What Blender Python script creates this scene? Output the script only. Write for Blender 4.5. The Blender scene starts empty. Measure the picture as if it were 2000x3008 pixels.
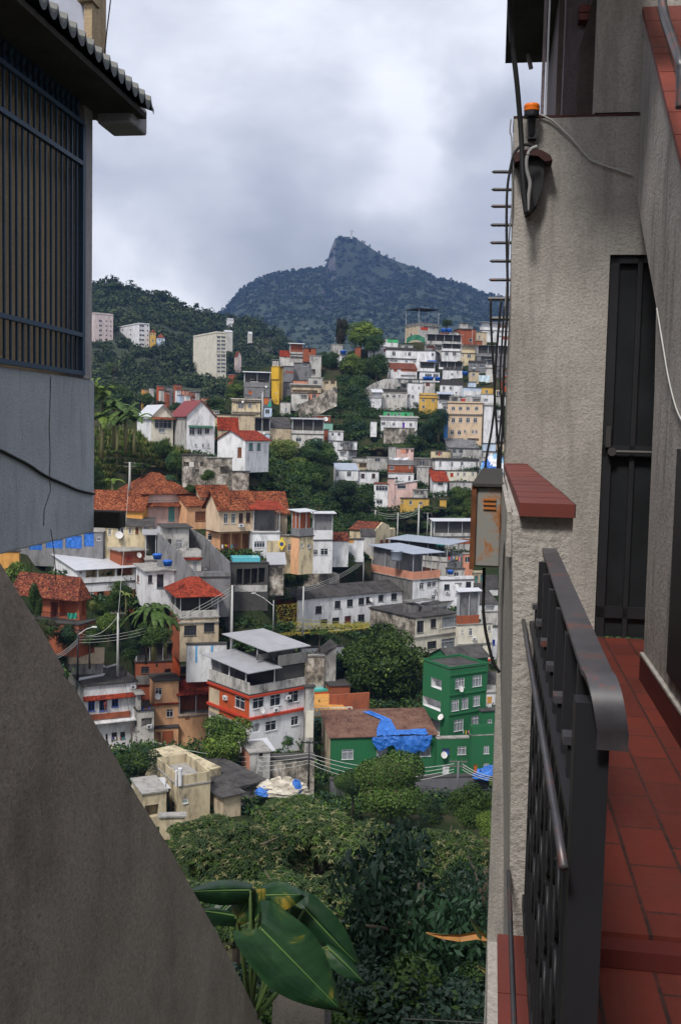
import bpy, bmesh, math, random
import numpy as np
from mathutils import Vector, Matrix
R = math.radians
C = bpy.context.scene.collection
sc = bpy.context.scene
# ------------------------------------------------------------ camera
FPX = 3000.0                      # focal length in pixels of the 2000x3008 photograph
PITCH, ROLL = R(4.46), R(1.3)
cam = bpy.data.cameras.new('camera'); cam.sensor_fit = 'VERTICAL'; cam.sensor_height = 24.0
cam.lens = 24.0 * FPX / 3008.0; cam.clip_start = 0.05; cam.clip_end = 20000
co = bpy.data.objects.new('camera', cam); C.objects.link(co)
CM = Matrix.Rotation(R(90) - PITCH, 4, 'X') @ Matrix.Rotation(ROLL, 4, 'Z')
co.matrix_world = CM; sc.camera = co
# ------------------------------------------------------------ world: overcast sky
SUN_EL, SUN_AZ = R(52), R(205)     # azimuth clockwise from +Y: behind the camera, a little to its left
w = bpy.data.worlds.new('World'); sc.world = w; w.use_nodes = True
nt = w.node_tree; nt.nodes.clear(); N = nt.nodes.new; LK = nt.links.new
def vdir(px, py):
    d = (CM.to_3x3() @ Vector(((px - 1000) / FPX, -(py - 1504) / FPX, -1))); return d.normalized()
out = N('ShaderNodeOutputWorld'); bg = N('ShaderNodeBackground'); LK(bg.outputs[0], out.inputs[0])
sky = N('ShaderNodeTexSky'); sky.sky_type = 'NISHITA'; sky.sun_disc = False
sky.sun_elevation = SUN_EL; sky.sun_rotation = SUN_AZ
tc = N('ShaderNodeTexCoord')
def math_n(op, a, b=None, clamp=False):
    m = N('ShaderNodeMath'); m.operation = op; m.use_clamp = clamp
    for i, v in enumerate((a, b)):
        if v is None: continue
        if isinstance(v, (int, float)): m.inputs[i].default_value = v
        else: LK(v, m.inputs[i])
    return m.outputs[0]
mp = N('ShaderNodeMapping'); mp.inputs['Scale'].default_value = (1.0, 1.0, 1.75); LK(tc.outputs['Generated'], mp.inputs[0])
n1 = N('ShaderNodeTexNoise'); n1.inputs['Scale'].default_value = 2.6; n1.inputs['Detail'].default_value = 9; n1.inputs['Roughness'].default_value = .56
n1.inputs['Distortion'].default_value = .15
LK(mp.outputs[0], n1.inputs['Vector'])
n2 = N('ShaderNodeTexNoise'); n2.inputs['Scale'].default_value = 6.0; n2.inputs['Detail'].default_value = 8; n2.inputs['Distortion'].default_value = .25; LK(mp.outputs[0], n2.inputs['Vector'])
cov = math_n('ADD', math_n('MULTIPLY', n1.outputs['Fac'], .62), math_n('MULTIPLY', n2.outputs['Fac'], .38))
def blob(px, py, r, amt):          # a cloud bank in a direction of the sky
    global cov
    d = vdir(px, py)
    vm = N('ShaderNodeVectorMath'); vm.operation = 'DISTANCE'; LK(wv.outputs[0], vm.inputs[0]); vm.inputs[1].default_value = d
    mr = N('ShaderNodeMapRange'); mr.interpolation_type = 'SMOOTHSTEP'
    mr.inputs['From Min'].default_value = r / FPX; mr.inputs['From Max'].default_value = r * .15 / FPX
    mr.inputs['To Max'].default_value = amt; LK(vm.outputs['Value'], mr.inputs[0])
    cov = math_n('ADD', cov, mr.outputs[0])
# directions warped by noise so that the banks have ragged edges
wn = N('ShaderNodeTexNoise'); wn.inputs['Scale'].default_value = 6; wn.inputs['Detail'].default_value = 5; LK(tc.outputs['Generated'], wn.inputs['Vector'])
ws = N('ShaderNodeVectorMath'); ws.operation = 'SUBTRACT'; LK(wn.outputs['Color'], ws.inputs[0]); ws.inputs[1].default_value = (.5, .5, .5)
wm = N('ShaderNodeVectorMath'); wm.operation = 'SCALE'; LK(ws.outputs[0], wm.inputs[0]); wm.inputs['Scale'].default_value = .22
wv = N('ShaderNodeVectorMath'); wv.operation = 'ADD'; LK(tc.outputs['Generated'], wv.inputs[0]); LK(wm.outputs[0], wv.inputs[1])
for b in ((960, 740, 380, -.07), (700, 720, 330, -.04), (1400, 330, 190, -.14), (1400, 640, 260, -.05), (1230, 370, 300, .10), (1100, 450, 380, .06),
          (420, 480, 330, -.06), (350, 760, 260, .10), (560, 880, 300, .07), (480, 830, 260, .04), (800, 200, 500, .035), (400, 250, 260, .04), (1200, 80, 300, .02)): blob(*b)
rp = N('ShaderNodeValToRGB'); LK(cov, rp.inputs[0]); e = rp.color_ramp.elements
e[0].position = .33; e[0].color = (.36, .37, .40, 1)
e[1].position = .64; e[1].color = (.83, .835, .86, 1)
m_ = e.new(.46); m_.color = (.50, .51, .545, 1)
m_ = e.new(.55); m_.color = (.635, .645, .675, 1)
sk = N('ShaderNodeVectorMath'); sk.operation = 'SCALE'; LK(sky.outputs[0], sk.inputs[0]); sk.inputs['Scale'].default_value = .10
mx = N('ShaderNodeMix'); mx.data_type = 'RGBA'; mx.inputs['Factor'].default_value = .90
LK(sk.outputs[0], mx.inputs['A']); LK(rp.outputs[0], mx.inputs['B']); LK(mx.outputs['Result'], bg.inputs['Color'])
bg.inputs['Strength'].default_value = .72
w.cycles.sampling_method = 'MANUAL'; w.cycles.sample_map_resolution = 256
# ------------------------------------------------------------ sun behind cloud
sl = bpy.data.lights.new('sun', 'SUN'); sl.energy = 1.5; sl.angle = R(11); sl.color = (1, .96, .90)
so = bpy.data.objects.new('sun', sl); C.objects.link(so)
sd = Vector((math.sin(SUN_AZ) * math.cos(SUN_EL), math.cos(SUN_AZ) * math.cos(SUN_EL), math.sin(SUN_EL)))
so.rotation_euler = sd.to_track_quat('Z', 'Y').to_euler()
sc.view_settings.view_transform = 'Standard'; sc.view_settings.look = 'None'; sc.view_settings.gamma = 1
sc.view_settings.exposure = 1.42; sc.view_settings.use_curve_mapping = False
sc.cycles.max_bounces = 5; sc.cycles.diffuse_bounces = 3; sc.cycles.glossy_bounces = 2; sc.cycles.volume_bounces = 0
sc.cycles.transparent_max_bounces = 4; sc.cycles.use_denoising = True
# ------------------------------------------------------------ from the photo's angles to places
CR = CM.to_3x3()
def ray(px, py): return CR @ Vector(((px - 1000) / FPX, -(py - 1504) / FPX, -1))
def at(px, py, Y):
    d = ray(px, py); return d * (Y / d.y)
YAW = math.atan2(ray(1447, 1283).x, ray(1447, 1283).y)       # the passage runs this far to the right of the view
EV = Vector((math.sin(YAW), math.cos(YAW), 0)); EU = Vector((math.cos(YAW), -math.sin(YAW), 0))
def al(px, py, u=None, v=None, z=None):                      # passage frame: u right, v forward, z up from the eye
    d = ray(px, py); D = Vector((d.dot(EU), d.dot(EV), d.z))
    t = u / D.x if u is not None else v / D.y if v is not None else z / D.z
    return D * t
CROP = dict(A1=(260, 780, 3.136), A2=(700, 900, 3.136), A3=(1060, 900, 3.409), A4=(260, 1150, 3.136), A5=(740, 1200, 3.136), A6=(1080, 1150, 3.5636),
            B1=(0, 1480, 3.136), B2=(450, 1400, 3.136), B3=(900, 1450, 2.7034), B4=(150, 1850, 3.136), B5=(550, 1800, 3.136), B6=(900, 1850, 2.7034), B7=(350, 2150, 2.6133), F=(0, 0, 1))
def K(c, x, y): o = CROP[c]; return o[0] + x / o[2], o[1] + y / o[2]
# ------------------------------------------------------------ mesh building
class MB:
    def __init__(s): s.v = []; s.f = []; s.m = []
    def poly(s, pts, m=0):
        n = len(s.v); s.v += [tuple(p) for p in pts]; s.f.append(tuple(range(n, n + len(pts)))); s.m.append(m)
    def box(s, x0, x1, y0, y1, z0, z1, m=0):
        n = len(s.v); s.v += [(x, y, z) for z in (z0, z1) for y in (y0, y1) for x in (x0, x1)]
        for q in ((0, 2, 3, 1), (4, 5, 7, 6), (0, 1, 5, 4), (2, 6, 7, 3), (0, 4, 6, 2), (1, 3, 7, 5)): s.f.append(tuple(n + i for i in q)); s.m.append(m)
    def prism(s, base, off, m=0):      # closed polygon extruded by a vector
        n = len(s.v); k = len(base); off = Vector(off); s.v += [tuple(p) for p in base] + [tuple(Vector(p) + off) for p in base]
        s.f.append(tuple(range(n + k - 1, n - 1, -1))); s.f.append(tuple(range(n + k, n + 2 * k))); s.m += [m, m]
        for i in range(k): j = (i + 1) % k; s.f.append((n + i, n + j, n + k + j, n + k + i)); s.m.append(m)
    def slab(s, q, t, m=0): s.prism([Vector(p) - Vector((0, 0, t)) for p in q], (0, 0, t), m)
    def tube(s, pts, r, n=6, m=0, cap=True):
        pts = [Vector(p) for p in pts]; rings = []
        for i, p in enumerate(pts):
            d = (pts[min(i + 1, len(pts) - 1)] - pts[max(i - 1, 0)]).normalized()
            a = d.cross(Vector((0, 0, 1)) if abs(d.z) < .95 else Vector((1, 0, 0))).normalized(); b = d.cross(a)
            rr = r[i] if isinstance(r, (list, tuple)) else r; k = len(s.v)
            s.v += [tuple(p + (a * math.cos(t) + b * math.sin(t)) * rr) for t in (2 * math.pi * j / n for j in range(n))]; rings.append(k)
        for k0, k1 in zip(rings, rings[1:]):
            for j in range(n): s.f.append((k0 + j, k0 + (j + 1) % n, k1 + (j + 1) % n, k1 + j)); s.m.append(m)
        if cap: s.f.append(tuple(rings[0] + j for j in range(n - 1, -1, -1))); s.f.append(tuple(rings[-1] + j for j in range(n))); s.m += [m, m]
    def lathe(s, c, prof, n=12, m=0):   # profile of (radius, height)
        rings = []
        for r, z in prof:
            rings.append(len(s.v)); s.v += [(c[0] + r * math.cos(2 * math.pi * j / n), c[1] + r * math.sin(2 * math.pi * j / n), c[2] + z) for j in range(n)]
        for a, b in zip(rings, rings[1:]):
            for j in range(n): s.f.append((a + j, a + (j + 1) % n, b + (j + 1) % n, b + j)); s.m.append(m)
    def build(s, name, mats, parent=None, smooth=False):
        me = bpy.data.meshes.new(name); me.from_pydata(s.v, [], s.f)
        for m in (mats if isinstance(mats, (list, tuple)) else [mats]): me.materials.append(m)
        if any(s.m): me.polygons.foreach_set('material_index', s.m)
        if smooth: me.polygons.foreach_set('use_smooth', [True] * len(s.f))
        me.update(); o = bpy.data.objects.new(name, me); C.objects.link(o)
        if parent is not None: o.parent = parent
        return o
def npmesh(name, V, F, mats, mi=None, smooth=False):
    me = bpy.data.meshes.new(name); V = np.asarray(V, np.float32); F = np.asarray(F, np.int32); k = F.shape[1]
    me.vertices.add(len(V)); me.vertices.foreach_set('co', V.ravel()); me.loops.add(F.size); me.loops.foreach_set('vertex_index', F.ravel())
    me.polygons.add(len(F)); me.polygons.foreach_set('loop_start', np.arange(0, F.size, k, dtype=np.int32)); me.polygons.foreach_set('loop_total', np.full(len(F), k, np.int32))
    for m in mats: me.materials.append(m)
    if mi is not None: me.polygons.foreach_set('material_index', np.asarray(mi, np.int32))
    if smooth: me.polygons.foreach_set('use_smooth', np.ones(len(F), bool))
    me.update(calc_edges=True); return me
def tag(o, label=None, cat=None, group=None, kind=None):
    for k, v in (('label', label), ('category', cat), ('group', group), ('kind', kind)):
        if v: o[k] = v
    return o
def empty(name, loc, rz=0, label=None, cat=None, group=None):
    o = bpy.data.objects.new(name, None); C.objects.link(o); o.location = loc; o.rotation_euler = (0, 0, rz); o.empty_display_size = .2
    return tag(o, label, cat, group)
# ------------------------------------------------------------ materials
def newmat(name):
    m = bpy.data.materials.new(name); m.use_nodes = True; t = m.node_tree; return m, t, t.nodes['Principled BSDF']
def nd(t, k, **kw):
    n = t.nodes.new(k)
    for a, v in kw.items():
        if a in n.inputs: n.inputs[a].default_value = v
        else: setattr(n, a, v)
    return n
def noise(t, vec, scale, detail=5, rough=.55, dist=0):
    n = t.nodes.new('ShaderNodeTexNoise'); n.inputs['Scale'].default_value = scale; n.inputs['Detail'].default_value = detail
    n.inputs['Roughness'].default_value = rough; n.inputs['Distortion'].default_value = dist; t.links.new(vec, n.inputs['Vector']); return n
def ramp(t, fac, stops):
    r = t.nodes.new('ShaderNodeValToRGB'); t.links.new(fac, r.inputs[0]); e = r.color_ramp.elements
    for i, (p, c) in enumerate(stops):
        el = e[i] if i < 2 else e.new(p); el.position = p; el.color = (*(c if isinstance(c, (tuple, list)) else (c, c, c)), 1)
    return r
def mixc(t, fac, a, b, mode='MIX'):
    m = t.nodes.new('ShaderNodeMix'); m.data_type = 'RGBA'; m.blend_type = mode
    for k, v in (('Factor', fac), ('A', a), ('B', b)):
        s = m.inputs[k] if k != 'Factor' else m.inputs[0]
        if isinstance(v, (int, float)): s.default_value = v
        elif isinstance(v, (tuple, list)): s.default_value = (*v, 1)
        else: t.links.new(v, s)
    return m.outputs['Result']
def objvec(t, scale=(1, 1, 1)):
    tc = t.nodes.new('ShaderNodeTexCoord'); oi = t.nodes.new('ShaderNodeObjectInfo')
    ms = nd(t, 'ShaderNodeVectorMath', operation='ADD'); mm = nd(t, 'ShaderNodeMath', operation='MULTIPLY'); mm.inputs[1].default_value = 83.0
    t.links.new(oi.outputs['Random'], mm.inputs[0]); t.links.new(tc.outputs['Object'], ms.inputs[0]); t.links.new(mm.outputs[0], ms.inputs[1])
    mp = t.nodes.new('ShaderNodeMapping'); mp.inputs['Scale'].default_value = scale; t.links.new(ms.outputs[0], mp.inputs[0]); return mp.outputs[0]
def bump(t, bs, h, strength=.3, dist=.02):
    b = t.nodes.new('ShaderNodeBump'); b.inputs['Strength'].default_value = strength; b.inputs['Distance'].default_value = dist
    t.links.new(h, b.inputs['Height']); t.links.new(b.outputs[0], bs.inputs['Normal']); return b
MC = {}
def wallm(name, col, dirt=.35, rough=.85, patch=.3):
    """painted or bare render with patchy wear and rain-black streaks"""
    if name in MC: return MC[name]
    m, t, b = newmat(name); v = objvec(t); vs = objvec(t, (.9, .9, .3))
    a = noise(t, v, .45, 7, .65); s = noise(t, vs, 1.0, 6, .7); g = noise(t, v, 6, 4)
    c = mixc(t, ramp(t, a.outputs['Fac'], [(.42, 0), (.68, patch)]).outputs[0], col, (col[0] * .55 + .05, col[1] * .5 + .045, col[2] * .45 + .04))
    c = mixc(t, ramp(t, s.outputs['Fac'], [(.47, 0), (.68, dirt)]).outputs[0], c, (.045, .042, .038))
    c = mixc(t, ramp(t, g.outputs['Fac'], [(.3, .25), (.7, 0)]).outputs[0], c, (col[0] * .7, col[1] * .68, col[2] * .65))
    t.links.new(c, b.inputs['Base Color']); b.inputs['Roughness'].default_value = rough; b.inputs['Specular IOR Level'].default_value = .15; bump(t, b, g.outputs['Fac'], .25, .03); MC[name] = m; return m
def plain(name, col, rough=.6, metal=0, var=.2, scale=3):
    if name in MC: return MC[name]
    m, t, b = newmat(name); a = noise(t, objvec(t), scale, 5); b.inputs['Specular IOR Level'].default_value = .3
    c = mixc(t, ramp(t, a.outputs['Fac'], [(.35, 0), (.7, 1)]).outputs[0], col, tuple(x * (1 - var) for x in col))
    t.links.new(c, b.inputs['Base Color']); b.inputs['Roughness'].default_value = rough; b.inputs['Metallic'].default_value = metal; MC[name] = m; return m
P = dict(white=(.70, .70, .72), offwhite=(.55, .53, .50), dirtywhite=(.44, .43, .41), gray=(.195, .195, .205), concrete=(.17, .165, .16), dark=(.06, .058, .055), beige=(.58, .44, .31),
         cream=(.62, .52, .34), tan=(.50, .41, .29), peach=(.68, .38, .21), orange=(.42, .075, .02), brick=(.30, .085, .04), yellow=(.60, .38, .09), ochre=(.60, .30, .08), green=(.02, .125, .05), brightgreen=(.07, .42, .17),
         teal=(.04, .30, .22), palegreen=(.22, .42, .34), pink=(.66, .46, .42), salmon=(.58, .26, .17), blue=(.05, .2, .5), lightblue=(.48, .58, .72), towergold=(.60, .36, .03), pinkwhite=(.62, .52, .50), bone=(.66, .62, .52))
DIRT = dict(dirtywhite=.95, gray=.75, concrete=.9, dark=.5, offwhite=.6, white=.55, cream=.85, tan=.75, beige=.4, brick=.5, peach=.4, green=.22)
def W(n): return wallm('wall_' + n, P[n], DIRT.get(n, .4), patch=.15 if n in ('white', 'green') else .35)
def stained(n='stained'):           # cream render nearly lost under mould
    if n in MC: return MC[n]
    m, t, b = newmat(n); v = objvec(t, (1, 1, .8)); a = noise(t, v, .55, 8, .75); s = noise(t, objvec(t, (1.3, 1.3, .4)), 1.0, 6, .7)
    c = ramp(t, a.outputs['Fac'], [(.38, (.045, .042, .038)), (.46, (.15, .13, .105)), (.53, (.34, .30, .25)), (.64, (.55, .52, .47))]).outputs[0]
    c = mixc(t, ramp(t, s.outputs['Fac'], [(.48, 0), (.66, .8)]).outputs[0], c, (.05, .045, .04)); t.links.new(c, b.inputs['Base Color']); b.inputs['Roughness'].default_value = .9; MC[n] = m; return m
def tilem(name, a, bcol, c, sx=3.2):
    if name in MC: return MC[name]
    m, t, b = newmat(name); v = objvec(t, (sx, sx, sx * 1.4)); vo = nd(t, 'ShaderNodeTexVoronoi'); vo.inputs['Scale'].default_value = 1.0; t.links.new(v, vo.inputs['Vector'])
    sp = nd(t, 'ShaderNodeSeparateColor'); t.links.new(vo.outputs['Color'], sp.inputs[0]); n = noise(t, objvec(t), .5, 6, .7)
    f = nd(t, 'ShaderNodeMath', operation='ADD'); t.links.new(sp.outputs[0], f.inputs[0]); mm = nd(t, 'ShaderNodeMath', operation='MULTIPLY_ADD'); t.links.new(n.outputs['Fac'], mm.inputs[0]); mm.inputs[1].default_value = 1.6; mm.inputs[2].default_value = -.8
    t.links.new(mm.outputs[0], f.inputs[1]); r = ramp(t, f.outputs[0], [(.15, c), (.42, a), (.65, a), (.98, bcol)]); t.links.new(r.outputs[0], b.inputs['Base Color']); b.inputs['Roughness'].default_value = .9; b.inputs['Specular IOR Level'].default_value = .1
    w_ = nd(t, 'ShaderNodeTexWave', wave_type='BANDS', bands_direction='DIAGONAL'); w_.inputs['Scale'].default_value = 1.3; w_.inputs['Distortion'].default_value = 1.0; t.links.new(objvec(t), w_.inputs['Vector'])
    bump(t, b, w_.outputs['Fac'], .5, .08); MC[name] = m; return m
TILE = tilem('clay_tiles', (.16, .040, .016), (.29, .105, .05), (.028, .014, .011), 5.5)
TILED = tilem('old_clay_tiles', (.13, .033, .02), (.24, .08, .04), (.03, .018, .014), 4.2)
TILER = tilem('red_tiles', (.21, .030, .015), (.27, .05, .024), (.08, .018, .011), 4.2)
def fiberm(name='fiber_cement', col=(.075, .07, .068), lo=(.03, .028, .027)):
    if name in MC: return MC[name]
    m, t, b = newmat(name); a = noise(t, objvec(t), .6, 7, .7); f = noise(t, objvec(t, (8, .8, 3)), 1.2, 4)
    c = mixc(t, ramp(t, a.outputs['Fac'], [(.38, 0), (.65, 1)]).outputs[0], lo, col); c = mixc(t, ramp(t, f.outputs['Fac'], [(.45, 0), (.7, .5)]).outputs[0], c, tuple(x * 1.6 for x in col))
    t.links.new(c, b.inputs['Base Color']); b.inputs['Roughness'].default_value = .9; b.inputs['Specular IOR Level'].default_value = .1
    w_ = nd(t, 'ShaderNodeTexWave', bands_direction='X'); w_.inputs['Scale'].default_value = 1.7; t.links.new(objvec(t), w_.inputs['Vector']); bump(t, b, w_.outputs['Fac'], .5, .06); MC[name] = m; return m
FIBER = fiberm(); RUSTROOF = fiberm('rusty_sheet', (.16, .09, .065), (.07, .035, .028)); BROWNROOF = fiberm('brown_sheet', (.16, .055, .035), (.08, .03, .02))
METAL = plain('pale_sheet_metal', (.30, .30, .32), .55, 0, .18, .6); METALW = plain('white_sheet_metal', (.46, .47, .50), .5, 0, .15, .8); METALB = plain('bluish_sheet_metal', (.30, .34, .41), .5, 0, .18, .7)
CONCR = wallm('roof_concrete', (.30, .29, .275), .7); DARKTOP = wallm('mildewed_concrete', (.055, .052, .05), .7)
GLASS = plain('window_glass', (.035, .042, .052), .12, 0, .5, 1.2); GLASSP = plain('pale_curtained_glass', (.24, .26, .28), .3, 0, .4, 1.5)
FRW = plain('white_window_frame', (.6, .6, .62)); FRD = plain('dark_window_frame', (.07, .06, .055)); FRB = plain('brown_window_frame', (.16, .06, .03)); STEEL = plain('galvanised_post', (.42, .43, .45), .5)
RED = plain('red_paint', (.42, .045, .02)); BLUEP = plain('blue_paint', (.02, .09, .5)); BLUETANK = plain('blue_plastic', (.015, .10, .42), .4); BLACK = plain('black_iron', (.022, .022, .026), .5, .3)
DISH = plain('dish_white', (.62, .60, .58), .5); POLEC = wallm('pole_concrete', (.42, .42, .41), .3); WIRE = plain('cable', (.03, .03, .032)); WIREP = plain('pale_cable', (.42, .42, .40))
TEALW = plain('teal_shutter', (.10, .30, .30)); ORN = plain('orange_shutter', (.5, .13, .03)); CLOTHS = [plain('cloth_' + n, c) for n, c in (('white', (.7, .7, .75)), ('red', (.6, .04, .04)), ('teal', (.05, .4, .45)), ('yellow', (.7, .5, .05)), ('purple', (.2, .12, .5)), ('navy', (.03, .05, .2)), ('pink', (.7, .25, .3)))]
def tarpm(name, col, fold=(.5)):
    if name in MC: return MC[name]
    m, t, b = newmat(name); a = noise(t, objvec(t, (1, 1, .6)), 1.4, 5, .6, 1.5)
    c = mixc(t, ramp(t, a.outputs['Fac'], [(.4, 0), (.62, .6)]).outputs[0], col, tuple(min(1, x * 1.7 + .03) for x in col)); t.links.new(c, b.inputs['Base Color']); b.inputs['Roughness'].default_value = .4; bump(t, b, a.outputs['Fac'], 1, .25); MC[name] = m; return m
TARPB = tarpm('blue_tarpaulin', (.012, .10, .38))
# ------------------------------------------------------------ houses
UNIT = {}
def unitmesh(kind):
    if kind in UNIT: return UNIT[kind]
    mb = MB(); mb.box(0, 1, 0, 1, 0, 1); o = mb.build(kind, [GLASS]); me = o.data; bpy.data.objects.remove(o); UNIT[kind] = me; return me
CPS = []
def gY(px, py):
    rt = [(950, 325), (1100, 285), (1290, 250), (1480, 208), (1600, 180), (1750, 163), (1900, 152), (2150, 145), (2320, 141), (2600, 100)]
    lt = [(950, 320), (1100, 240), (1180, 215), (1340, 188), (1500, 155), (1650, 133), (1800, 121), (1950, 117), (2180, 113), (2400, 97)]
    f = lambda T: float(np.interp(py, [a for a, b in T], [b for a, b in T])); k = min(1, max(0, (px - 650) / 300)); return f(lt) * (1 - k) + f(rt) * k
HOUSES = []
_R = ([136, 139, 146, 150, 158, 166, 192, 205, 216, 226, 240, 250, 268, 285, 300, 325], [188, 200, 212, 216, 236, 246, 256, 264, 272, 281, 292, 303, 325, 340, 352, 375])
_L = ([105, 112, 122, 130, 135, 141, 148, 154, 168, 180, 190, 215], [141, 150, 163, 173, 178, 173, 179, 184, 192, 205, 214, 240])
DM = dict(A3=_R, A6=_R, A5=_R, A2=_R, B3=_R, A4=([130, 141, 148, 154, 168, 180, 190, 215], [176, 184, 187, 190, 194, 205, 214, 240]), B2=([110, 121, 124, 128, 130, 134, 141, 148], [150, 155, 157, 161, 163, 166, 173, 180]), B1=([96, 105, 112, 122, 124, 130, 135], [135, 141, 150, 163, 168, 173, 178]),
          B5=([110, 118, 121, 128, 130, 134, 138, 149, 154], [124, 151, 133, 190, 138, 142, 153, 166, 172]), B4=([108, 112, 116, 121, 128], [141, 146, 151, 156, 163]), B6=([90, 112, 131, 134, 141, 155], [102, 124, 136, 141, 147, 165]), B7=([93, 97, 103, 110, 112], [108, 112, 118, 128, 130]))
def dm(c, Y):                       # working depth -> metres along the view, by part of the town
    return float(np.interp(Y, *DM[c])) if c in DM else Y
def dt(px, py, Y):
    if Y < 90 or Y >= 318: return Y
    if py > 2090: return Y * 1.12
    if px < 760: return float(np.interp(Y, [105, 118, 135, 170, 185, 215, 300], [143, 160, 174, 196, 208, 240, 320])) if Y < 290 else Y
    return float(np.interp(Y, *_R)) if Y > 160 or py < 1760 else float(np.interp(Y, [117, 125, 133, 140, 160], [128, 150, 168, 172, 236]))
class House:
    def __init__(s, label, c, xl, xc, xr, yt, yb, Y=0, th=35, wall='white', Rw=None, Lw=None, roof='flat', ph=0, pm=None, w=None, l=None, cat='house', name='house', group=None, ov=.18, rm=None, rise=1.2, found=3, rmat=None, cp=True):
        s.c = c; px, yt_ = K(c, xc, yt); _, yb_ = K(c, xc, yb); Y = dm(c, Y or gY(px, yb_)); s.Y = Y
        th = R(th); s.th = th; T = at(px, yt_, Y); B = at(px, yb_, Y)
        s.z0 = B.z - found; s.H = T.z - s.z0; s.C = Vector((T.x, T.y, s.z0)); dR = Vector((math.cos(th), math.sin(th))); dL = Vector((-math.sin(th), math.cos(th)))
        def ext(x, d):
            q = ray(K(c, x, 0)[0], yt_); # T + k*d = t*(q.x,q.y)
            det = d.x * (-q.y) + q.x * d.y
            return (-T.x * (-q.y) + -T.y * q.x) / det
        s.w = w if w else max(1.0, ext(xr, dR)) if xr > xc else 7.0
        s.l = l if l else max(1.0, ext(xl, dL)) if xl < xc else 7.0
        s.w = min(s.w, 45); s.l = min(s.l, 45)
        s.root = empty(name, s.C, th, label, cat, group); s.holes = {'R': [], 'L': []}; s.q = Vector((dR.x, dR.y, 0)); s.p = Vector((dL.x, dL.y, 0))
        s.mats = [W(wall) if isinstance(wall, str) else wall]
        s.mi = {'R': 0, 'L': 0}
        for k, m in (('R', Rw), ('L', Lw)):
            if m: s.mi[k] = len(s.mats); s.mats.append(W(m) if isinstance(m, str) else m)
        s.roofk = roof; s.ph = ph; s.pm = pm; s.ov = ov; s.found_ = found; s.rise = rise; s.rmat = rmat; s.done = False; HOUSES.append(s)
        if cp:
            b = Vector((T.x, T.y)); CPS.append((b.x, b.y, B.z)); q = b + dR * s.w; CPS.append((q.x, q.y, B.z)); q = b + dL * s.l; CPS.append((q.x, q.y, B.z + s.l * .12))
    def pt(s, f, x, y):                 # pixel on a face -> (run along the face, height)
        d = ray(*K(s.c, x, y)); n = s.p if f == 'R' else s.q; t = s.C.dot(n) / d.dot(n); P_ = d * t - s.C
        return (P_.dot(s.q) if f == 'R' else P_.dot(s.p)), P_.z
    def rect(s, f, r):
        a = s.pt(f, r[0], r[1]); b = s.pt(f, r[0] + r[2], r[1] + r[3]); c = s.pt(f, r[0] + r[2] / 2, r[1]); d = s.pt(f, r[0] + r[2] / 2, r[1] + r[3])
        L = s.w if f == 'R' else s.l
        return max(.05, min(a[0], b[0])), min(L - .05, max(a[0], b[0])), max(.05, d[1]), min(s.H - .06, c[1])
    def loc(s, f, run, out, z): return (run, -out, z) if f == 'R' else (-out, run, z)
    def fbox(s, mb, f, a, b, z0, z1, o0, o1, m=0):    # box on a face, o = outwards
        if f == 'R': mb.box(a, b, -o1, -o0, z0, z1, m)
        else: mb.box(-o1, -o0, a, b, z0, z1, m)
    def win(s, f, rects, fr=FRW, gl=GLASS, depth=.16, name='window', bars=1):
        for r in rects:
            a, b, z0, z1 = s.rect(f, r)
            if b - a < .15 or z1 - z0 < .15: continue
            s.holes[f].append((a, b, z0, z1, depth)); mb = MB(); t = .07
            s.fbox(mb, f, a - .05, b + .05, z0 - .1, z0, 0, .1); s.fbox(mb, f, a, a + t, z0, z1, -.1, -.03); s.fbox(mb, f, b - t, b, z0, z1, -.1, -.03); s.fbox(mb, f, a + t, b - t, z1 - t, z1, -.1, -.03)
            for i in range(bars): x = a + (b - a) * (i + 1) / (bars + 1); s.fbox(mb, f, x - .03, x + .03, z0, z1 - t, -.09, -.04)
            if name == 'window': s.fbox(mb, f, a + t, b - t, z0 + (z1 - z0) * .68, z0 + (z1 - z0) * .68 + .05, -.092, -.038)
            w_ = mb.build(name, fr, s.root); g = MB(); s.fbox(g, f, a, b, z0, z1, -depth + .01, -depth + .03); g.build('pane' if name == 'window' else 'leaf', gl, w_)
        return s
    def void(s, f, rects, depth=1.8, m=None):
        mi_ = None
        if m: mi_ = len(s.mats); s.mats.append(W(m))
        for r in rects:
            a, b, z0, z1 = s.rect(f, r)
            if b - a > .2 and z1 - z0 > .2: s.holes[f].append((a, b, z0, z1, min(depth, (s.l if f == 'R' else s.w) * .7), mi_))
        return s
    def panel(s, f, r, m, name='wall_panel', out=.03, label=None):
        a, b, z0, z1 = s.rect(f, r); mb = MB(); s.fbox(mb, f, a, b, z0, z1, .004, out); o = mb.build(name, W(m) if isinstance(m, str) else m, s.root); tag(o, label); return s
    def band(s, f, y, h, m, out=.25, name='ledge', full=True):
        x = (K(s.c, 0, 0)[0]); o_ = s.pt(f, *s.mid(f, y)); z = o_[1]; L = s.w if f == 'R' else s.l; mb = MB(); s.fbox(mb, f, -out if f == 'R' else 0, L, z - h, z, .004, out); mb.build(name, m, s.root); return s
    def mid(s, f, y): # pixel of the near corner at crop row y
        return s.cornerx, y
    @property
    def cornerx(s):
        v = CR.transposed() @ (s.C + Vector((0, 0, s.H))); px = 1000 + FPX * v.x / -v.z; o = CROP[s.c]; return (px - o[0]) * o[2]
    def ac(s, f, x, y):
        a, z = s.pt(f, x, y); mb = MB(); s.fbox(mb, f, a - .4, a + .4, z - .3, z + .25, .02, .4); mb.tube([s.loc(f, a - .1, .41, z - .03), s.loc(f, a - .1, .43, z - .03)], .18, 10, 1); mb.build('air_conditioner', [FRW, FRD], s.root); return s
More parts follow.
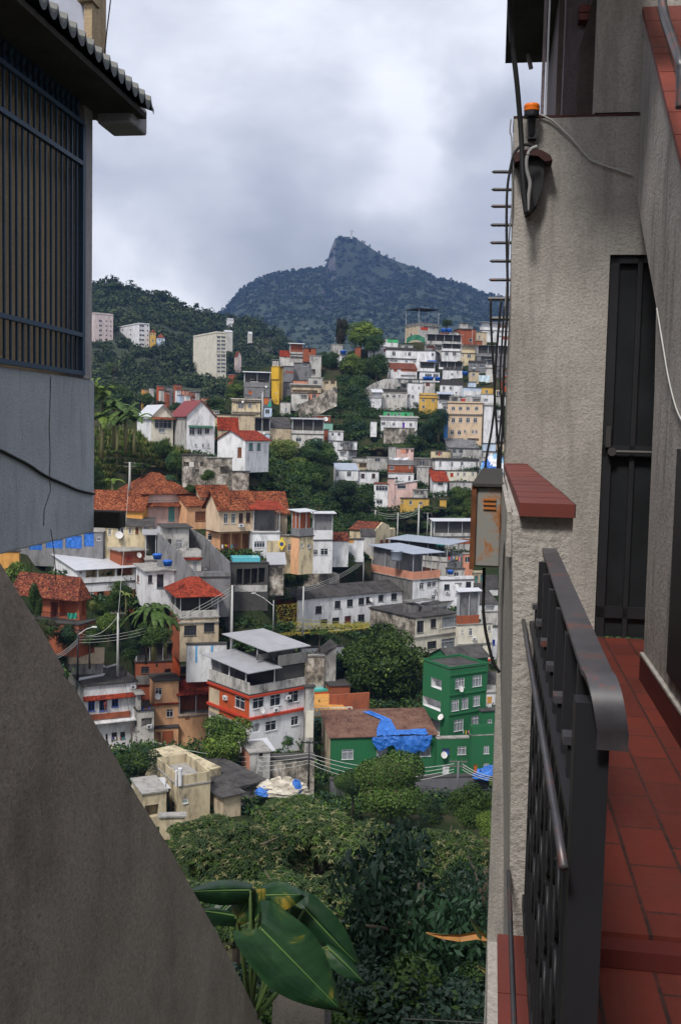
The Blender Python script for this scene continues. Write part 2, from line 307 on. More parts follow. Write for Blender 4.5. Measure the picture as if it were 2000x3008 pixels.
    def dish(s, f, x, y, r=.5, at_=None):
        a, z = at_ or s.pt(f, x, y); mb = MB(); c = Vector(s.loc(f, a, .55, z)); n = Vector(s.loc(f, 0, 1, 0)); n = (n + Vector((.25, -.1, .5))).normalized(); u = n.orthogonal().normalized(); v = n.cross(u)
        for k in range(3):
            for j in range(12):
                t0, t1 = 2 * math.pi * j / 12, 2 * math.pi * (j + 1) / 12; P4 = [c + (u * math.cos(t) + v * math.sin(t)) * (r * q) + n * (q * q * .18 * r) for q, t in ((k / 3, t0), ((k + 1) / 3, t0), ((k + 1) / 3, t1), (k / 3, t1))]
                mb.poly(P4)
        mb.tube([s.loc(f, a, .0, z - .1), c], .03, 5); mb.tube([c, c + n * r * .8], .02, 5); mb.build('satellite_dish', DISH, s.root); return s
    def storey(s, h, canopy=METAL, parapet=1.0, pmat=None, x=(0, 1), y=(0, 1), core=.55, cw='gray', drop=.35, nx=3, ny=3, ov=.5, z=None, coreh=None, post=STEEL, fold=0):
        """open roof terrace: parapet, posts, an inner wall added to darken it and a thin sheet canopy"""
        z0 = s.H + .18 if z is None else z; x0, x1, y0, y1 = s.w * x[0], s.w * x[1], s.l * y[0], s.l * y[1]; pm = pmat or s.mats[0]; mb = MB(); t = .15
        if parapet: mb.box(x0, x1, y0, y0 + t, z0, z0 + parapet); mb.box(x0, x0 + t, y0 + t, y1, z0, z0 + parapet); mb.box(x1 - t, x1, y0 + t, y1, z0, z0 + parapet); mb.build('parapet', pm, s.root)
        if core: mb = MB(); mb.box(x0 + (x1 - x0) * .05, x1 - .2, y0 + (y1 - y0) * core, y1 - .1, z0, z0 + h - drop - .05); mb.build('terrace_shade_room', W(cw), s.root)  # inner block added to make the open terrace read dark, often dark-coloured
        for i in range(nx):
            for j in range(ny):
                if 0 < i < nx - 1 and j > 0: continue
                px, py = x0 + .1 + (x1 - x0 - .2) * i / (nx - 1), y0 + .1 + (y1 - y0 - .2) * j / (ny - 1)
                mb = MB(); mb.box(px - .06, px + .06, py - .06, py + .06, z0, z0 + h - drop - .02); mb.build('post', post, s.root)
        mb = MB(); zz = z0 + h; mb.slab([(x0 - ov, y0 - ov, zz - drop), (x1 + ov, y0 - ov, zz - drop), (x1 + ov, y1 + ov, zz + .1), (x0 - ov, y1 + ov, zz + .1)], .1); mb.build('canopy', canopy, s.root); return s
    def grid(s, f, rows, cols, hh=1.2, ww=1.1, **k):
        L = s.w if f == 'R' else s.l; fh = (s.H - 2.5) / rows; rr = random.Random(int(s.C.x * 31 + s.C.y * 7))
        for i in range(rows):
            for j in range(cols):
                if rr.random() < .12: continue
                c = L * (j + .5) / cols + rr.uniform(-.25, .25); z = 2.5 + fh * i + fh * .35; w2 = ww * rr.uniform(.8, 1.2) / 2
                if c - w2 < .1 or c + w2 > L - .1: continue
                s.hole_win(f, c - w2, c + w2, z, min(z + hh, s.H - .2), **k)
        return s
    def hole_win(s, f, a, b, z0, z1, fr=None, gl=None):
        s.holes[f].append((a, b, z0, z1, .14)); mb = MB(); s.fbox(mb, f, a - .05, b + .05, z0 - .08, z0, 0, .08); x = (a + b) / 2; s.fbox(mb, f, x - .03, x + .03, z0, z1, -.09, -.04)
        s.fbox(mb, f, a, b, z1 - .06, z1, -.1, -.04); w_ = mb.build('window', fr or FRW, s.root); g = MB(); s.fbox(g, f, a, b, z0, z1 - .06, -.13, -.11); g.build('pane', gl or GLASS, w_)
    def clutter(s):
        rr = random.Random(int(s.C.x * 17 + s.C.y * 29)); H_ = s.H + .18
        if rr.random() < .55: s.dish('R', 0, 0, .38, at_=(s.w * rr.uniform(.1, .9), s.H - rr.uniform(-.4, .9)))
        for _ in range(rr.choice([0, 1, 1, 2])): a = s.w * rr.uniform(.0, .6); b_ = min(s.w - .1, a + rr.uniform(1.2, 3)); mb = MB(); mb.box(a, b_, s.l * .3, s.l * .3 + 2, H_, H_ + rr.uniform(1, 2.1)); mb.box(a - .2, b_ + .2, s.l * .3 - .3, s.l * .3 + 2.2, H_ + 2.12, H_ + 2.2); mb.build('rooftop_shed', rr.choice([W('brick'), W('concrete'), W('dirtywhite'), W('gray')]), s.root)
        for k in range(rr.randrange(1, 4)): a = s.w * rr.uniform(.05, .95); mb = MB(); mb.box(a - .03, a + .03, .1, .16, H_, H_ + rr.uniform(.8, 2.2)); mb.build('rooftop_post', rr.choice([STEEL, FRD]), s.root)
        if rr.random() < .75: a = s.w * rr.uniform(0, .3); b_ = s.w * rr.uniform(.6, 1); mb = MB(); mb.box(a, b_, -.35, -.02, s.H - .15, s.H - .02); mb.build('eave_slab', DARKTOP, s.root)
        if rr.random() < .4: a = s.w * rr.uniform(.1, .9); mb = MB(); mb.tube([(a, -.08, .5), (a, -.08, s.H - .2)], .07, 5); mb.build('drainpipe', rr.choice([FRW, FRD]), s.root)
    def finish(s):
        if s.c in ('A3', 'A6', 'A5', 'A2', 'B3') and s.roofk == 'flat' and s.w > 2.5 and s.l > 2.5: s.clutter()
        mb = MB(); w, l, H = s.w, s.l, s.H
        for f, L in (('R', w), ('L', l)):
            hs = s.holes[f]; xs = sorted({0, L, *[h[0] for h in hs], *[h[1] for h in hs]}); zs = sorted({0, H, *[h[2] for h in hs], *[h[3] for h in hs]})
            P_ = lambda a, z, d=0: s.loc(f, a, -d, z)
            def q(p, rev, mm=None): mb.poly(p if (f == 'R') != rev else p[::-1], s.mi[f] if mm is None else mm)
            for x0, x1 in zip(xs, xs[1:]):
                for z0, z1 in zip(zs, zs[1:]):
                    cx, cz = (x0 + x1) / 2, (z0 + z1) / 2
                    if any(h[0] < cx < h[1] and h[2] < cz < h[3] for h in hs): continue
                    q([P_(x0, z0), P_(x1, z0), P_(x1, z1), P_(x0, z1)], False)
            for h_ in hs:
                a, b, z0, z1, d = h_[:5]; mm = h_[5] if len(h_) > 5 else None
                q([P_(a, z0, d), P_(b, z0, d), P_(b, z1, d), P_(a, z1, d)], False, mm); q([P_(a, z0), P_(b, z0), P_(b, z0, d), P_(a, z0, d)], False, mm)
                q([P_(a, z1, d), P_(b, z1, d), P_(b, z1), P_(a, z1)], False, mm); q([P_(a, z0), P_(a, z0, d), P_(a, z1, d), P_(a, z1)], False, mm); q([P_(b, z0, d), P_(b, z0), P_(b, z1), P_(b, z1, d)], False, mm)
        mb.poly([(w, 0, 0), (w, l, 0), (w, l, H), (w, 0, H)]); mb.poly([(w, l, 0), (0, l, 0), (0, l, H), (w, l, H)]); mb.poly([(0, 0, H), (w, 0, H), (w, l, H), (0, l, H)])
        k = s.roofk; o = s.ov
        if k in ('gx', 'gy'):
            if k == 'gx': ends = [((0, 0, H), (0, l, H), (0, l / 2, H + s.rise)), ((w, l, H), (w, 0, H), (w, l / 2, H + s.rise))]
            else: ends = [((w, 0, H), (0, 0, H), (w / 2, 0, H + s.rise)), ((0, l, H), (w, l, H), (w / 2, l, H + s.rise))]
            for e_ in ends: mb.poly(e_, s.mi['L' if k == 'gx' else 'R'])
        elif k in ('sx', 'sy'):
            r = s.rise
            if k == 'sy': mb.poly([(0, 0, H), (0, l, H + r), (0, l, H)][::1], s.mi['L']); mb.poly([(w, 0, H), (w, l, H), (w, l, H + r)]); mb.poly([(w, l, H), (0, l, H), (0, l, H + r), (w, l, H + r)])
            else: mb.poly([(0, 0, H), (w, 0, H), (w, 0, H + r)], s.mi['R']); mb.poly([(w, 0, H), (w, l, H), (w, l, H + r), (w, 0, H + r)]); mb.poly([(0, l, H), (w, l, H + r), (w, l, H)])
        mb.build('wall', s.mats, s.root)
        rb = MB(); m = s.rmat; r = s.rise; h = H + .01
        if k == 'flat':
            rb.box(-o, w + o, -o, l + o, h, h + .17); m = m or (DARKTOP if int(s.C.x * 13 + s.C.y * 5) % 3 else CONCR)
            if s.ph:
                p = MB(); t = .14; z = h + .17; p.box(0, w, 0, t, z, z + s.ph); p.box(0, t, t, l, z, z + s.ph); p.box(w - t, w, t, l, z, z + s.ph); p.box(t, w - t, l - t, l, z, z + s.ph); p.build('parapet', s.pm or s.mats[0], s.root)
        elif k == 'gx':
            e_ = r * o / (l / 2); rb.slab([(-o, -o, h - e_), (w + o, -o, h - e_), (w + o, l / 2, h + r), (-o, l / 2, h + r)], -.1); rb.slab([(-o, l / 2, h + r), (w + o, l / 2, h + r), (w + o, l + o, h - e_), (-o, l + o, h - e_)], -.1)
        elif k == 'gy':
            e_ = r * o / (w / 2); rb.slab([(-o, -o, h - e_), (w / 2, -o, h + r), (w / 2, l + o, h + r), (-o, l + o, h - e_)], -.1); rb.slab([(w / 2, -o, h + r), (w + o, -o, h - e_), (w + o, l + o, h - e_), (w / 2, l + o, h + r)], -.1)
        elif k == 'hip':
            a = min(w, l) / 2; r1, r2 = ((a, l / 2, h + r), (w - a, l / 2, h + r)) if w >= l else ((w / 2, a, h + r), (w / 2, l - a, h + r))
            c4 = [(-o, -o, h), (w + o, -o, h), (w + o, l + o, h), (-o, l + o, h)]; rb.slab(c4, .12)
            if w >= l: fs = [(c4[0], c4[1], r2, r1), (c4[1], c4[2], r2), (c4[2], c4[3], r1, r2), (c4[3], c4[0], r1)]
            else: fs = [(c4[0], c4[1], r1), (c4[1], c4[2], r2, r1), (c4[2], c4[3], r2), (c4[3], c4[0], r1, r2)]
            for q_ in fs: rb.poly(q_)
        elif k == 'sy': e_ = r * o / l; rb.slab([(-o, -o, h - e_), (w + o, -o, h - e_), (w + o, l + o, h + r + e_), (-o, l + o, h + r + e_)], -.1)
        elif k == 'sx': e_ = r * o / w; rb.slab([(-o, -o, h - e_), (w + o, -o, h + r + e_), (w + o, l + o, h + r + e_), (-o, l + o, h - e_)], -.1)
        if k != 'none': rb.build('roof', m or FIBER, s.root)
# ------------------------------------------------------------ vegetation
def leafm(name, col, col2, rough=.55, scale=.5):
    if name in MC: return MC[name]
    m, t, b = newmat(name); a = noise(t, objvec(t), scale, 4, .6); oi = t.nodes.new('ShaderNodeObjectInfo')
    c = mixc(t, ramp(t, a.outputs['Fac'], [(.38, 0), (.62, 1)]).outputs[0], col, col2); hs = t.nodes.new('ShaderNodeHueSaturation'); mr = nd(t, 'ShaderNodeMapRange'); mr.inputs['To Min'].default_value = .75; mr.inputs['To Max'].default_value = 1.3
    t.links.new(oi.outputs['Random'], mr.inputs[0]); t.links.new(mr.outputs[0], hs.inputs['Value']); t.links.new(c, hs.inputs['Color'])
    t.links.new(hs.outputs[0], b.inputs['Base Color']); b.inputs['Roughness'].default_value = max(rough, .6) if 'glossy' not in name else .4; b.inputs['Specular IOR Level'].default_value = .18; MC[name] = m; return m
LD = leafm('leaf_dark', (0.014, 0.030, 0.006), (0.030, 0.059, 0.010)); LM = leafm('leaf_mid', (0.031, 0.061, 0.011), (0.055, 0.093, 0.018)); LL = leafm('leaf_light', (0.070, 0.114, 0.016), (0.120, 0.171, 0.026))
LY = leafm('leaf_yellowgreen', (0.116, 0.156, 0.034), (0.185, 0.207, 0.059)); LB = leafm('leaf_brownish', (0.041, 0.037, 0.024), (0.074, 0.063, 0.033)); LG = leafm('leaf_bluegreen', (0.014, 0.037, 0.020), (0.026, 0.059, 0.030))
LMG = leafm('mango_leaf', (0.014, 0.031, 0.011), (0.038, 0.062, 0.022), .45); LMG2 = leafm('mango_leaf_bronze', (0.12, 0.12, 0.045), (0.16, 0.16, 0.075), .5); LNEAR = leafm('glossy_leaf', (.008, .022, .016), (.018, .036, .022), .38)
BARK = plain('bark', (.09, .07, .05), .9, 0, .4)
def lobes_for(rng, n, shape, rmin, rmax, top=False):
    L = []
    for i in range(n):
        d = rng.normal(size=3); d /= np.linalg.norm(d); 
        if top: d[2] = abs(d[2]) * .9 - .15
        k = rng.uniform(.45, .95) if i else 0; r = rng.uniform(rmin, rmax); L.append((d * k * (1 - r * .6) * np.array(shape), r))
    return L
def crown(seed, n, leaf, nl=22, shape=(1, 1, .8), rmin=.26, rmax=.45, asp=.5, droop=.0, mats=3, top=False, fill=.25):
    """leaf faces spread over the lobes of a crown of radius about 1; returns V, F, material index"""
    rng = np.random.default_rng(seed); L = lobes_for(rng, nl, shape, rmin, rmax, top); w_ = np.array([r * r for _, r in L]); w_ /= w_.sum()
    li = rng.choice(len(L), n, p=w_); cen = np.array([L[i][0] for i in li]); rad = np.array([L[i][1] for i in li])[:, None]
    d = rng.normal(size=(n, 3)); d /= np.linalg.norm(d, axis=1)[:, None]; d[:, 2] = np.where(rng.random(n) < .5, np.abs(d[:, 2]), d[:, 2])
    depth = np.where(rng.random(n) < fill, rng.uniform(.4, .9, n), rng.uniform(.86, 1.1, n))[:, None]
    p = cen + d * rad * depth * np.array(shape)
    nrm = d + rng.normal(size=(n, 3)) * .55; nrm /= np.linalg.norm(nrm, axis=1)[:, None]
    t = np.cross(nrm, rng.normal(size=(n, 3))); t[:, 2] -= droop * 1.5; t -= nrm * (t * nrm).sum(1)[:, None] * (1 - droop); t /= np.linalg.norm(t, axis=1)[:, None]
    b = np.cross(nrm, t); b /= np.linalg.norm(b, axis=1)[:, None] + 1e-9; lf = rng.uniform(.65, 1.5, len(L)); s = (leaf * rng.uniform(.6, 1.25, n) * lf[li])[:, None]
    V = np.stack([p - t * s * .5, p + b * s * asp * .5 - t * s * .05, p + t * s * .5 - nrm * s * .12, p - b * s * asp * .5 - t * s * .05], 1).reshape(-1, 3)
    F = np.arange(n * 4).reshape(n, 4); pm = rng.choice(3, len(L), p=[.5, .32, .18]); m = pm[li]; sw = rng.random(n) < .25; m = np.where(sw, rng.integers(0, 3, n), m)
    return V, F, m
CROWNS = {}
def crownmesh(kind, seed, mats):
    key = (kind, seed, tuple(m.name for m in mats))
    if key in CROWNS: return CROWNS[key]
    spec = dict(round=dict(n=9000, leaf=.085, nl=26), big=dict(n=20000, leaf=.068, nl=42, rmin=.2, rmax=.36), small=dict(n=3200, leaf=.13, nl=14), tall=dict(n=8000, leaf=.085, nl=22, shape=(.62, .62, 1.05)),
                flat=dict(n=8000, leaf=.09, nl=22, shape=(1, 1, .5), top=True), wispy=dict(n=1500, leaf=.15, nl=14, fill=.6), trimmed=dict(n=24000, leaf=.075, nl=9, rmin=.55, rmax=.66, shape=(1, 1, .68), fill=.1),
                scrub=dict(n=3500, leaf=.12, nl=22, shape=(1, 1, .4), rmin=.15, rmax=.3, top=True))[kind]
    V, F, m = crown(seed, **spec); CROWNS[key] = npmesh('crown', V, F, mats, m); return CROWNS[key]
def branches(mb, rng, base, top, r0, n=6, spread=1.0, m=0):
    base, top = Vector(base), Vector(top); k = [base + (top - base) * t + Vector((rng.uniform(-.1, .1), rng.uniform(-.1, .1), 0)) * (top - base).length * .3 * (1 if 0 < t < 1 else 0) for t in (0, .35, .7, 1)]
    mb.tube(k, [r0, r0 * .75, r0 * .6, r0 * .35], 8, m)
    for i in range(n):
        a = rng.uniform(0, 6.28); s = base.lerp(top, rng.uniform(.45, .9)); e_ = s + Vector((math.cos(a), math.sin(a), rng.uniform(.3, .9))) * spread * rng.uniform(.5, .9); mb.tube([s, s.lerp(e_, .5) + Vector((0, 0, spread * .06)), e_], [r0 * .4, r0 * .28, r0 * .12], 5, m)
TREES = []
def tree(label, px, py, r, Y, kind='round', mats=(LD, LM, LD), seed=0, ground=None, name='tree', cat='tree', group=None, sq=1.0, rz=None, wide=1.0):
    Y = dt(px, py, Y); c = at(px, py, Y); rad = r / FPX * Y; rng = random.Random(int(px * 7 + py)); h = rad * (1.0 if name == 'shrub' else 1.55)
    base = Vector((c.x, c.y, c.z - h - (0 if ground is None else ground))); root = empty(name, base, 0, label, cat, group)
    cm = crownmesh(kind, seed, mats); o = bpy.data.objects.new('crown', cm); C.objects.link(o); o.parent = root; o.location = (0, 0, c.z - base.z); o.scale = (rad * wide, rad * wide, rad * sq); o.rotation_euler = (0, 0, rng.uniform(0, 6.28) if rz is None else rz)
    mb = MB(); branches(mb, rng, (0, 0, -1.0), (0, 0, c.z - base.z + rad * .3), max(.06, rad * .07), 6, rad * .7); mb.build('trunk', BARK, root, True); TREES.append(root); return root
def frond(mb, o, az, el, L, wid, m=0, droop=1.0, n=7, split=True, rng=random):
    """a long arching leaf with a folded midrib and ragged halves"""
    d = Vector((math.cos(az), math.sin(az), 0)); sdir = Vector((-d.y, d.x, 0)); pts = []
    for i in range(n + 1):
        t = i / n; pts.append(o + d * (L * math.cos(el) * t * (1 - .15 * droop * t)) + Vector((0, 0, L * (math.sin(el) * t - droop * .75 * t * t))))
    for i in range(n):
        t0, t1 = i / n, (i + 1) / n; w0, w1 = wid * math.sin(math.pi * (t0 * .86 + .1)) , wid * math.sin(math.pi * (t1 * .86 + .1)); g = .1 if split else 0
        a, b = pts[i], pts[i + 1].lerp(pts[i], g); dz = Vector((0, 0, -wid * .35))
        for sg in (-1, 1): q = [a, b, b + sdir * sg * w1 + dz * rng.uniform(.5, 1.3), a + sdir * sg * w0 + dz]; mb.poly(q if sg > 0 else q[::-1], m)
def banana(label, px, py, Y, L, n=9, mats=LL, seed=1, stem=True, group=None, name='banana_plant', cat='banana plant', wid=.16, droop=1.0):
    rng = random.Random(seed); Y_ = dt(px, py, Y); L *= Y_ / Y; c = at(px, py, Y_); root = empty(name, c - Vector((0, 0, L * 1.0)), 0, label, cat, group); top = Vector((0, 0, L * 1.0))
    if stem: mb = MB(); mb.tube([(0, 0, -.8), (.05, 0, L * .5), top], [L * .06, L * .05, L * .03], 8); mb.build('stem', plain('banana_stem', (.16, .15, .06)), root, True)
    for i in range(n):
        mb = MB(); frond(mb, top, 2 * math.pi * i / n + rng.uniform(-.3, .3), rng.uniform(.5, 1.25), L * rng.uniform(.75, 1.1), L * wid, 0, droop * rng.uniform(.7, 1.2), rng=rng); mb.build('frond', mats, root)
    return root
# ------------------------------------------------------------ far hills
def polar_hill(name, sky_pts, foot_py, Y0, Y1, prof, nx, ny, mat, x0, x1, bumps=(0, 1), seed=3, back=500, extra=None):
    rng = np.random.default_rng(seed); xs = np.linspace(x0, x1, nx); sy = np.interp(xs, [p[0] for p in sky_pts], [p[1] for p in sky_pts]); T = np.linspace(0, 1, ny); V = np.zeros((nx, ny + 2, 3))
    for i, x in enumerate(xs):
        for j, t in enumerate(T):
            py = foot_py + (sy[i] - foot_py) * prof(t, x); Y = Y0 + (Y1 - Y0) * t; V[i, j] = at(x, py, Y)
        V[i, ny] = V[i, ny - 1] + np.array([0, back * .4, -back * .25]); V[i, ny + 1] = V[i, ny - 1] + np.array([0, back, -back * .9])
    def vn(sc_, ox): # smooth value noise
        g = rng.random((64, 64)); X = (V[..., 0] / sc_ + ox) % 63; Y = (V[..., 1] / sc_ + V[..., 2] / sc_ * .7) % 63; xi, yi = X.astype(int), Y.astype(int); fx, fy = X - xi, Y - yi; fx = fx * fx * (3 - 2 * fx); fy = fy * fy * (3 - 2 * fy)
        return (g[xi, yi] * (1 - fx) + g[xi + 1, yi] * fx) * (1 - fy) + (g[xi, yi + 1] * (1 - fx) + g[xi + 1, yi + 1] * fx) * fy - .5
    for amp, s in bumps[0] if bumps[0] else []: V[..., 2] += vn(s, 31.7 + seed) * amp * np.concatenate([np.clip(np.sin(np.pi * T) * 2, .25, 1), [1, 1]])[None, :]
    idx = np.arange(nx * (ny + 2)).reshape(nx, ny + 2); F = np.stack([idx[:-1, :-1], idx[1:, :-1], idx[1:, 1:], idx[:-1, 1:]], -1).reshape(-1, 4)
    me = npmesh(name, V.reshape(-1, 3), F, [mat], None, True); o = bpy.data.objects.new(name, me); C.objects.link(o); tag(o, kind='structure'); return V
def scatter_crowns(name, pts, rads, seed, per, leaf, mats, asp=.75):
    V0, F0, m0 = [], [], []; rng = np.random.default_rng(seed); vars_ = [crown(seed + k, per, leaf, nl=7, rmin=.4, rmax=.6, asp=asp, shape=(1, 1, .85), fill=.05) for k in range(8)]
    n = 0
    for p, r in zip(pts, rads):
        V, F, m = vars_[rng.integers(8)]; a = rng.uniform(0, 6.28); ca, sa = math.cos(a), math.sin(a); q = V * r; q = np.stack([q[:, 0] * ca - q[:, 1] * sa, q[:, 0] * sa + q[:, 1] * ca, q[:, 2]], 1) + p
        V0.append(q); F0.append(F + n); n += len(q); m0.append((m + (rng.random() < .25) * 1) % 3 if rng.random() > .3 else np.full(len(m), rng.integers(3)))
    me = npmesh(name, np.concatenate(V0), np.concatenate(F0), mats, np.concatenate(m0)); o = bpy.data.objects.new(name, me); C.objects.link(o); return tag(o, kind='stuff')
# ------------------------------------------------------------ the peak behind everything
SKY1 = [(560, 975), (640, 925), (665, 905), (690, 875), (720, 845), (760, 815), (800, 802), (860, 797), (905, 787), (958, 784), (962, 765), (968, 742), (979, 715), (982, 702), (1000, 697), (1040, 697), (1060, 712), (1100, 735), (1130, 752), (1180, 772), (1215, 785), (1250, 803), (1290, 820), (1340, 832), (1400, 858), (1440, 868), (1520, 890), (1700, 930), (1900, 975)]
def rockmat():
    m, t, b = newmat('mountain_forest'); tc = t.nodes.new('ShaderNodeTexCoord'); v = tc.outputs['Object']; a = noise(t, v, .012, 8, .7); f = noise(t, v, .06, 5, .7)
    c = ramp(t, a.outputs['Fac'], [(.35, (.010, .022, .014)), (.65, (.030, .050, .026))]).outputs[0]; c = mixc(t, ramp(t, f.outputs['Fac'], [(.45, 0), (.7, .6)]).outputs[0], c, (.05, .065, .04))
    geo = t.nodes.new('ShaderNodeNewGeometry'); sp = t.nodes.new('ShaderNodeSeparateXYZ'); t.links.new(geo.outputs['True Normal'], sp.inputs[0]); mp = t.nodes.new('ShaderNodeMapping'); mp.inputs['Scale'].default_value = (1, 1, .12); t.links.new(v, mp.inputs[0])
    s = noise(t, mp.outputs[0], .035, 6, .7); rk = ramp(t, s.outputs['Fac'], [(.35, (.03, .03, .033)), (.55, (.10, .095, .10)), (.7, (.22, .20, .19))]).outputs[0]
    st = ramp(t, sp.outputs['Z'], [(.44, 1), (.58, 0)]).outputs[0]; c = mixc(t, st, c, rk); t.links.new(c, b.inputs['Base Color']); b.inputs['Roughness'].default_value = .95; return m
YM0, YM1 = 1500.0, 3200.0
def profM(t, x):
    k = max(0.0, min(1.0, (x - 945) / 25)) * max(0.0, min(1.0, (1230 - x) / 130)); base = t ** .85
    return base * (1 - k) + k * (base * .72 if t < .93 else .67 + (t - .93) / .07 * .33)
VM = polar_hill('mountain', SKY1, 1075, YM0, YM1, profM, 260, 90, rockmat(), 480, 1900, ([(26, 110), (7, 40)],), 5)
rng = np.random.default_rng(9); pts, rad = [], []
for k in range(9500):
    i = rng.integers(0, 259); j = int(rng.random() ** .8 * 89); p = VM[i, j] * (1 - (f := rng.random())) + VM[i + 1, min(j + 1, 89)] * f; q = VM[i, min(j + 1, 89)] - VM[i, j]
    if q[2] / (abs(q[1]) + 1e-6) > 1.5 and rng.random() < .9: continue
    if rng.random() > .25 + .75 * (j / 89): continue
    pts.append(p); rad.append(rng.uniform(7, 13) * (.6 + .4 * j / 89))
fm = [leafm('far_forest_dark', (.010, .024, .013), (.018, .036, .018), .8, .02), leafm('far_forest_mid', (.014, .030, .016), (.024, .042, .020), .8, .02), leafm('far_forest_light', (.022, .040, .020), (.034, .054, .026), .8, .02)]
tag(scatter_crowns('forest', pts, rad, 21, 34, .55, fm), 'blue-green forest covering the rocky peak under the clouds', 'forest')
pi = rng.choice(len(pts), 45, replace=False); tag(scatter_crowns('pale_trees', [pts[i] + np.array([0, -6, 3]) for i in pi], [7 * rng.uniform(.5, 1.1) for i in pi], 77, 30, .5, [leafm('pale_crown', (.20, .23, .20), (.30, .32, .30))] * 3), 'scattered pale-leaved crowns among the dark forest of the peak', 'trees')
# a plain figure on a pedestal on the summit
top = at(1032, 699, 3185); mo = empty('summit_statue', top - Vector((0, 0, 3)), .3, 'tiny pale statue with open arms standing on the summit in cloud', 'statue'); mb = MB()
mb.lathe((0, 0, 0), [(4, 0), (3.6, 3), (2.6, 4), (2.4, 8), (0.1, 8.2)], 10); mb.build('pedestal', wallm('soapstone', (.5, .5, .5), .1), mo, True); mb = MB()
mb.lathe((0, 0, 8), [(1.7, 0), (1.8, 4), (1.6, 10), (2, 15), (1, 17.5), (1, 18.5), (1.1, 20), (.7, 21.5), (.1, 22)], 12); mb.tube([(-9, 0, 23.5), (-4.5, 0, 23.8), (0, 0, 24), (4.5, 0, 23.8), (9, 0, 23.5)], [.5, .9, 1.3, .9, .5], 8); mb.build('figure', MC['soapstone'], mo, True)
# ------------------------------------------------------------ wooded hill on the left
SKY2 = [(-700, 700), (0, 815), (200, 850), (265, 846), (300, 836), (340, 832), (365, 838), (400, 850), (450, 862), (480, 868), (520, 890), (560, 905), (600, 920), (640, 928), (700, 945), (760, 955), (800, 975), (840, 1008), (870, 1035), (920, 1060), (1100, 1070), (1300, 1075)]
gm = newmat('hill_earth'); a_ = noise(gm[1], objvec(gm[1]), .05, 6, .7); gm[1].links.new(ramp(gm[1], a_.outputs['Fac'], [(.4, (.02, .032, .014)), (.65, (.045, .05, .022))]).outputs[0], gm[2].inputs['Base Color']); gm[2].inputs['Roughness'].default_value = 1
V2 = polar_hill('hill', SKY2, 1200, 430, 820, lambda t, x: t ** 1.1, 150, 40, gm[0], -700, 1300, ([(9, 60), (5, 22)],), 8, 300)
pts, rad = [], []; towers = [(250, 335, 925, 1040, 640), (345, 440, 950, 1045, 640), (440, 490, 965, 1020, 640), (570, 672, 975, 1100, 575)]
for k in range(2600):
    i = rng.integers(30, 132); j = rng.integers(0, 39); p = VM[0, 0] * 0 + V2[i, j] * (1 - (f := rng.random())) + V2[i + 1, j + 1] * f
    x = -700 + 2000 * (i + f) / 149; t = (j + f) / 39; py = 1200 + (np.interp(x, [a[0] for a in SKY2], [a[1] for a in SKY2]) - 1200) * t ** 1.1
    if (V2_y := p[1]) and any(a - 4 < x < b + 4 and c < py < d and abs(V2_y - yy) < 16 for a, b, c, d, yy in towers): continue
    if 634 < x < 674 and 1045 < py < 1112 or 408 < x < 604 and 1132 < py < 1182: continue
    pts.append(p + np.array([0, 0, rng.uniform(0, 2)])); rad.append(rng.uniform(3.2, 7.5) * (.75 + .4 * t))
hm = [leafm('hill_leaf_dark', (0.011, 0.021, 0.009), (0.018, 0.033, 0.012), .8, .1), leafm('hill_leaf_mid', (0.021, 0.036, 0.013), (0.032, 0.051, 0.018), .8, .1), leafm('hill_leaf_light', (0.041, 0.058, 0.021), (0.064, 0.083, 0.034), .8, .1)]
tag(scatter_crowns('woods', pts, rad, 44, 220, .23, hm), 'dark mixed woods covering the left hill around the apartment towers', 'woods')
for i, (x, y, r, k) in enumerate(((340, 842, 26, 'flat'), (375, 846, 20, 'flat'), (312, 845, 18, 'flat'), (408, 856, 16, 'small'), (472, 868, 14, 'tall'), (500, 885, 14, 'round'), (535, 893, 15, 'flat'), (577, 897, 11, 'wispy'), (290, 846, 14, 'small'), (435, 862, 12, 'wispy'))):
    tree(['umbrella-crowned tree, the highest on the left hill ridge', 'wide dark tree on the ridge just right of the highest one', 'flat-topped tree on the ridge beside the grey wall', 'small bushy ridge tree above the white tower blocks', 'slim pointed tree standing up from the sloping ridge', 'round dark tree on the ridge halfway down', 'flat dark tree beside the ridge-top houses', 'thin see-through tree at the low end of the ridge', 'small tree on the ridge nearest the barred window wall', 'sparse little tree on the ridge slope between two dense ones'][i], x, y, r, 800, k, (LD, LG, LM), i % 3, group='trees on the hill ridge')
# ------------------------------------------------------------ the town on the slopes (crop name + crop pixels give the places)
def H(*a, **k): return House(*a, **k)
CSTAIN = wallm('wall_cream_stained', (.50, .43, .29), .97, patch=.85)
# towers on the wooded hill
h = H('tall pale pink apartment tower with a tapering left side, nearest the grey wall', 'A1', -80, 60, 230, 445, 800, 640, 38, 'pinkwhite', ph=.8, found=20, cat='apartment tower', name='apartment_tower', cp=False)
for y in range(500, 780, 44): h.hole_win  and h.win('R', [(100, y, 28, 17), (160, y + 4, 18, 14), (200, y + 8, 16, 14)], bars=1)
h = H('wide white apartment block with a darker windowed end, left of the yellow villa', 'A1', 268, 470, 565, 540, 800, 640, 35, 'white', ph=.7, found=20, cat='apartment tower', name='apartment_tower', cp=False)
for y in range(545, 780, 43): h.win('R', [(472, y, 22, 17), (496, y + 2, 20, 17), (542, y + 4, 12, 14)], bars=0); h.win('L', [(310, y - 2, 12, 12), (382, y - 2, 12, 12)], bars=0)
h = H('cream apartment block with banded balconies on its right side above the tree tops', 'A1', 968, 1180, 1272, 622, 990, 578, 30, 'bone', ph=.8, found=15, cat='apartment tower', name='apartment_tower', cp=False)
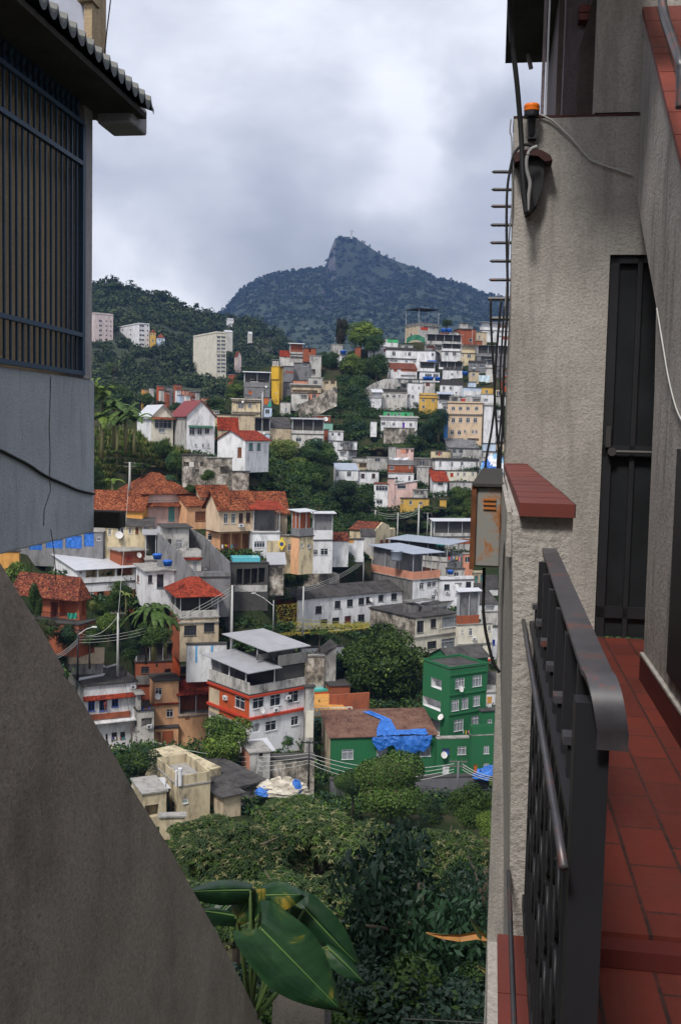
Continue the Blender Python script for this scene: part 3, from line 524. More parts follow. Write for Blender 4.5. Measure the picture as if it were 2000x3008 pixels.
for y in range(650, 980, 35): h.win('R', [(1186, y, 30, 18), (1224, y, 38, 18)], bars=2)
h.band('R', 640, .5, W('bone')); h.band('R', 800, .8, W('bone'))
h = H('small yellow villa with a tiled roof beside the white block', 'A1', 566, 570, 622, 615, 730, 640, 12, 'yellow', roof='hip', rmat=TILE, rise=2, found=8, cp=False, l=8); h.win('R', [(575, 625, 12, 16), (598, 625, 12, 16), (590, 680, 12, 20)], bars=0)
h = H('pale blue house with a dull red roof right of the yellow villa', 'A1', 622, 630, 705, 665, 712, 635, 10, 'lightblue', roof='hip', rmat=TILED, rise=3, found=8, cp=False, l=9); h.win('R', [(650, 675, 14, 14), (675, 675, 12, 20)], bars=0)
H('little cream house peeking out of the ridge trees', 'A1', 800, 830, 910, 388, 410, 810, 20, 'cream', roof='gx', rmat=TILE, rise=2, found=6, cp=False)
H('pale gabled house among dark trees right of the cream block', 'A1', 1345, 1372, 1410, 838, 890, 600, 40, 'pinkwhite', roof='gy', rmat=TILED, rise=3, found=6, cp=False)
H('tiny white-roofed house high in the trees near the peak foot', 'A1', 1465, 1480, 1510, 628, 645, 700, 20, 'offwhite', roof='gx', rmat=METALW, rise=1.5, found=5, cp=False)
H('white roofed villa on the skyline dip between hill and peak', 'A1', 1270, 1285, 1340, 500, 530, 790, 20, 'white', roof='gx', rmat=METAL, rise=1.5, found=5, cp=False)
H('grey rooftop pavilion just right of the cream apartment block', 'A1', 1240, 1262, 1330, 610, 640, 640, 20, 'offwhite', roof='gx', rmat=METALW, rise=1.2, found=10, cp=False)
# tiny far quarter in the fold of the hill
rr = random.Random(4); fcol = ['orange', 'brick', 'offwhite', 'white', 'salmon', 'dirtywhite', 'brick', 'gray', 'lightblue', 'brick']; adj = dict(orange='orange-painted', brick='bare brick', offwhite='off-white', white='white', salmon='salmon', dirtywhite='stained white', gray='bare grey block', lightblue='pale blue')
far = [(490, 1140, 60, 60, 'ochre', 'tall ochre house at the left end of the far valley quarter'), (560, 1130, 45, 45, 'offwhite', 'off-white house right behind the tall ochre one in the far quarter'), (630, 1110, 70, 55, 'orange', 'orange brick house topmost at the left of the far quarter'), (725, 1120, 50, 50, 'gray', 'small grey house between two brick ones in the far quarter'), (785, 1095, 78, 50, 'brick', 'long brick house on the top row of the far quarter'),
       (800, 1150, 55, 40, 'white', 'white house below the long brick one in the far quarter'), (865, 1150, 60, 45, 'salmon', 'salmon house in the middle row of the far quarter'), (930, 1165, 60, 50, 'brick', 'brick house at the right of the middle row, far quarter'), (985, 1170, 40, 48, 'dirtywhite', 'stained little house at the right end of the middle row, far quarter'), (820, 1195, 60, 40, 'lightblue', 'pale blue house on the lower row of the far quarter'),
       (885, 1200, 60, 55, 'white', 'white house with bluish base on the lower row of the far quarter'), (940, 1215, 45, 45, 'brick', 'brick hut beneath the stained house in the far quarter'), (1040, 1220, 50, 35, 'salmon', 'salmon hut standing apart right of the far quarter'), (1090, 1215, 45, 35, 'brick', 'brick hut at the far right end of the far quarter'), (650, 1150, 60, 40, 'offwhite', 'pale house under the orange brick one in the far quarter'), (700, 1160, 50, 30, 'brick', 'low brick house near the middle of the far quarter')]
for x, y, w_, hh, col, lab in far:
    h = H(lab, 'A1', x, x + w_ * .3, x + w_, y, y + hh, 425 - (y - 1090) * .25, 35, col, found=6, cp=False, group='houses of the far valley quarter'); h.win('R', [(x + w_ * .42, y + 10, 7, 9), (x + w_ * .7, y + 12, 7, 9)], bars=0)
H('orange brick house with a flat roof in the trees below the cream block', 'A1', 1290, 1330, 1410, 1003, 1045, 400, 25, 'brick', cp=False, found=6)
# --- upper right quarter (A3)
h = H('grey concrete tower house with a flat sheet canopy, topmost on the right hill', 'A3', 445, 575, 778, 190, 310, 322, 25, 'dirtywhite', Lw='tan', ph=.9, pm=W('concrete')); h.win('R', [(683, 207, 14, 22), (712, 214, 12, 18)], bars=0); h.panel('R', (597, 208, 72, 30), RED, 'red_shutter'); h.win('L', [(492, 270, 18, 24)], bars=0)
h.storey(6.2, FIBER, 0, core=0, drop=.2, nx=2, ny=2, ov=.6)
h = H('bare orange brick house on the skyline of the right hill', 'A3', 980, 990, 1150, 225, 385, 312, 12, 'brick', l=7); h.win('R', [(1080, 320, 30, 32)], bars=0)
h = H('low cream house with peeling walls right of the skyline brick house', 'A3', 1150, 1160, 1262, 258, 330, 308, 15, 'cream', Rw='tan'); h.win('R', [(1175, 290, 20, 25)])
h = H('brick-topped wall house under the cream skyline one', 'A3', 1150, 1158, 1215, 345, 388, 300, 15, 'brick')
h = H('white three-storey house at the top right corner of the hill', 'A3', 1190, 1215, 1500, 240, 300, 316, 12, 'white'); h.win('R', [(1290, 250, 40, 14), (1390, 248, 30, 14)]); h.storey(2.9, METALW, 1.0, core=.35, cw='white', nx=4, drop=.1); 
h = H('white house with a brick patch and a blue door beside the hanging cables', 'A3', 1360, 1370, 1480, 300, 430, 300, 12, 'white'); h.win('R', [(1405, 390, 22, 34)], BLUEP, bars=1); h.panel('R', (1412, 305, 66, 26), 'orange')
h = H('long low house, white at the left and painted green at the right, under the skyline', 'A3', 110, 116, 372, 320, 368, 305, 8, 'white'); h.panel('R', (262, 323, 108, 42), 'brightgreen'); h.win('R', [(208, 332, 22, 26), (308, 335, 18, 24)], bars=0)
h = H('small whitewashed house with a red window at the left edge of the hill crest', 'A3', 72, 78, 248, 400, 478, 296, 8, 'white'); h.win('R', [(228, 425, 16, 25)], RED, RED); h.void('R', [(112, 420, 26, 30), (150, 420, 22, 28)], .8)
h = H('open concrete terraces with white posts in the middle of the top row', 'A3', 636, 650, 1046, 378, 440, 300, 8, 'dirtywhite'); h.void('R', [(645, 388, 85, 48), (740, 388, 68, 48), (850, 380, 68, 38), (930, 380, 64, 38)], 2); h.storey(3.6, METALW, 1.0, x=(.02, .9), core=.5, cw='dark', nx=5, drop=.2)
h = H('long dark-roofed white house with two storeys on the upper left of the hill', 'A3', 246, 250, 560, 436, 562, 290, 8, 'white', ph=.8, pm=DARKTOP); h.win('R', [(312, 450, 34, 42), (440, 460, 14, 30), (470, 460, 30, 34)], bars=1); h.band('R', 515, .3, DARKTOP); h.win('R', [(440, 540, 30, 16), (520, 545, 30, 12)]); h.void('R', [(290, 536, 74, 22)], 1)
h = H('plain white house with a stained right flank next to the dark-roofed one', 'A3', 560, 742, 808, 448, 560, 287, 78, 'white', Rw='dirtywhite', Lw='white'); h.win('L', [(704, 466, 28, 30)])
h = H('white house with two bar-windows beneath the open terraces', 'A3', 808, 812, 1002, 450, 520, 290, 8, 'white'); h.win('R', [(840, 455, 36, 36), (918, 456, 36, 36)], bars=2); h.storey(2.6, METALW, .8, core=.4, cw='dark', nx=3, drop=.1)
h = H('small cream house with rounded balcony bands on the right of the hill', 'A3', 1002, 1010, 1142, 470, 524, 285, 8, 'cream'); h.win('R', [(1015, 478, 16, 22), (1064, 480, 36, 32)]); h.storey(2.4, CONCR, .9, core=.4, cw='cream', nx=2, drop=.05)
h = H('grey open-fronted house with a long white slab edge at the right', 'A3', 1155, 1165, 1475, 495, 560, 283, 8, 'gray'); h.void('R', [(1200, 506, 120, 40)], 2); h.storey(3.4, CONCR, .7, core=.45, cw='dark', nx=4, drop=.05)
h = H('white house with orange brick infill under a red-brown lean-to roof', 'A3', 290, 296, 562, 625, 716, 282, 8, 'white', roof='sy', rise=2.2, rmat=BROWNROOF, l=5); h.panel('R', (400, 627, 158, 26), 'brick'); h.panel('R', (326, 620, 36, 34), 'brick'); h.void('R', [(400, 686, 150, 22)], .8)
h = H('white house with two wide dark windows and blue tanks below it', 'A3', 585, 590, 788, 655, 746, 278, 8, 'white'); h.win('R', [(640, 674, 68, 36), (722, 675, 54, 36)], bars=2); h.storey(3.2, CONCR, 1, x=(0, .75), core=.4, cw='dark', nx=2, drop=.1)
h = H('white house behind a row of roof plants in the centre of the hill', 'A3', 815, 822, 1018, 634, 700, 279, 8, 'white', ph=.6, pm=DARKTOP); h.win('R', [(958, 645, 16, 26), (900, 668, 25, 18)]); h.storey(2.6, FIBER, .6, x=(-.2, 1), core=.4, cw='dark', nx=4, drop=.1)
h = H('grey house with two bright white-framed windows on the right of the hill', 'A3', 1076, 1082, 1252, 562, 642, 279, 8, 'gray', ph=.5, pm=DARKTOP); h.win('R', [(1098, 568, 52, 42), (1187, 568, 50, 42)], bars=3); h.ac('R', 1125, 620)
h = H('beige house under the grey one with white-framed windows', 'A3', 1078, 1086, 1182, 652, 735, 272, 8, 'tan'); h.win('R', [(1112, 665, 28, 28)])
h = H('white house beside the cloth sheet with a barred grey window', 'A3', 1250, 1256, 1332, 618, 705, 272, 8, 'offwhite'); h.storey(2.6, CONCR, .8, core=.4, cw='gray', nx=2, drop=.05)
h = H('white house with a black parapet and two windows in the hill centre', 'A3', 790, 796, 1018, 785, 882, 268, 8, 'white', ph=1.6, pm=DARKTOP); h.win('R', [(818, 800, 26, 30), (884, 802, 26, 30)]); h.void('R', [(945, 855, 18, 25)], .5)
h = H('pale blue stepped house right of the black-parapet house', 'A3', 1018, 1024, 1216, 812, 900, 266, 8, 'lightblue', Rw='lightblue'); h.panel('R', (1020, 848, 190, 50), 'white'); h.win('R', [(1070, 862, 14, 24), (1160, 855, 35, 28)]); 
h = H('pale blue block room on top of the stepped blue house', 'A3', 1072, 1076, 1152, 758, 815, 268, 8, 'lightblue')
h = H('small orange-yellow house near the wires on the right of the hill', 'A3', 1208, 1214, 1322, 812, 880, 264, 8, 'yellow'); h.win('R', [(1245, 836, 26, 30)])
h = H('big stained white house with a row of five little windows on the hill left', 'A3', 205, 212, 462, 862, 1030, 265, 8, 'offwhite', ph=1.0, pm=DARKTOP); h.win('R', [(248, 884, 34, 26), (315, 886, 32, 26), (372, 886, 25, 20), (408, 890, 14, 16)])
h = H('taller white house joined to the stained one with small high windows', 'A3', 458, 466, 622, 766, 1000, 268, 8, 'white'); h.win('R', [(462, 880, 32, 28), (507, 886, 26, 30), (510, 800, 12, 26), (573, 802, 14, 26)]); h.void('R', [(520, 960, 50, 40)], 1)
h = H('white lean-to house with a sloping wall at the stairs on the hill left', 'A3', 60, 66, 205, 915, 945, 262, 8, 'white'); h.storey(2.5, METALW, 0, x=(.4, 1), core=.4, cw='white', nx=2, drop=.9)
h = H('grey house with a small open terrace between the white row houses', 'A3', 395, 402, 470, 775, 850, 268, 8, 'gray'); h.void('R', [(410, 785, 45, 35)], 1)
h = H('white house with a red door slot under the blue tanks', 'A3', 622, 630, 742, 762, 838, 270, 8, 'offwhite'); h.win('R', [(648, 765, 40, 28)], RED, GLASS)
h = H('bright yellow house with three dark windows in the middle of the hill', 'A3', 584, 590, 768, 888, 1058, 260, 10, 'yellow', ph=.5); h.win('R', [(610, 926, 26, 26), (710, 926, 26, 26), (612, 990, 28, 28)]); h.band('R', 905, .25, W('yellow'))
h = H('white lower house under a thin blue-white canopy right of the yellow house', 'A3', 768, 775, 905, 935, 1010, 258, 8, 'white'); h.void('R', [(780, 945, 110, 28)], 1.5); h.win('R', [(818, 985, 52, 38)], bars=3); h.storey(2.2, METALB, 0, core=.5, cw='dark', nx=2, drop=.6)
h = H('rooftop row with a bright red cloth above the beige apartment block', 'A3', 885, 892, 1205, 905, 972, 256, 8, 'dirtywhite'); h.panel('R', (1004, 925, 108, 32), RED); h.void('R', [(905, 915, 60, 45), (1120, 925, 70, 40)], 1.2)
h = H('narrow white house with dark openings beside the red-cloth rooftops', 'A3', 1200, 1206, 1336, 880, 968, 256, 8, 'white'); h.void('R', [(1228, 925, 40, 40)], 1)
h = H('beige apartment block with three regular rows of four windows', 'A6', 835, 1200, 1212, 130, 500, 243, 82, 'beige', ph=.4, cat='apartment block', name='apartment_block', w=5)
h.win('L', [(x, 158, 38, 36) for x in (875, 950, 1028, 1118)] + [(x, 274, 38, 50) for x in (875, 950, 1028, 1105)] + [(865, 404, 38, 44), (938, 406, 38, 44), (1003, 400, 24, 32), (1087, 404, 22, 34), (1122, 404, 24, 34)]); h.void('L', [(848, 490, 60, 30), (930, 490, 70, 30), (1040, 490, 120, 26)], 1)
z = h.pt('L', 1000, 240)[1]; mb = MB(); h.fbox(mb, 'L', 0, h.l, z - .15, z + .15, .004, .35); mb.build('ledge', W('concrete'), h.root)
h = H('blank white-flanked block joined to the beige apartments', 'A6', 1212, 1218, 1345, 150, 525, 244, 14, 'white', ph=.6, pm=W('dirtywhite'))
h = H('narrow white house with grilled windows at the pillar edge', 'A6', 1318, 1324, 1425, 190, 520, 246, 10, 'white'); h.win('R', [(1325, 335, 25, 34), (1318, 430, 26, 36), (1378, 430, 12, 18), (1360, 250, 30, 30)]); h.band('R', 300, .3, DARKTOP)
h = H('light blue strip house hidden behind the small dark tree', 'A6', 800, 806, 838, 245, 390, 244, 10, 'blue')
h = H('white house with a big window above the light blue strip', 'A6', 780, 786, 845, 130, 240, 252, 10, 'offwhite'); h.win('R', [(788, 145, 48, 38)], bars=2)
h = H('long bright green house with dark little windows below the stained white one', 'A6', 160, 166, 478, 206, 258, 252, 6, 'brightgreen'); h.win('R', [(200, 222, 32, 32), (275, 230, 22, 26), (320, 222, 22, 28), (440, 230, 24, 24)], bars=0); h.void('R', [(385, 232, 24, 24)], .5)
h = H('low white house with a purple door under the bright green one', 'A6', 135, 140, 518, 296, 374, 246, 6, 'white'); h.win('R', [(142, 318, 42, 30), (258, 327, 28, 28), (437, 330, 28, 32)]); h.win('R', [(363, 325, 22, 48)], plain('purple_paint', (.12, .03, .35)), plain('purple_paint', (.12, .03, .35)), bars=0, name='door'); h.storey(1.0, CONCR, .8, core=.3, cw='gray', nx=2)
h = H('mould-eaten wall house holding up the low white one with the purple door', 'A6', 165, 172, 492, 380, 528, 243, 6, stained())
h = H('salmon shack with an orange-pink patch and dark doorway', 'A6', 293, 300, 480, 596, 662, 232, 6, 'pink'); h.panel('R', (345, 600, 52, 52), 'salmon'); h.void('R', [(400, 600, 26, 50), (450, 610, 26, 26)], 1)
h = H('narrow grey block house left of the salmon shack', 'A6', 215, 222, 295, 575, 660, 232, 6, 'dirtywhite')
h = H('low cream shack with hanging washing under the ridge path', 'A6', 660, 666, 870, 622, 676, 232, 8, 'cream'); h.void('R', [(710, 630, 65, 40)], 1)
h = H('pale house with two wide dark windows below a grey sheet roof', 'A6', 868, 876, 1192, 598, 705, 234, 10, 'offwhite', Rw='dirtywhite'); h.win('R', [(880, 600, 48, 44), (950, 600, 48, 44)], bars=0)
h = H('grey corrugated roof shed under the beige apartment block', 'A6', 834, 840, 1158, 585, 610, 238, 8, 'gray', roof='sy', rise=2.4, rmat=fiberm('grey_sheet', (.17, .17, .175), (.09, .09, .09)), l=5)
h = H('pale blue sheet-walled house right of the corrugated shed', 'A6', 1200, 1208, 1338, 545, 622, 238, 10, 'lightblue')
h = H('grey weathered house beneath the pale blue sheet walls', 'A6', 1205, 1212, 1400, 630, 790, 228, 10, 'dirtywhite'); h.win('R', [(1320, 640, 26, 36), (1255, 700, 22, 30)]); h.void('R', [(1240, 780, 30, 20)], .8)
h = H('long white house with five dark narrow windows', 'A6', 668, 706, 1166, 722, 820, 226, 10, 'white', Lw='offwhite', ph=.5, pm=DARKTOP); h.win('R', [(748, 730, 22, 50), (868, 738, 26, 40), (970, 736, 30, 38), (1080, 750, 14, 34), (1130, 735, 22, 38)], bars=1)
h = H('long curved cream-white house with a red window', 'A6', 690, 698, 1142, 828, 940, 221, 9, 'bone', Rw='bone'); h.win('R', [(805, 840, 26, 48), (932, 848, 24, 32), (997, 850, 24, 30), (1090, 845, 20, 36)]); h.win('R', [(864, 853, 30, 36)], RED, RED); h.void('R', [(735, 850, 30, 24)], .5)
h = H('small white house with an orange-red roof and one square window', 'A6', 682, 690, 832, 932, 1034, 216, 9, 'white', roof='sy', rise=2.2, rmat=TILER, l=4, ov=.5); h.win('R', [(733, 942, 56, 44)], bars=2)
h = H('raw concrete lower storey right of the small red-roofed white house', 'A6', 845, 852, 1118, 945, 1026, 219, 9, 'dirtywhite'); h.win('R', [(995, 955, 26, 34)])
h = H('tall grey concrete house with a raw brick flank', 'A6', 515, 640, 680, 795, 980, 222, 72, 'dirtywhite', Rw='brick', w=4); h.win('L', [(600, 805, 20, 22), (548, 800, 18, 30), (545, 895, 20, 20)])
h = H('brick house with a concrete terrace roof hung with a white banner', 'A6', 210, 218, 478, 768, 866, 226, 8, 'brick', ph=1.2, pm=wallm('fadedgrey', (.2, .2, .21), .4)); h.win('R', [(228, 780, 44, 34), (430, 780, 18, 22)]); h.panel('R', (218, 820, 60, 44), 'brick')
h = H('white ground storey jutting out below the terrace-roofed brick house', 'A6', 212, 220, 482, 858, 935, 222, 8, 'white'); h.win('R', [(288, 892, 28, 30), (424, 884, 22, 48)], bars=0)
# pink modern house
h = H('pink house front with long dark ribbon windows and a sloping roof', 'A6', 66, 214, 222, 972, 1200, 212, 82, 'white', w=1.5, roof='sx', rmat=BROWNROOF, rise=.3); h.win('L', [(84, 985, 124, 52)], bars=3); h.win('L', [(90, 1130, 64, 44)])
h = H('tall plain pink stair tower of the ribbon-windowed house', 'A6', 212, 218, 285, 912, 1228, 212, 14, 'pink'); h.win('R', [(260, 1130, 9, 30)], bars=0)
h = H('pink wing with a big slanted window under a thin pale roof', 'A6', 280, 286, 516, 968, 1165, 213, 14, 'pink', roof='sx', rise=.9, rmat=METALW, ov=.3); h.win('R', [(308, 970, 92, 46)], bars=0); h.win('R', [(282, 1088, 14, 40)], bars=0)
h = H('small concrete cabin standing on the yellow house', 'A6', 474, 480, 628, 1030, 1108, 209, 10, 'dirtywhite'); h.void('R', [(486, 1040, 50, 45), (545, 1040, 38, 45)], .8)
h = H('low yellow house with an arched doorway under the concrete cabin', 'A6', 340, 376, 642, 1122, 1225, 205, 20, 'yellow', roof='flat'); h.win('R', [(433, 1140, 32, 40), (535, 1152, 38, 28)]); h.win('L', [(352, 1132, 16, 40)], bars=0)
h = H('small yellow wall house half hidden by bushes right of the arch', 'A6', 758, 762, 824, 1130, 1168, 205, 10, 'yellow')
# A5 middle
h = H('white house with two arched windows', 'A5', 978, 984, 1168, 578, 682, 224, 8, 'white'); h.win('R', [(1005, 600, 32, 40), (1103, 600, 32, 40)], FRB, bars=1)
h = H('white two-storey house with a pale lean-to roof beside the arched-window house', 'A5', 768, 776, 980, 566, 745, 222, 8, 'white', roof='sy', rise=1.6, rmat=METALB, l=5); h.win('R', [(750, 577, 48, 46), (875, 580, 40, 44), (833, 685, 42, 42), (920, 685, 42, 42)], bars=1); h.band('R', 662, .15, W('concrete'))
h = H('raw grey block house above the arched windows with a dark opening', 'A5', 920, 930, 1172, 498, 578, 230, 8, 'concrete', Rw='tan'); h.void('R', [(988, 505, 66, 40)], 1.6)
h = H('white fragment house with a brick doorway right of the grey block house', 'A5', 1168, 1172, 1242, 498, 560, 231, 8, 'white'); h.win('R', [(1172, 508, 26, 42)], FRB, FRB)
h = H('top white cube house with two small windows and a brick pier', 'A5', 700, 706, 842, 212, 292, 243, 8, 'white', ph=.1); h.win('R', [(733, 222, 22, 26), (790, 222, 26, 26)], bars=0)
h = H('middle white house of the stack with three black windows', 'A5', 700, 706, 968, 300, 380, 241, 8, 'white'); h.win('R', [(712, 312, 38, 40), (812, 312, 34, 36), (905, 312, 34, 36)], bars=1)
h = H('lowest white house of the stack with an open corner balcony', 'A5', 790, 880, 966, 388, 485, 237, 55, 'white'); h.void('R', [(893, 395, 62, 42)], 1.5); h.void('L', [(805, 395, 66, 50)], 1.5)
h = H('tall bare brick strip wall left of the stacked white houses', 'A5', 664, 670, 708, 195, 345, 244, 8, 'brick', l=2)
h = H('veranda house with a thin dark canopy left of the brick strip', 'A5', 365, 372, 662, 235, 360, 236, 8, 'offwhite'); h.win('R', [(405, 268, 50, 34), (600, 275, 55, 60)]); h.storey(4.4, METAL, .9, core=.35, cw='dark', nx=4, drop=.3)
h = H('cream stained house between two dark-roofed verandas', 'A5', 165, 172, 364, 178, 275, 240, 8, 'cream', Rw='tan', roof='sy', rise=1.8, rmat=FIBER, l=6)
h = H('dark-roofed open veranda house with blue railings', 'A5', -60, -52, 168, 232, 300, 236, 8, 'dirtywhite', roof='flat'); h.panel('R', (60, 236, 130, 30), 'lightblue'); h.storey(4.6, FIBER, .7, core=.4, cw='dark', nx=4, drop=.3)
h = H('bare brick upper room with a round white dish', 'A5', 555, 562, 725, 66, 122, 250, 8, 'brick'); h.dish('R', 678, 98, .7); h.win('R', [(566, 75, 36, 40)])
h = H('pale green walled house below the brick room with the dish', 'A5', 540, 545, 745, 130, 200, 247, 8, 'palegreen')
h = H('white fragment house half hidden by the dark tree trunk', 'A5', 1090, 1096, 1150, 118, 165, 244, 8, 'white')
h = H('yellow-gold windowless stair tower', 'A2', 310, 380, 400, 560, 885, 262, 70, 'towergold', w=3, cat='tower', name='stair_tower', ph=.2); h.win('L', [(366, 614, 10, 16), (383, 614, 9, 14), (348, 790, 9, 14)], bars=0)
z = h.pt('L', 350, 672)[1]; mb = MB(); h.fbox(mb, 'L', 0, h.l, z, h.H - .05, .004, .4); mb.build('upper_box', W('towergold'), h.root)
h = H('grey block house with an orange window under a white canopy', 'A2', 50, 56, 292, 738, 830, 262, 10, 'gray'); h.win('R', [(203, 780, 20, 28), (255, 765, 16, 16)]); h.win('R', [(97, 780, 30, 28)], ORN, ORN); h.storey(4.6, METALW, 1.2, core=.4, cw='dark', nx=3, drop=.3)
h = H('cream house with two barred windows in front of the grey block house', 'A2', -60, -50, 205, 880, 1062, 248, 10, 'cream', Rw='cream'); h.win('R', [(0, 893, 48, 44), (90, 893, 34, 42)], bars=3); h.storey(1.0, CONCR, .8, core=.3, cw='dark', nx=2); h.band('R', 965, .25, CONCR, .5)
h = H('orange and green shuttered hut beside the golden tower', 'A2', 228, 234, 308, 842, 955, 255, 8, 'gray'); h.panel('R', (232, 842, 46, 60), ORN, 'orange_shutter'); h.panel('R', (272, 880, 34, 70), W('teal'), 'green_shutter')
h = H('small pale house with a dark curved roof at the foot of the golden tower', 'A2', 385, 392, 482, 882, 990, 256, 10, 'offwhite', Rw='offwhite'); h.win('R', [(430, 935, 20, 45)], FRW, GLASSP, bars=0)
h = H('grey and white house with a white canopy on top of the middle hill', 'A2', 470, 476, 720, 440, 520, 285, 10, 'dirtywhite'); h.void('R', [(480, 462, 170, 22)], 1); h.storey(3.6, METALW, .6, x=(0, .5), core=.4, cw='brick', nx=2, drop=.3)
h = H('brick attic room on the top of the middle hill', 'A2', 596, 602, 718, 385, 425, 284, 10, 'brick'); h.void('R', [(650, 388, 18, 35)], 1)
h = H('raw grey block house with twin white-framed windows, middle hill', 'A2', 510, 516, 658, 522, 680, 274, 10, 'concrete', Rw='gray'); h.win('R', [(594, 525, 44, 26)], bars=1)
h = H('smooth grey-white house with a tall lit wall next to the raw block house', 'A2', 656, 662, 765, 455, 655, 276, 10, 'dirtywhite'); h.win('R', [(715, 478, 18, 20)]); h.void('R', [(670, 578, 40, 60)], 1)
h = H('grey block house with a white parapet and blue cloth', 'A2', 404, 410, 512, 552, 720, 270, 10, 'gray', ph=1.1, pm=W('offwhite')); h.panel('R', (436, 598, 76, 18), 'brick')
h = H('white house with a little dull red roof at the left of the middle hill', 'A2', 380, 386, 472, 452, 520, 280, 12, 'offwhite', roof='gx', rmat=TILER, rise=1.6); h.win('R', [(425, 462, 14, 16)])
h = H('blank whitish box house left of the brown conical tree', 'A2', 855, 860, 962, 352, 432, 290, 6, 'dirtywhite')
h = H('white wall house with a blue tarp between the hilltop trees', 'A2', 912, 918, 1008, 448, 510, 284, 6, 'white')
h = H('small brick hut under the bright green hilltop tree', 'A2', 1075, 1080, 1128, 375, 430, 290, 6, 'brick')
h = H('long cream terrace house with a stained ledge, middle hill', 'A2', 490, 496, 765, 740, 812, 262, 8, 'tan'); h.void('R', [(500, 770, 230, 26)], 1.2); h.storey(.9, CONCR, .6, core=.3, cw='tan')
h = H('white broken-walled house below the cream terraces', 'A2', 488, 494, 645, 800, 870, 258, 8, 'offwhite'); h.void('R', [(580, 815, 55, 40)], 1)
h = H('orange-walled lean-to on the middle hill stairs', 'A2', 500, 506, 640, 682, 735, 266, 8, 'brick', Rw='salmon')
h = H('tan house with a brown opening on the stairs above the retaining wall', 'A2', 775, 780, 905, 680, 735, 266, 8, 'tan'); h.void('R', [(790, 690, 40, 25), (850, 690, 40, 25)], 1)
h = H('grey sheet-roofed long shed behind the veranda houses', 'A2', 180, 186, 470, 1070, 1110, 244, 8, 'dirtywhite', roof='sy', rise=1.5, rmat=FIBER)
# A4 left houses
h = H('house with a cream gable and a glazed balcony under white sheet roofing', 'A4', 498, 580, 782, 228, 390, 190, 30, 'white', roof='gy', rise=2.4, rmat=METALW, ov=.5, Rw='bone', w=None, l=9); h.win('R', [(612, 262, 156, 74)], GLASSP and FRW, GLASS, bars=3); h.win('R', [(648, 336, 60, 40)], FRW, GLASSP)
z = h.pt('R', 680, 236)[1]; mb = MB(); mb.slab([(-.4, -1.0, z - .4), (h.w + .4, -1.0, z - .4), (h.w + .4, -.02, z), (-.4, -.02, z)], .12); mb.build('awning', TILE, h.root)
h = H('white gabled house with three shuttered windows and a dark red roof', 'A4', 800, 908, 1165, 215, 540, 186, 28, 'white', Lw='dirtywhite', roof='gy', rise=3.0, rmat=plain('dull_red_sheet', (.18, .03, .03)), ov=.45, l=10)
h.win('R', [(930, 325, 50, 74), (1005, 325, 44, 72), (1072, 325, 44, 64)], FRW, GLASS, bars=1); h.win('R', [(980, 480, 22, 24), (1047, 480, 22, 34), (1100, 480, 18, 36)])
z = h.pt('R', 1030, 318)[1]; mb = MB(); mb.slab([(.3, -.7, z - .3), (h.w - .4, -.7, z - .3), (h.w - .4, -.02, z + .1), (.3, -.02, z + .1)], .06); mb.build('awning', plain('green_awning', (.03, .10, .06)), h.root)
h = H('white house with a bright orange-red tiled roof beside the gabled one', 'A4', 1190, 1445, 1600, 445, 610, 180, 58, 'white', roof='gx', rmat=TILER, rise=1.8, ov=.4, w=8); h.win('R', [(1478, 475, 36, 66)], FRB, TEALW); h.win('R', [(1555, 475, 30, 66)], FRB, TEALW); h.win('L', [(1375, 515, 36, 88)], FRB, FRB, bars=0)
h = H('small house with a faded red roof peeping over the bright orange one', 'A4', 1190, 1196, 1380, 340, 400, 196, 15, 'tan', roof='sy', rise=2, rmat=TILER); h.win('R', [(1318, 335, 30, 45)], FRB)
h = H('cream back house with a small window under the ridge road', 'A4', 1080, 1090, 1205, 178, 240, 215, 10, 'cream'); h.win('R', [(1163, 170, 40, 32)])
h = H('stained cream retaining house below the two barred windows', 'A4', 1175, 1185, 1535, 212, 290, 215, 8, 'tan')
h = H('ruined black-stained terrace house with white patches, left half', 'A4', 864, 872, 1092, 585, 865, 172, 12, stained()); h.void('R', [(880, 650, 48, 40), (1030, 650, 30, 40), (985, 716, 36, 30)], .8); h.panel('R', (930, 650, 42, 46), 'offwhite')
h = H('ruined terrace house with a green lean-to, right half', 'A4', 1090, 1098, 1325, 612, 870, 172, 14, stained('stained_two')); h.void('R', [(1215, 690, 80, 70)], 1.2)
h = H('tumbled stained walls right of the ruined terraces', 'A4', 1325, 1335, 1480, 740, 900, 168, 18, stained())
h = H('small steep-roofed beige outbuilding behind the four-window house', 'A4', 945, 1035, 1300, 960, 1040, 154, 36, 'tan', roof='gx', rmat=TILE, rise=1.8, ov=.4)
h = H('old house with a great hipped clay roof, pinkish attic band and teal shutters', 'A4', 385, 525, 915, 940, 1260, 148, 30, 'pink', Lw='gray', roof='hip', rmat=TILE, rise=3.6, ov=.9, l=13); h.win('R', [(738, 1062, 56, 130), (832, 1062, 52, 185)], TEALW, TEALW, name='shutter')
z = h.pt('R', 700, 1022)[1]; mb = MB(); mb.slab([(-.3, -1.3, z - .55), (h.w + .3, -1.3, z - .55), (h.w + .3, -.02, z), (-.3, -.02, z)], .14); mb.build('lower_roof', TILE, h.root)
h.panel('R', (530, 1000, 380, 9), 'tan')
h = H('beige wing with brown shutters right of the great hipped roof', 'A4', 905, 912, 1082, 1050, 1255, 147, 30, 'peach', roof='sy', rise=2, rmat=TILE, ov=.5, l=5); h.win('R', [(985, 1105, 96, 84)], FRB, FRB, name='shutter', bars=2)
h = H('orange-yellow house under a low clay roof at the grey wall edge', 'A4', -60, 500, 512, 1085, 1170, 141, 84, 'ochre', roof='gy', rmat=TILE, rise=3.0, ov=.5, w=7)
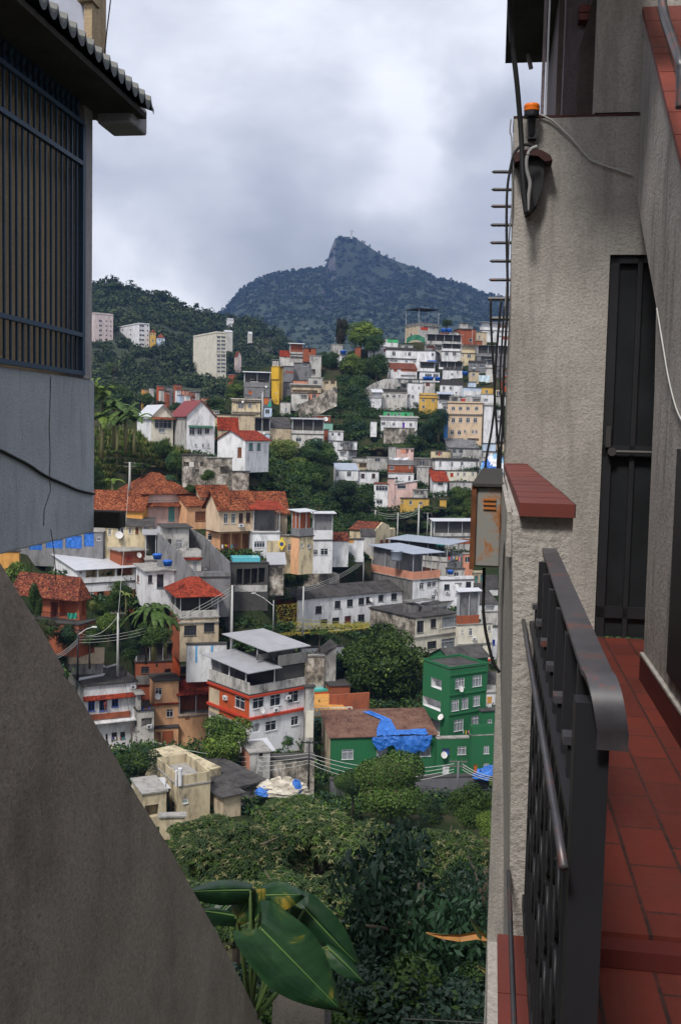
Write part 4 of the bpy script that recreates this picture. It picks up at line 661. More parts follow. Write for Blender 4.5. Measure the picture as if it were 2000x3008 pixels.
h = H('beige four-window house on an open undercroft, with a clay gable roof', 'B2', 488, 610, 925, 285, 512, 140, 33, 'beige', roof='gx', rmat=TILE, rise=2.6, ov=.6, found=0); h.win('R', [(652, 340, 36, 88), (722, 340, 36, 88)], FRW, GLASS, bars=1); h.win('R', [(790, 336, 38, 90), (857, 332, 38, 88)], FRB, GLASS); h.ac('R', 806, 447)
h = H('peach undercroft with slender posts and washing beneath the four-window house', 'B2', 488, 612, 915, 516, 735, 142, 33, 'peach', Rw='peach'); h.void('R', [(622, 525, 90, 200), (724, 525, 86, 200), (820, 525, 84, 205)], 2.4); h.win('L', [(500, 525, 40, 60)], bars=0)
h = H('cream-grey house with a broad clay roof behind the veranda', 'B2', 925, 932, 1235, 330, 545, 148, 14, 'tan', roof='gx', rmat=TILE, rise=3.4, ov=.5, l=10); h.win('R', [(1000, 338, 50, 20)], FRD)
h = H('white veranda house with a bright red awning roof', 'B2', 912, 920, 1168, 520, 735, 141, 14, 'white', Rw='white', l=5); h.win('R', [(930, 595, 100, 55)], bars=3); h.panel('R', (1050, 590, 112, 140), 'cream'); h.void('R', [(1100, 595, 40, 100)], .6)
h.storey(4.9, TILER, 0.1, core=.75, cw='gray', nx=2, drop=1.0, ov=.6)
h = H('narrow cream house with a green and yellow flag hung on its front', 'B2', 1160, 1166, 1290, 545, 735, 144, 14, 'peach', Rw='cream'); h.win('R', [(1242, 620, 32, 58)])
h = H('cream corner house carrying a brick and glass rooftop room with a red panel', 'B2', 1270, 1345, 1475, 560, 745, 141, 45, 'peach', Rw='cream'); h.win('R', [(1362, 612, 22, 34), (1422, 622, 28, 34)])
h.storey(4.4, METALW, 1.3, pmat=W('gray'), core=.3, cw='brick', nx=3, drop=.2, ov=.5)
h = H('white veranda house under a long pale canopy', 'B3', 50, 56, 208, 372, 520, 143, 16, 'white'); h.win('R', [(50, 445, 40, 40), (113, 436, 58, 50), (183, 420, 9, 24)]); h.storey(5.6, METALW, 1.9, core=.45, cw='gray', nx=2, drop=.2, ov=.6)
h = H('low white house with yellow and blue sheet roofs beside the pale canopy', 'B3', 200, 206, 335, 370, 470, 146, 16, 'white', roof='sy', rise=1.3, rmat=TILED); 
h = H('small white garage with an orange door left of the chapel-like house', 'B3', 325, 332, 455, 365, 432, 150, 12, 'white'); h.panel('R', (332, 366, 45, 26), 'ochre')
h = H('cream chapel-like house with a stepped gable and red arched windows', 'B3', 343, 545, 705, 300, 500, 158, 62, 'cream', roof='none', found=3, w=None)
mb = MB(); l_, H_, w_ = h.l, h.H, h.w; gz = h.pt('R', 612, 226)[1]; mb.prism([(-.1, .02, H_), (w_ * .72, .02, H_), (w_ * .68, .02, H_ + (gz - H_) * .5), (w_ * .36, .02, gz), (-.1, .02, H_ + .1)], (0, .35, 0)); mb.build('gable', W('cream'), h.root)
mb = MB(); mb.slab([(-.4, .4, H_ + .1), (w_ * .36, .4, gz - .1), (w_ * .36, l_, gz - .1), (-.4, l_, H_ + .1)], -.12); mb.slab([(w_ * .36, .4, gz - .1), (w_ * .72, .4, H_), (w_ * .72, l_, H_), (w_ * .36, l_, gz - .1)], -.12); mb.build('roof', TILED, h.root)
h.win('R', [(586, 368, 20, 48), (630, 362, 18, 52), (678, 375, 14, 34)], plain('red_shutter', (.3, .05, .03)), plain('red_shutter', (.3, .05, .03)), bars=1)
h = H('dark-roofed low house between garage and chapel-like house', 'B3', 430, 436, 545, 335, 390, 154, 14, 'offwhite', roof='sy', rise=1.2, rmat=FIBER)
h = H('open pavilion with a pale roof on brick and concrete floors, right of the utility poles', 'B3', 1003, 1012, 1345, 345, 430, 166, 14, 'dirtywhite'); h.panel('R', (1180, 360, 160, 40), 'brick'); h.win('R', [(1160, 418, 26, 30)]); h.storey(4.2, METALW, .8, core=.5, cw='dark', nx=4, drop=.4, ov=.8)
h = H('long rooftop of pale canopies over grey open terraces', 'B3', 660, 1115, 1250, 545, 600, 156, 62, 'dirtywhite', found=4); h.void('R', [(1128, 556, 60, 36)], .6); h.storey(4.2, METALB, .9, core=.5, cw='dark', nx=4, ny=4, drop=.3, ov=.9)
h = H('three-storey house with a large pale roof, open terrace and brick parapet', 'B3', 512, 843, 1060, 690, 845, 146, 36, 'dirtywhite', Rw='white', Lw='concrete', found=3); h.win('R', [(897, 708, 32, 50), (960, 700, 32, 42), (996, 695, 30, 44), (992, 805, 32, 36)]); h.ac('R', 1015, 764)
h.storey(5.8, METALB, 1.6, pmat=W('salmon'), core=.4, cw='gray', nx=4, ny=4, drop=.3, ov=.7)
h = H('white house with cluttered laundry balconies right of the large pale roof', 'B3', 1058, 1066, 1325, 690, 865, 149, 16, 'white', ph=.6); h.win('R', [(1093, 720, 42, 46), (1265, 700, 40, 48), (1267, 812, 30, 32)], FRD); h.void('R', [(1175, 708, 56, 42), (1182, 790, 44, 34)], .8); h.ac('R', 1115, 782); h.dish('R', 1180, 730)
h = H('beige house with green shutters near the rusty box', 'B3', 1322, 1328, 1412, 632, 760, 158, 14, 'tan', ph=.3); h.win('R', [(1335, 650, 24, 56), (1380, 642, 22, 54)], FRD, TEALW)
h = H('low house with a dark corrugated roof at the pillar edge', 'B3', 1322, 1330, 1520, 880, 930, 146, 14, 'white', roof='sy', rise=3, rmat=FIBER, l=9); h.void('R', [(1420, 890, 70, 60)], 1)
h = H('white shed with a black roof behind the corrugated one at the pillar edge', 'B3', 1415, 1422, 1520, 745, 800, 155, 14, 'white', roof='sy', rise=2.2, rmat=FIBER)
h = H('small dark terrace with a white wall below the corrugated roof', 'B3', 1395, 1402, 1520, 940, 1010, 144, 14, 'offwhite', Rw='offwhite')
h = H('long white two-storey house with a grey corrugated roof and brick end wall', 'B3', -300, -72, 838, 838, 1118, 139, 34, 'white', Lw='orange', roof='gx', rise=1.6, rmat=FIBER, ov=.4, l=9)
h.win('R', [(73, 893, 48, 60), (225, 852, 45, 60), (323, 840, 45, 58), (414, 828, 44, 55), (473, 820, 42, 55), (572, 805, 38, 52), (673, 792, 42, 52), (760, 780, 42, 52), (113, 998, 52, 40), (205, 985, 55, 50), (410, 960, 50, 55)], FRD, GLASS, bars=1); h.win('R', [(303, 972, 50, 58)], FRD, plain('dark_red_shutter', (.14, .03, .03))); h.dish('R', 497, 840); h.ac('R', 590, 885); h.ac('R', 508, 895)
k_ = h; k_.c = 'B2'; k_.win('L', [(1208, 1210, 70, 72)], FRD)
h = H('low cream upper house with a grey sloping roof behind the stained one', 'B3', 795, 980, 1205, 880, 960, 146, 40, 'offwhite', roof='sx', rise=.3, rmat=FIBER, ov=.5); h.win('R', [(985, 895, 150, 34)], FRW, GLASSP, bars=4)
h = H('cream house with a mouldy left flank and a flat corrugated roof', 'B3', 505, 865, 1198, 990, 1260, 137, 38, 'cream', Lw=None, Rw='bone', roof='flat', rmat=FIBER, ov=.3); h.mats[0] = stained(); h.win('R', [(878, 1010, 50, 95), (987, 995, 40, 72), (960, 1172, 70, 62)], FRD, GLASS); h.win('R', [(1078, 977, 112, 84)], FRW, GLASSP, bars=5); h.win('R', [(1072, 1150, 105, 82)], FRW, GLASSP, bars=0); h.band('R', 1140, .2, CONCR); h.dish('R', 1085, 1225)
h = H('tall cream house with a red-brown brick balcony at the pillar edge', 'B3', 1195, 1205, 1475, 1045, 1335, 137, 22, 'bone', Rw='bone'); h.win('R', [(1230, 1080, 14, 26), (1290, 1070, 24, 56), (1280, 1218, 30, 56), (1372, 1200, 28, 56), (1440, 1050, 22, 40)], FRW); h.band('R', 1195, .2, CONCR); h.ac('R', 1328, 1150); h.ac('R', 1325, 1280); h.band('R', 1330, .3, RED, .5)
h.storey(6.6, METALW, 1.6, pmat=W('brick'), x=(0, .6), core=.4, cw='gray', nx=3, drop=.3, ov=.4)
# B1 left
h = H('raw concrete house with bays closed by blue tarpaulins', 'B1', -200, 950, 962, 262, 440, 134, 82, 'gray', w=6, cp=False); tp = []
for r in ((270, 370, 120, 56), (425, 325, 155, 86), (606, 290, 150, 122), (776, 262, 92, 132)):
    h.void('L', [r], 1.2); a, b, z0, z1 = h.rect('L', r); mb = MB(); h.fbox(mb, 'L', a + .03, b - .03, z0 + .03, z1 - .03, -.2, -.15); o = mb.build('tarp', TARPB, h.root)
h.win('L', [(895, 302, 38, 36)])
h = H('cream house with five little windows and a satellite dish, under a dark flat roof', 'B1', 960, 972, 1410, 205, 350, 135, 10, 'cream', roof='sy', rise=.9, rmat=FIBER, l=6, ov=.4); h.win('R', [(1000, 228, 26, 55), (1085, 222, 56, 64), (1187, 218, 25, 55), (1325, 212, 52, 60)]); h.win('R', [(1250, 215, 27, 58)], FRB, FRB); h.dish('R', 1100, 285, .7)
h = H('orange wall fragment under the grey building edge', 'B1', -80, -70, 178, 440, 512, 128, 6, 'ochre', roof='flat', rmat=FIBER, cp=False)
h = H('white bungalow with a sloping grey sheet roof and long veranda', 'B1', 388, 715, 1250, 612, 738, 124, 33, 'white', roof='none', found=1.5); h.win('L', [(578, 603, 48, 40)], bars=0); h.win('R', [(733, 606, 30, 38)]); h.void('R', [(792, 598, 104, 80), (912, 592, 150, 80), (1080, 584, 148, 78)], 2.2, m='cream')
mb = MB(); mb.slab([(-.5, -.6, h.H + .02), (h.w + .3, -.6, h.H + .02), (h.w + .3, h.l + .2, h.H + 1.9), (-.5, h.l + .2, h.H + 1.9)], -.1); mb.build('roof', METALW, h.root); mb = MB(); mb.poly([(0, 0, h.H), (0, h.l, h.H), (0, h.l, h.H + 1.8)][::-1]); mb.poly([(h.w, 0, h.H), (h.w, h.l, h.H), (h.w, h.l, h.H + 1.8)]); mb.build('gable', W('white'), h.root)
mb = MB(); mb.box(h.w * .25, h.w * .5, h.l * .8, h.l * 1.05, h.H + 1.2, h.H + 2.6); mb.build('roof_hatch', CONCR, h.root)
h = H('brick ground storey under the white bungalow with a dark opening', 'B1', 700, 712, 1240, 745, 900, 124, 33, 'brick', ph=0); h.win('R', [(815, 812, 50, 58)]); h.void('R', [(900, 790, 60, 90)], 1.2)
h = H('orange brick house under a pale concrete slab roof', 'B1', 1015, 1120, 1335, 440, 570, 130, 36, 'brick', rmat=CONCR, ov=.5); h.win('R', [(1165, 465, 52, 60)], FRD, RED); h.dish('R', 1270, 470)
h = H('open lean-to with blue barrels under a thin sheet roof', 'B1', 1330, 1340, 1532, 520, 570, 130, 12, 'dirtywhite'); h.storey(4.6, METAL, .6, core=.5, cw='dark', nx=3, drop=.3)
h = H('small white flat-roofed house with a bay corner and a round red window', 'B1', 1255, 1350, 1875, 622, 805, 122, 22, 'white', rmat=CONCR, ov=.5); h.win('R', [(1367, 656, 38, 72)], FRD); h.win('R', [(1447, 648, 62, 128)], FRD, GLASS, name='door', bars=0); h.win('R', [(1802, 643, 44, 72)], FRD, bars=0); h.win('L', [(1265, 660, 18, 66)], FRB, FRB, bars=0)
h = H('brick balcony house under a mossy clay roof, left of the palm', 'B1', 385, 735, 800, 890, 1090, 112, 66, 'brick', roof='none', found=3); h.void('L', [(470, 905, 70, 150), (550, 900, 165, 150)], 2.0); h.void('R', [(745, 905, 45, 130)], .8)
mb = MB(); rg = h.H + 3.2; mb.slab([(-1.2, -.6, h.H), (-1.2, h.l * 1.75, h.H), (h.w * .6, h.l * 1.7, rg), (h.w * .6, h.w * .3, rg)][::-1], -.12); mb.slab([(-1.2, -.6, h.H), (h.w + .6, -.6, h.H), (h.w * .6, h.w * .3, rg)], -.12); mb.build('roof', TILED, h.root)
mb = MB(); mb.box(-1.3, -.02, 0, h.l * 1.3, 3, 3.25); mb.build('balcony_floor', DARKTOP, h.root); mb = MB()
for i in range(36): mb.box(-1.25, -1.22, i * h.l * 1.3 / 36, i * h.l * 1.3 / 36 + .03, 3.25, 4.2)
mb.box(-1.27, -1.2, 0, h.l * 1.3, 4.2, 4.27); mb.build('railing', BLACK, h.root)
h = H('low brick shed with concrete pillars below the balcony house', 'B1', 400, 730, 745, 1120, 1230, 110, 70, 'brick', w=4, rmat=DARKTOP); 
# central B2/B5
h = H('tall pale narrow house with a balustraded balcony between the grey walls', 'B2', 70, 120, 332, 475, 690, 137, 18, 'dirtywhite', rmat=DARKTOP, ov=.6); h.win('R', [(205, 578, 66, 92)], FRW, GLASS, bars=5); h.win('R', [(140, 575, 30, 65)], FRD)
h = H('small house with a red-trimmed balcony and white shutters between the grey walls', 'B2', 235, 268, 445, 745, 885, 132, 18, 'offwhite', rmat=CONCR, ph=.9, pm=W('dirtywhite')); h.win('R', [(365, 782, 46, 95)], FRW, GLASS, bars=5); h.band('R', 745, .4, TILER, .5)
h = H('wide grey retaining house wall with a tiny brick hole', 'B2', 355, 362, 712, 930, 1240, 128, 12, 'gray', Rw='gray', ph=.6, found=1); h.panel('R', (541, 1040, 30, 24), 'brick')
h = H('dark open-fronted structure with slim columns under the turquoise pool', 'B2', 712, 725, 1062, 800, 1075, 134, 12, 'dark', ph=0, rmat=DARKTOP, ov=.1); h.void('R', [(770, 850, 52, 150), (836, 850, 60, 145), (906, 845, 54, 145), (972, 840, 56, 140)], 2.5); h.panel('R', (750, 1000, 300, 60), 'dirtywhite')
h = H('stained small building with lean-to roofs right of the pool', 'B2', 1062, 1070, 1205, 790, 930, 136, 14, stained(), roof='sy', rise=1.0, rmat=METAL, ov=.4); h.void('R', [(1075, 850, 45, 70), (1130, 845, 60, 70)], 1.2)
h = H('grey storey house with dark multi-pane windows under a red hipped roof', 'B2', 150, 248, 605, 1310, 1530, 121, 20, 'offwhite', Rw='tan', Lw='brick', roof='flat'); h.win('R', [(288, 1372, 112, 92), (470, 1347, 94, 85)], FRD, bars=3); h.band('R', 1345, .15, CONCR)
h.storey(3.4, TILER, 1.0, pmat=W('dirtywhite'), core=.5, cw='dark', nx=3, drop=.2, ov=.7)
mb = MB(); z = h.H + 3.65; a_ = (h.w / 2, h.l / 2, z + 2.4); c4 = [(-.9, -.9, z - .2), (h.w + .9, -.9, z - .2), (h.w + .9, h.l + .9, z - .2), (-.9, h.l + .9, z - .2)]
for i in range(4): mb.poly([c4[i], c4[(i + 1) % 4], (h.w * (.35 if i in (2, 3) else .6), h.l / 2, z + 2.2)] if i in (1, 3) else [c4[i], c4[(i + 1) % 4], (h.w * (.6 if i == 0 else .35), h.l / 2, z + 2.2), (h.w * (.35 if i == 0 else .6), h.l / 2, z + 2.2)])
mb.build('hip_roof', TILER, h.root)
h = H('white yard wall with vertical blue stripes', 'B5', -10, 0, 365, 300, 460, 118, 14, 'white', l=1.0, cat='wall', name='yard_wall', rmat=DARKTOP, ov=.1)
for x in (78, 222): h.panel('R', (x, 290, 15, 170), W('lightblue') if 0 else plain('stripe_blue', (.1, .35, .65)), 'stripe')
h = H('long white retaining wall of the sports court behind the bunting', 'B5', 845, 1050, 1440, 330, 440, 128, 20, 'white', l=1.0, cat='wall', name='retaining_wall', rmat=DARKTOP, ov=.1)
h = H('stained yard house below the long white retaining wall', 'B5', 1085, 1092, 1262, 405, 590, 150, 14, stained('stained_two'))
h = H('lean-to with a steep dark roof and white edge left of the big round tree', 'B5', 1200, 1206, 1370, 450, 600, 151, 14, 'dirtywhite', roof='sx', rise=2.5, rmat=FIBER, l=5)
h = H('brick steps house beneath the big round tree', 'B5', 1310, 1316, 1500, 680, 780, 149, 14, 'brick', rmat=DARKTOP, l=4)
# central white-and-orange house
h = H('big white and orange corner house with red ledges and two pale canopies', 'B5', 200, 575, 1085, 765, 1262, 130, 40, 'white', Lw='orange', found=5); CH = h
h.win('L', [(442, 772, 88, 108)], FRW, GLASS, bars=1); h.panel('L', (200, 975, 372, 280), 'offwhite'); h.panel('L', (205, 700, 90, 260), 'tan')
h.win('R', [(606, 780, 100, 98), (765, 752, 94, 104), (932, 718, 92, 104)], FRW, GLASS, bars=1); h.win('R', [(722, 996, 98, 88), (958, 954, 64, 80)], FRW, GLASS, bars=1); h.void('R', [(606, 1022, 60, 78)], .9)
for f in 'RL':
    z = h.pt(f, 575, 968)[1]; mb = MB(); L = h.w if f == 'R' else h.l; h.fbox(mb, f, 0 if f == 'R' else -.4, L, z - .3, z + .05, .004, .4); mb.build('ledge', RED, h.root)
    mb = MB(); h.fbox(mb, f, 0 if f == 'R' else -.4, L, h.H - .3, h.H, .004, .4); mb.build('ledge', RED, h.root)
h.ac('R', 922, 775); h.ac('R', 810, 888); h.dish('R', 668, 890); h.ac('L', 362, 780)
zt = h.H + .18; mb = MB(); t = .15; hh = 1.75; mb.box(0, h.w, 0, t, zt, zt + hh * .65); mb.box(0, t, t, h.l, zt, zt + hh * .9); mb.build('parapet', W('dirtywhite'), h.root)
mb = MB(); mb.box(h.w * .5, h.w - .1, .4, h.l - .1, zt, zt + 3.3, 0); o = mb.build('upper_storey', W('dark'), h.root); mb = MB(); mb.box(h.w * .5 - .02, h.w, .16, .36, zt + 1.2, zt + 4.4);  # dark-coloured block stands in for the shade of an open storey
mb = MB(); mb.box(.4, h.w * .5, h.l * .75, h.l - .2, zt, zt + 3.6); mb.build('terrace_shade_room', W('gray'), h.root)
for x, y in ((.1, .1), (.1, .5), (.1, .95), (.5, .02)): mb = MB(); X, Y_ = max(.07, x * h.w - .5 if x > .3 else .07), y * h.l; mb.box(X - .07, X + .07, Y_ - .07, Y_ + .07, zt, zt + 3.3); mb.build('post', FRW, h.root)
mb = MB(); mb.slab([(-.9, -.9, zt + 3.25), (h.w * .5, -.9, zt + 3.35), (h.w * .5, h.l + .6, zt + 3.9), (-.9, h.l + .6, zt + 3.8)], .12); mb.build('canopy', METAL, h.root)
z2 = zt + 3.9; mb = MB(); mb.box(h.w * .3, h.w, h.l * .25, h.l * .25 + .15, z2, z2 + .8); mb.box(h.w * .5, h.w + .3, -.1, .1, zt + 3.3, z2 + .9); mb.box(h.w - .1, h.w + .1, .1, h.l, zt + 3.3, z2 + .5); mb.build('upper_parapet', W('concrete'), h.root)
for x, y in ((.35, .3), (.35, .95), (.65, .3), (.97, .05), (.97, .95)): mb = MB(); mb.box(x * h.w - .06, x * h.w + .06, y * h.l - .06, y * h.l + .06, z2 - .5, z2 + 2.0); mb.build('post', STEEL, h.root)
mb = MB(); mb.slab([(h.w * .30, -.2, z2 + 1.75), (h.w + .7, -.2, z2 + 1.75), (h.w + .7, h.l + 1.2, z2 + 2.35), (h.w * .30, h.l + 1.2, z2 + 2.35)], .12); mb.build('canopy', METAL, h.root)
h = H('narrow rain-blackened buttress house between the corner house and the green one', 'B5', 1085, 1092, 1172, 690, 1170, 134, 14, 'bone', Rw='dirtywhite', ph=0); h.mats[0] = stained(); h.panel('R', (1095, 900, 70, 250), 'bone')
h = H('little blackened concrete shed with a pale sheet roof and brick side', 'B5', 598, 655, 772, 1275, 1450, 121, 28, 'dirtywhite', Lw='salmon', roof='sy', rise=.6, rmat=METALW, ov=.5); h.win('R', [(665, 1290, 34, 34)], bars=0)
h = H('ochre rooftop yard house with a white balustrade, in front of the big round tree', 'B5', 1162, 1170, 1515, 965, 1045, 138, 14, 'palegreen', rmat=W('ochre'), ov=0, l=14)
mb = MB(); z = h.H + .18
for i in range(9): mb.box(h.w * i / 8 - .1, h.w * i / 8 + .1, 0, .2, z, z + 1.1)
mb.box(0, h.w, .02, .18, z + 1.1, z + 1.22); mb.box(0, h.w, .05, .15, z, z + .75); mb.build('balustrade', W('bone'), h.root)
h = H('orange brick pool surround behind the ochre yard', 'B5', 1140, 1150, 1320, 735, 790, 149, 20, 'orange', l=5, rmat=W('teal'), ov=0)
h = H('pale turquoise wall house behind the small pool', 'B5', 1105, 1112, 1240, 612, 690, 154, 10, 'palegreen', Rw='palegreen')
# peach group B4
h = H('peach house with stained lower floors between the white and corner houses', 'B4', 785, 960, 1178, 478, 905, 120, 20, 'peach', rmat=DARKTOP, ov=.3, found=5); h.win('R', [(963, 535, 60, 64), (1065, 730, 62, 72)], FRW); h.win('L', [(850, 560, 62, 70)], FRD, RED); h.dish('R', 978, 607); h.band('R', 680, .2, TILER, .35)
h = H('raw ground floor with a brick panel and dark doorway under the peach house', 'B4', 948, 958, 1175, 912, 1115, 119, 18, 'peach', cp=True); h.void('R', [(968, 945, 42, 120)], 1.2); h.panel('R', (1028, 930, 100, 170), 'brick'); h.win('R', [(1040, 995, 38, 70)], FRD)
h = H('raw brick house with a mildewed parapet above the peach house', 'B4', 775, 783, 1180, 300, 480, 124, 16, 'brick', ph=0, rmat=DARKTOP); h.win('R', [(832, 340, 74, 62)], FRD); h.void('R', [(1050, 360, 55, 40)], 1); h.panel('R', (785, 415, 395, 80), 'concrete', out=.3); h.storey(3.0, DARKTOP, 0, core=.5, cw='dark', nx=4, drop=.1, x=(0, .95))
h = H('leaning raw brick shaft behind the brick house, beside the blue-striped wall', 'B4', 1120, 1126, 1195, 20, 260, 125, 14, 'brick', Rw='orange')
h = H('long peach side wall house stained at the foot, left of the corner house', 'B4', 1178, 1186, 1445, 400, 610, 128, 12, 'peach', Rw='peach', rmat=DARKTOP, l=5)
h = H('peach annex with a bright red tile lean-to and brick veranda', 'B4', 1168, 1178, 1492, 800, 1100, 121, 16, 'peach', Rw='peach', l=6); h.void('R', [(1240, 795, 40, 40)], .4)
h.storey(4.6, TILER, .1, core=.45, cw='brick', nx=3, drop=1.3, ov=.4)
h = H('white house with blue-framed windows under a debris-strewn dark roof', 'B4', 170, 312, 782, 520, 1150, 115, 26, 'white', rmat=FIBER, ov=.35); h.win('R', [(345, 652, 60, 95), (562, 617, 60, 92)], BLUEP, GLASS); h.win('R', [(447, 635, 72, 112)], BLUEP, GLASS, name='door'); h.win('R', [(505, 960, 20, 60), (640, 940, 45, 62), (560, 945, 50, 66)], FRD); h.ac('R', 758, 520)
z = h.pt('R', 540, 600)[1]; mb = MB(); mb.slab([(-.3, -.8, z - .35), (h.w + 1.2, -.8, z - .35), (h.w + 1.2, -.02, z + .1), (-.3, -.02, z + .1)], .12); mb.build('awning', TILER, h.root); h.panel('R', (330, 765, 400, 50), 'brick', out=.25)
z = h.pt('R', 540, 830)[1]; mb = MB(); mb.slab([(-.4, -1.3, z), (h.w, -1.3, z), (h.w, -.02, z + .1), (-.4, -.02, z + .1)], .14); mb.build('canopy', W('white'), h.root)
z = h.pt('R', 540, 1080)[1]; mb = MB(); mb.box(0, h.w * .8, -1.6, -.02, z - .15, z); mb.build('balcony_floor', W('offwhite'), h.root); mb = MB(); mb.box(0, h.w * .8, -1.6, -1.55, z + .9, z + .96); mb.box(0, h.w * .8, -1.6, -1.55, z + .5, z + .54)
for i in range(12): mb.box(h.w * .8 * i / 11 - .03, h.w * .8 * i / 11 + .03, -1.6, -1.54, z, z + .9)
mb.build('railing', FRW, h.root); WH = h
h = H('grey-white balcony block with a balustrade right of the blue-framed windows', 'B4', 735, 800, 952, 750, 1070, 116, 24, 'dirtywhite', Rw='offwhite', found=3); h.void('L', [(742, 812, 50, 70)], 1.2); h.void('R', [(835, 812, 100, 80)], 1.2); h.ac('R', 905, 885); h.storey(2.6, CONCR, 1.6, core=.4, cw='offwhite', nx=2, drop=.1, x=(0, .2), y=(0, .3))
h = H('sandy sloping-roofed shed behind the debris-strewn roof', 'B4', 150, 160, 480, 300, 340, 121, 10, 'dirtywhite', roof='sy', rise=1.6, rmat=W('tan'), ov=.2)
# green buildings
h = H('big dark green apartment house with white open balconies', 'B6', 925, 1140, 1432, 325, 865, 141, 32, 'green', roof='flat', rmat=FIBER, ov=-.1, ph=.35, cat='apartment block', name='apartment_block', found=6); h.win('R', [(1183, 386, 68, 76), (1320, 362, 68, 84), (1153, 557, 54, 84), (1232, 542, 48, 84), (1325, 524, 48, 78), (1172, 712, 70, 88), (1310, 682, 66, 84)], FRW, GLASSP, bars=2)
h.void('L', [(990, 388, 82, 78), (925, 546, 138, 78), (925, 702, 132, 140)], 1.6, m='white'); h.dish('R', 1205, 463); h.dish('L', 1090, 690)
for y in (388, 545, 700):
    z = h.pt('R', 1140, y - 25)[1]; mb = MB(); h.fbox(mb, 'R', 0, h.w, z - .1, z + .12, .004, .15); mb.build('ledge', W('green'), h.root)
h = H('long dark corrugated roof block behind the green apartment house', 'B6', 985, 1150, 1440, 245, 330, 150, 32, 'green', roof='gx', rise=1.4, rmat=FIBER, ov=.3, cp=False)
h = H('lower green terrace block in front of the balconied green house', 'B6', 1028, 1036, 1300, 870, 1190, 136, 10, 'green', ph=0, ov=.05, rmat=CONCR); h.win('R', [(1200, 926, 64, 62)], FRW, GLASSP); h.win('R', [(1075, 942, 60, 54)], FRD, plain('blue_curtain', (.03, .1, .4))); h.win('R', [(1080, 1080, 50, 60)], FRW, FRW); h.dish('R', 1082, 985)
h = H('green wing with an orange door at the right, under the terrace', 'B6', 1300, 1312, 1545, 845, 1160, 134, 14, 'green', ph=1.2, rmat=CONCR, ov=.02); h.win('R', [(1408, 922, 38, 60), (1405, 1060, 40, 54)], FRW, GLASSP); h.win('R', [(1328, 1070, 24, 88)], ORN, ORN, name='door', bars=0); h.ac('R', 1510, 912)
h = H('green upper extension with a black roof at the pillar edge', 'B6', 1372, 1395, 1545, 650, 830, 139, 20, 'green', rmat=FIBER); h.win('R', [(1438, 712, 30, 90)], FRW)
h = H('low green house with a rusty corrugated roof partly under a blue tarpaulin', 'B6', 58, 192, 1030, 855, 1205, 134, 10, 'green', Lw='tan', roof='sy', rise=1.5, rmat=RUSTROOF, ov=.3, l=8); h.win('R', [(282, 950, 88, 76), (558, 938, 82, 80), (795, 925, 80, 76), (903, 920, 82, 82)], FRW, GLASSP, bars=1); GH = h
h = H('long grey yard wall along the foot of the green houses', 'B6', 180, 190, 1560, 1198, 1330, 131, 8, wallm('wall_slate', (.13, .13, .145), .3), l=1, cat='wall', name='yard_wall', rmat=DARKTOP, ov=.05)
# bottom left cream house
h = H('stained cream house with roof clutter and chimneys above the mango trees', 'B7', 290, 462, 700, 425, 640, 97, 30, CSTAIN, rmat=CONCR, ov=.1, ph=1.1); h.win('R', [(492, 512, 36, 34)], FRW, TEALW); h.win('L', [(408, 535, 18, 44)], FRD)
h = H('stained cream walled terrace at the left of the roof clutter', 'B7', 100, 185, 365, 480, 665, 95, 25, CSTAIN, rmat=CONCR, found=3); h.void('R', [(200, 560, 105, 92)], 1.2)
h = H('long cream parapet wall behind the roof clutter, seen corner-on', 'B7', 95, 440, 780, 358, 400, 103, 40, CSTAIN, rmat=CSTAIN, ov=.03, l=None, found=4, cp=False)
h = H('dark sheet-roofed house behind the stained cream one', 'B7', 540, 850, 1095, 432, 480, 103, 38, 'dirtywhite', roof='flat', rmat=FIBER, ov=.6, found=3); h.void('R', [(920, 420, 160, 40)], 1)
h = H('small dark lean-to roof against the cream wall', 'B7', 685, 800, 935, 500, 530, 98, 36, 'tan', roof='flat', rmat=FIBER, ov=.5)
h = H('stained cream lower wall under the walled terrace', 'B7', 305, 312, 505, 660, 800, 93, 8, CSTAIN, rmat=CONCR, found=4)
h = H('mouldy grey wall house with a teal window below the peach houses', 'B7', 375, 382, 765, 235, 345, 112, 8, 'dirtywhite', rmat=DARKTOP, ov=.3); h.win('R', [(607, 262, 70, 58)], FRD, TEALW)
h = H('whitish block wall house right of the teal window', 'B7', 940, 1005, 1160, 165, 400, 110, 20, 'dirtywhite', Lw='salmon'); h.win('R', [(1075, 160, 28, 30)], FRD)
h = H('blackened stone terrace wall under the corner house', 'B7', 1158, 1165, 1500, 215, 470, 112, 8, stained('stained_dark'), l=2, cat='wall', name='retaining_wall', rmat=DARKTOP)
h = H('stained cream wall under the bungalow path, lower left', 'B7', 150, 160, 420, 330, 380, 108, 10, 'dark', l=2, cat='wall', name='retaining_wall', cp=False)
h = H('narrow white house with blue shutters at the pillar, right of the cream tall one', 'B3', 1458, 1466, 1560, 1060, 1330, 141, 14, 'white'); h.win('R', [(1475, 1160, 20, 40)], BLUEP)
h = H('small orange and white sheds behind the green apartment house', 'B6', 1425, 1432, 1545, 500, 600, 152, 14, 'white'); h.panel('R', (1428, 530, 40, 55), 'ochre')
h = H('dark slate-roofed shed between green house and pillar', 'B6', 1425, 1432, 1545, 420, 480, 155, 14, 'offwhite', roof='sy', rise=1.2, rmat=FIBER)
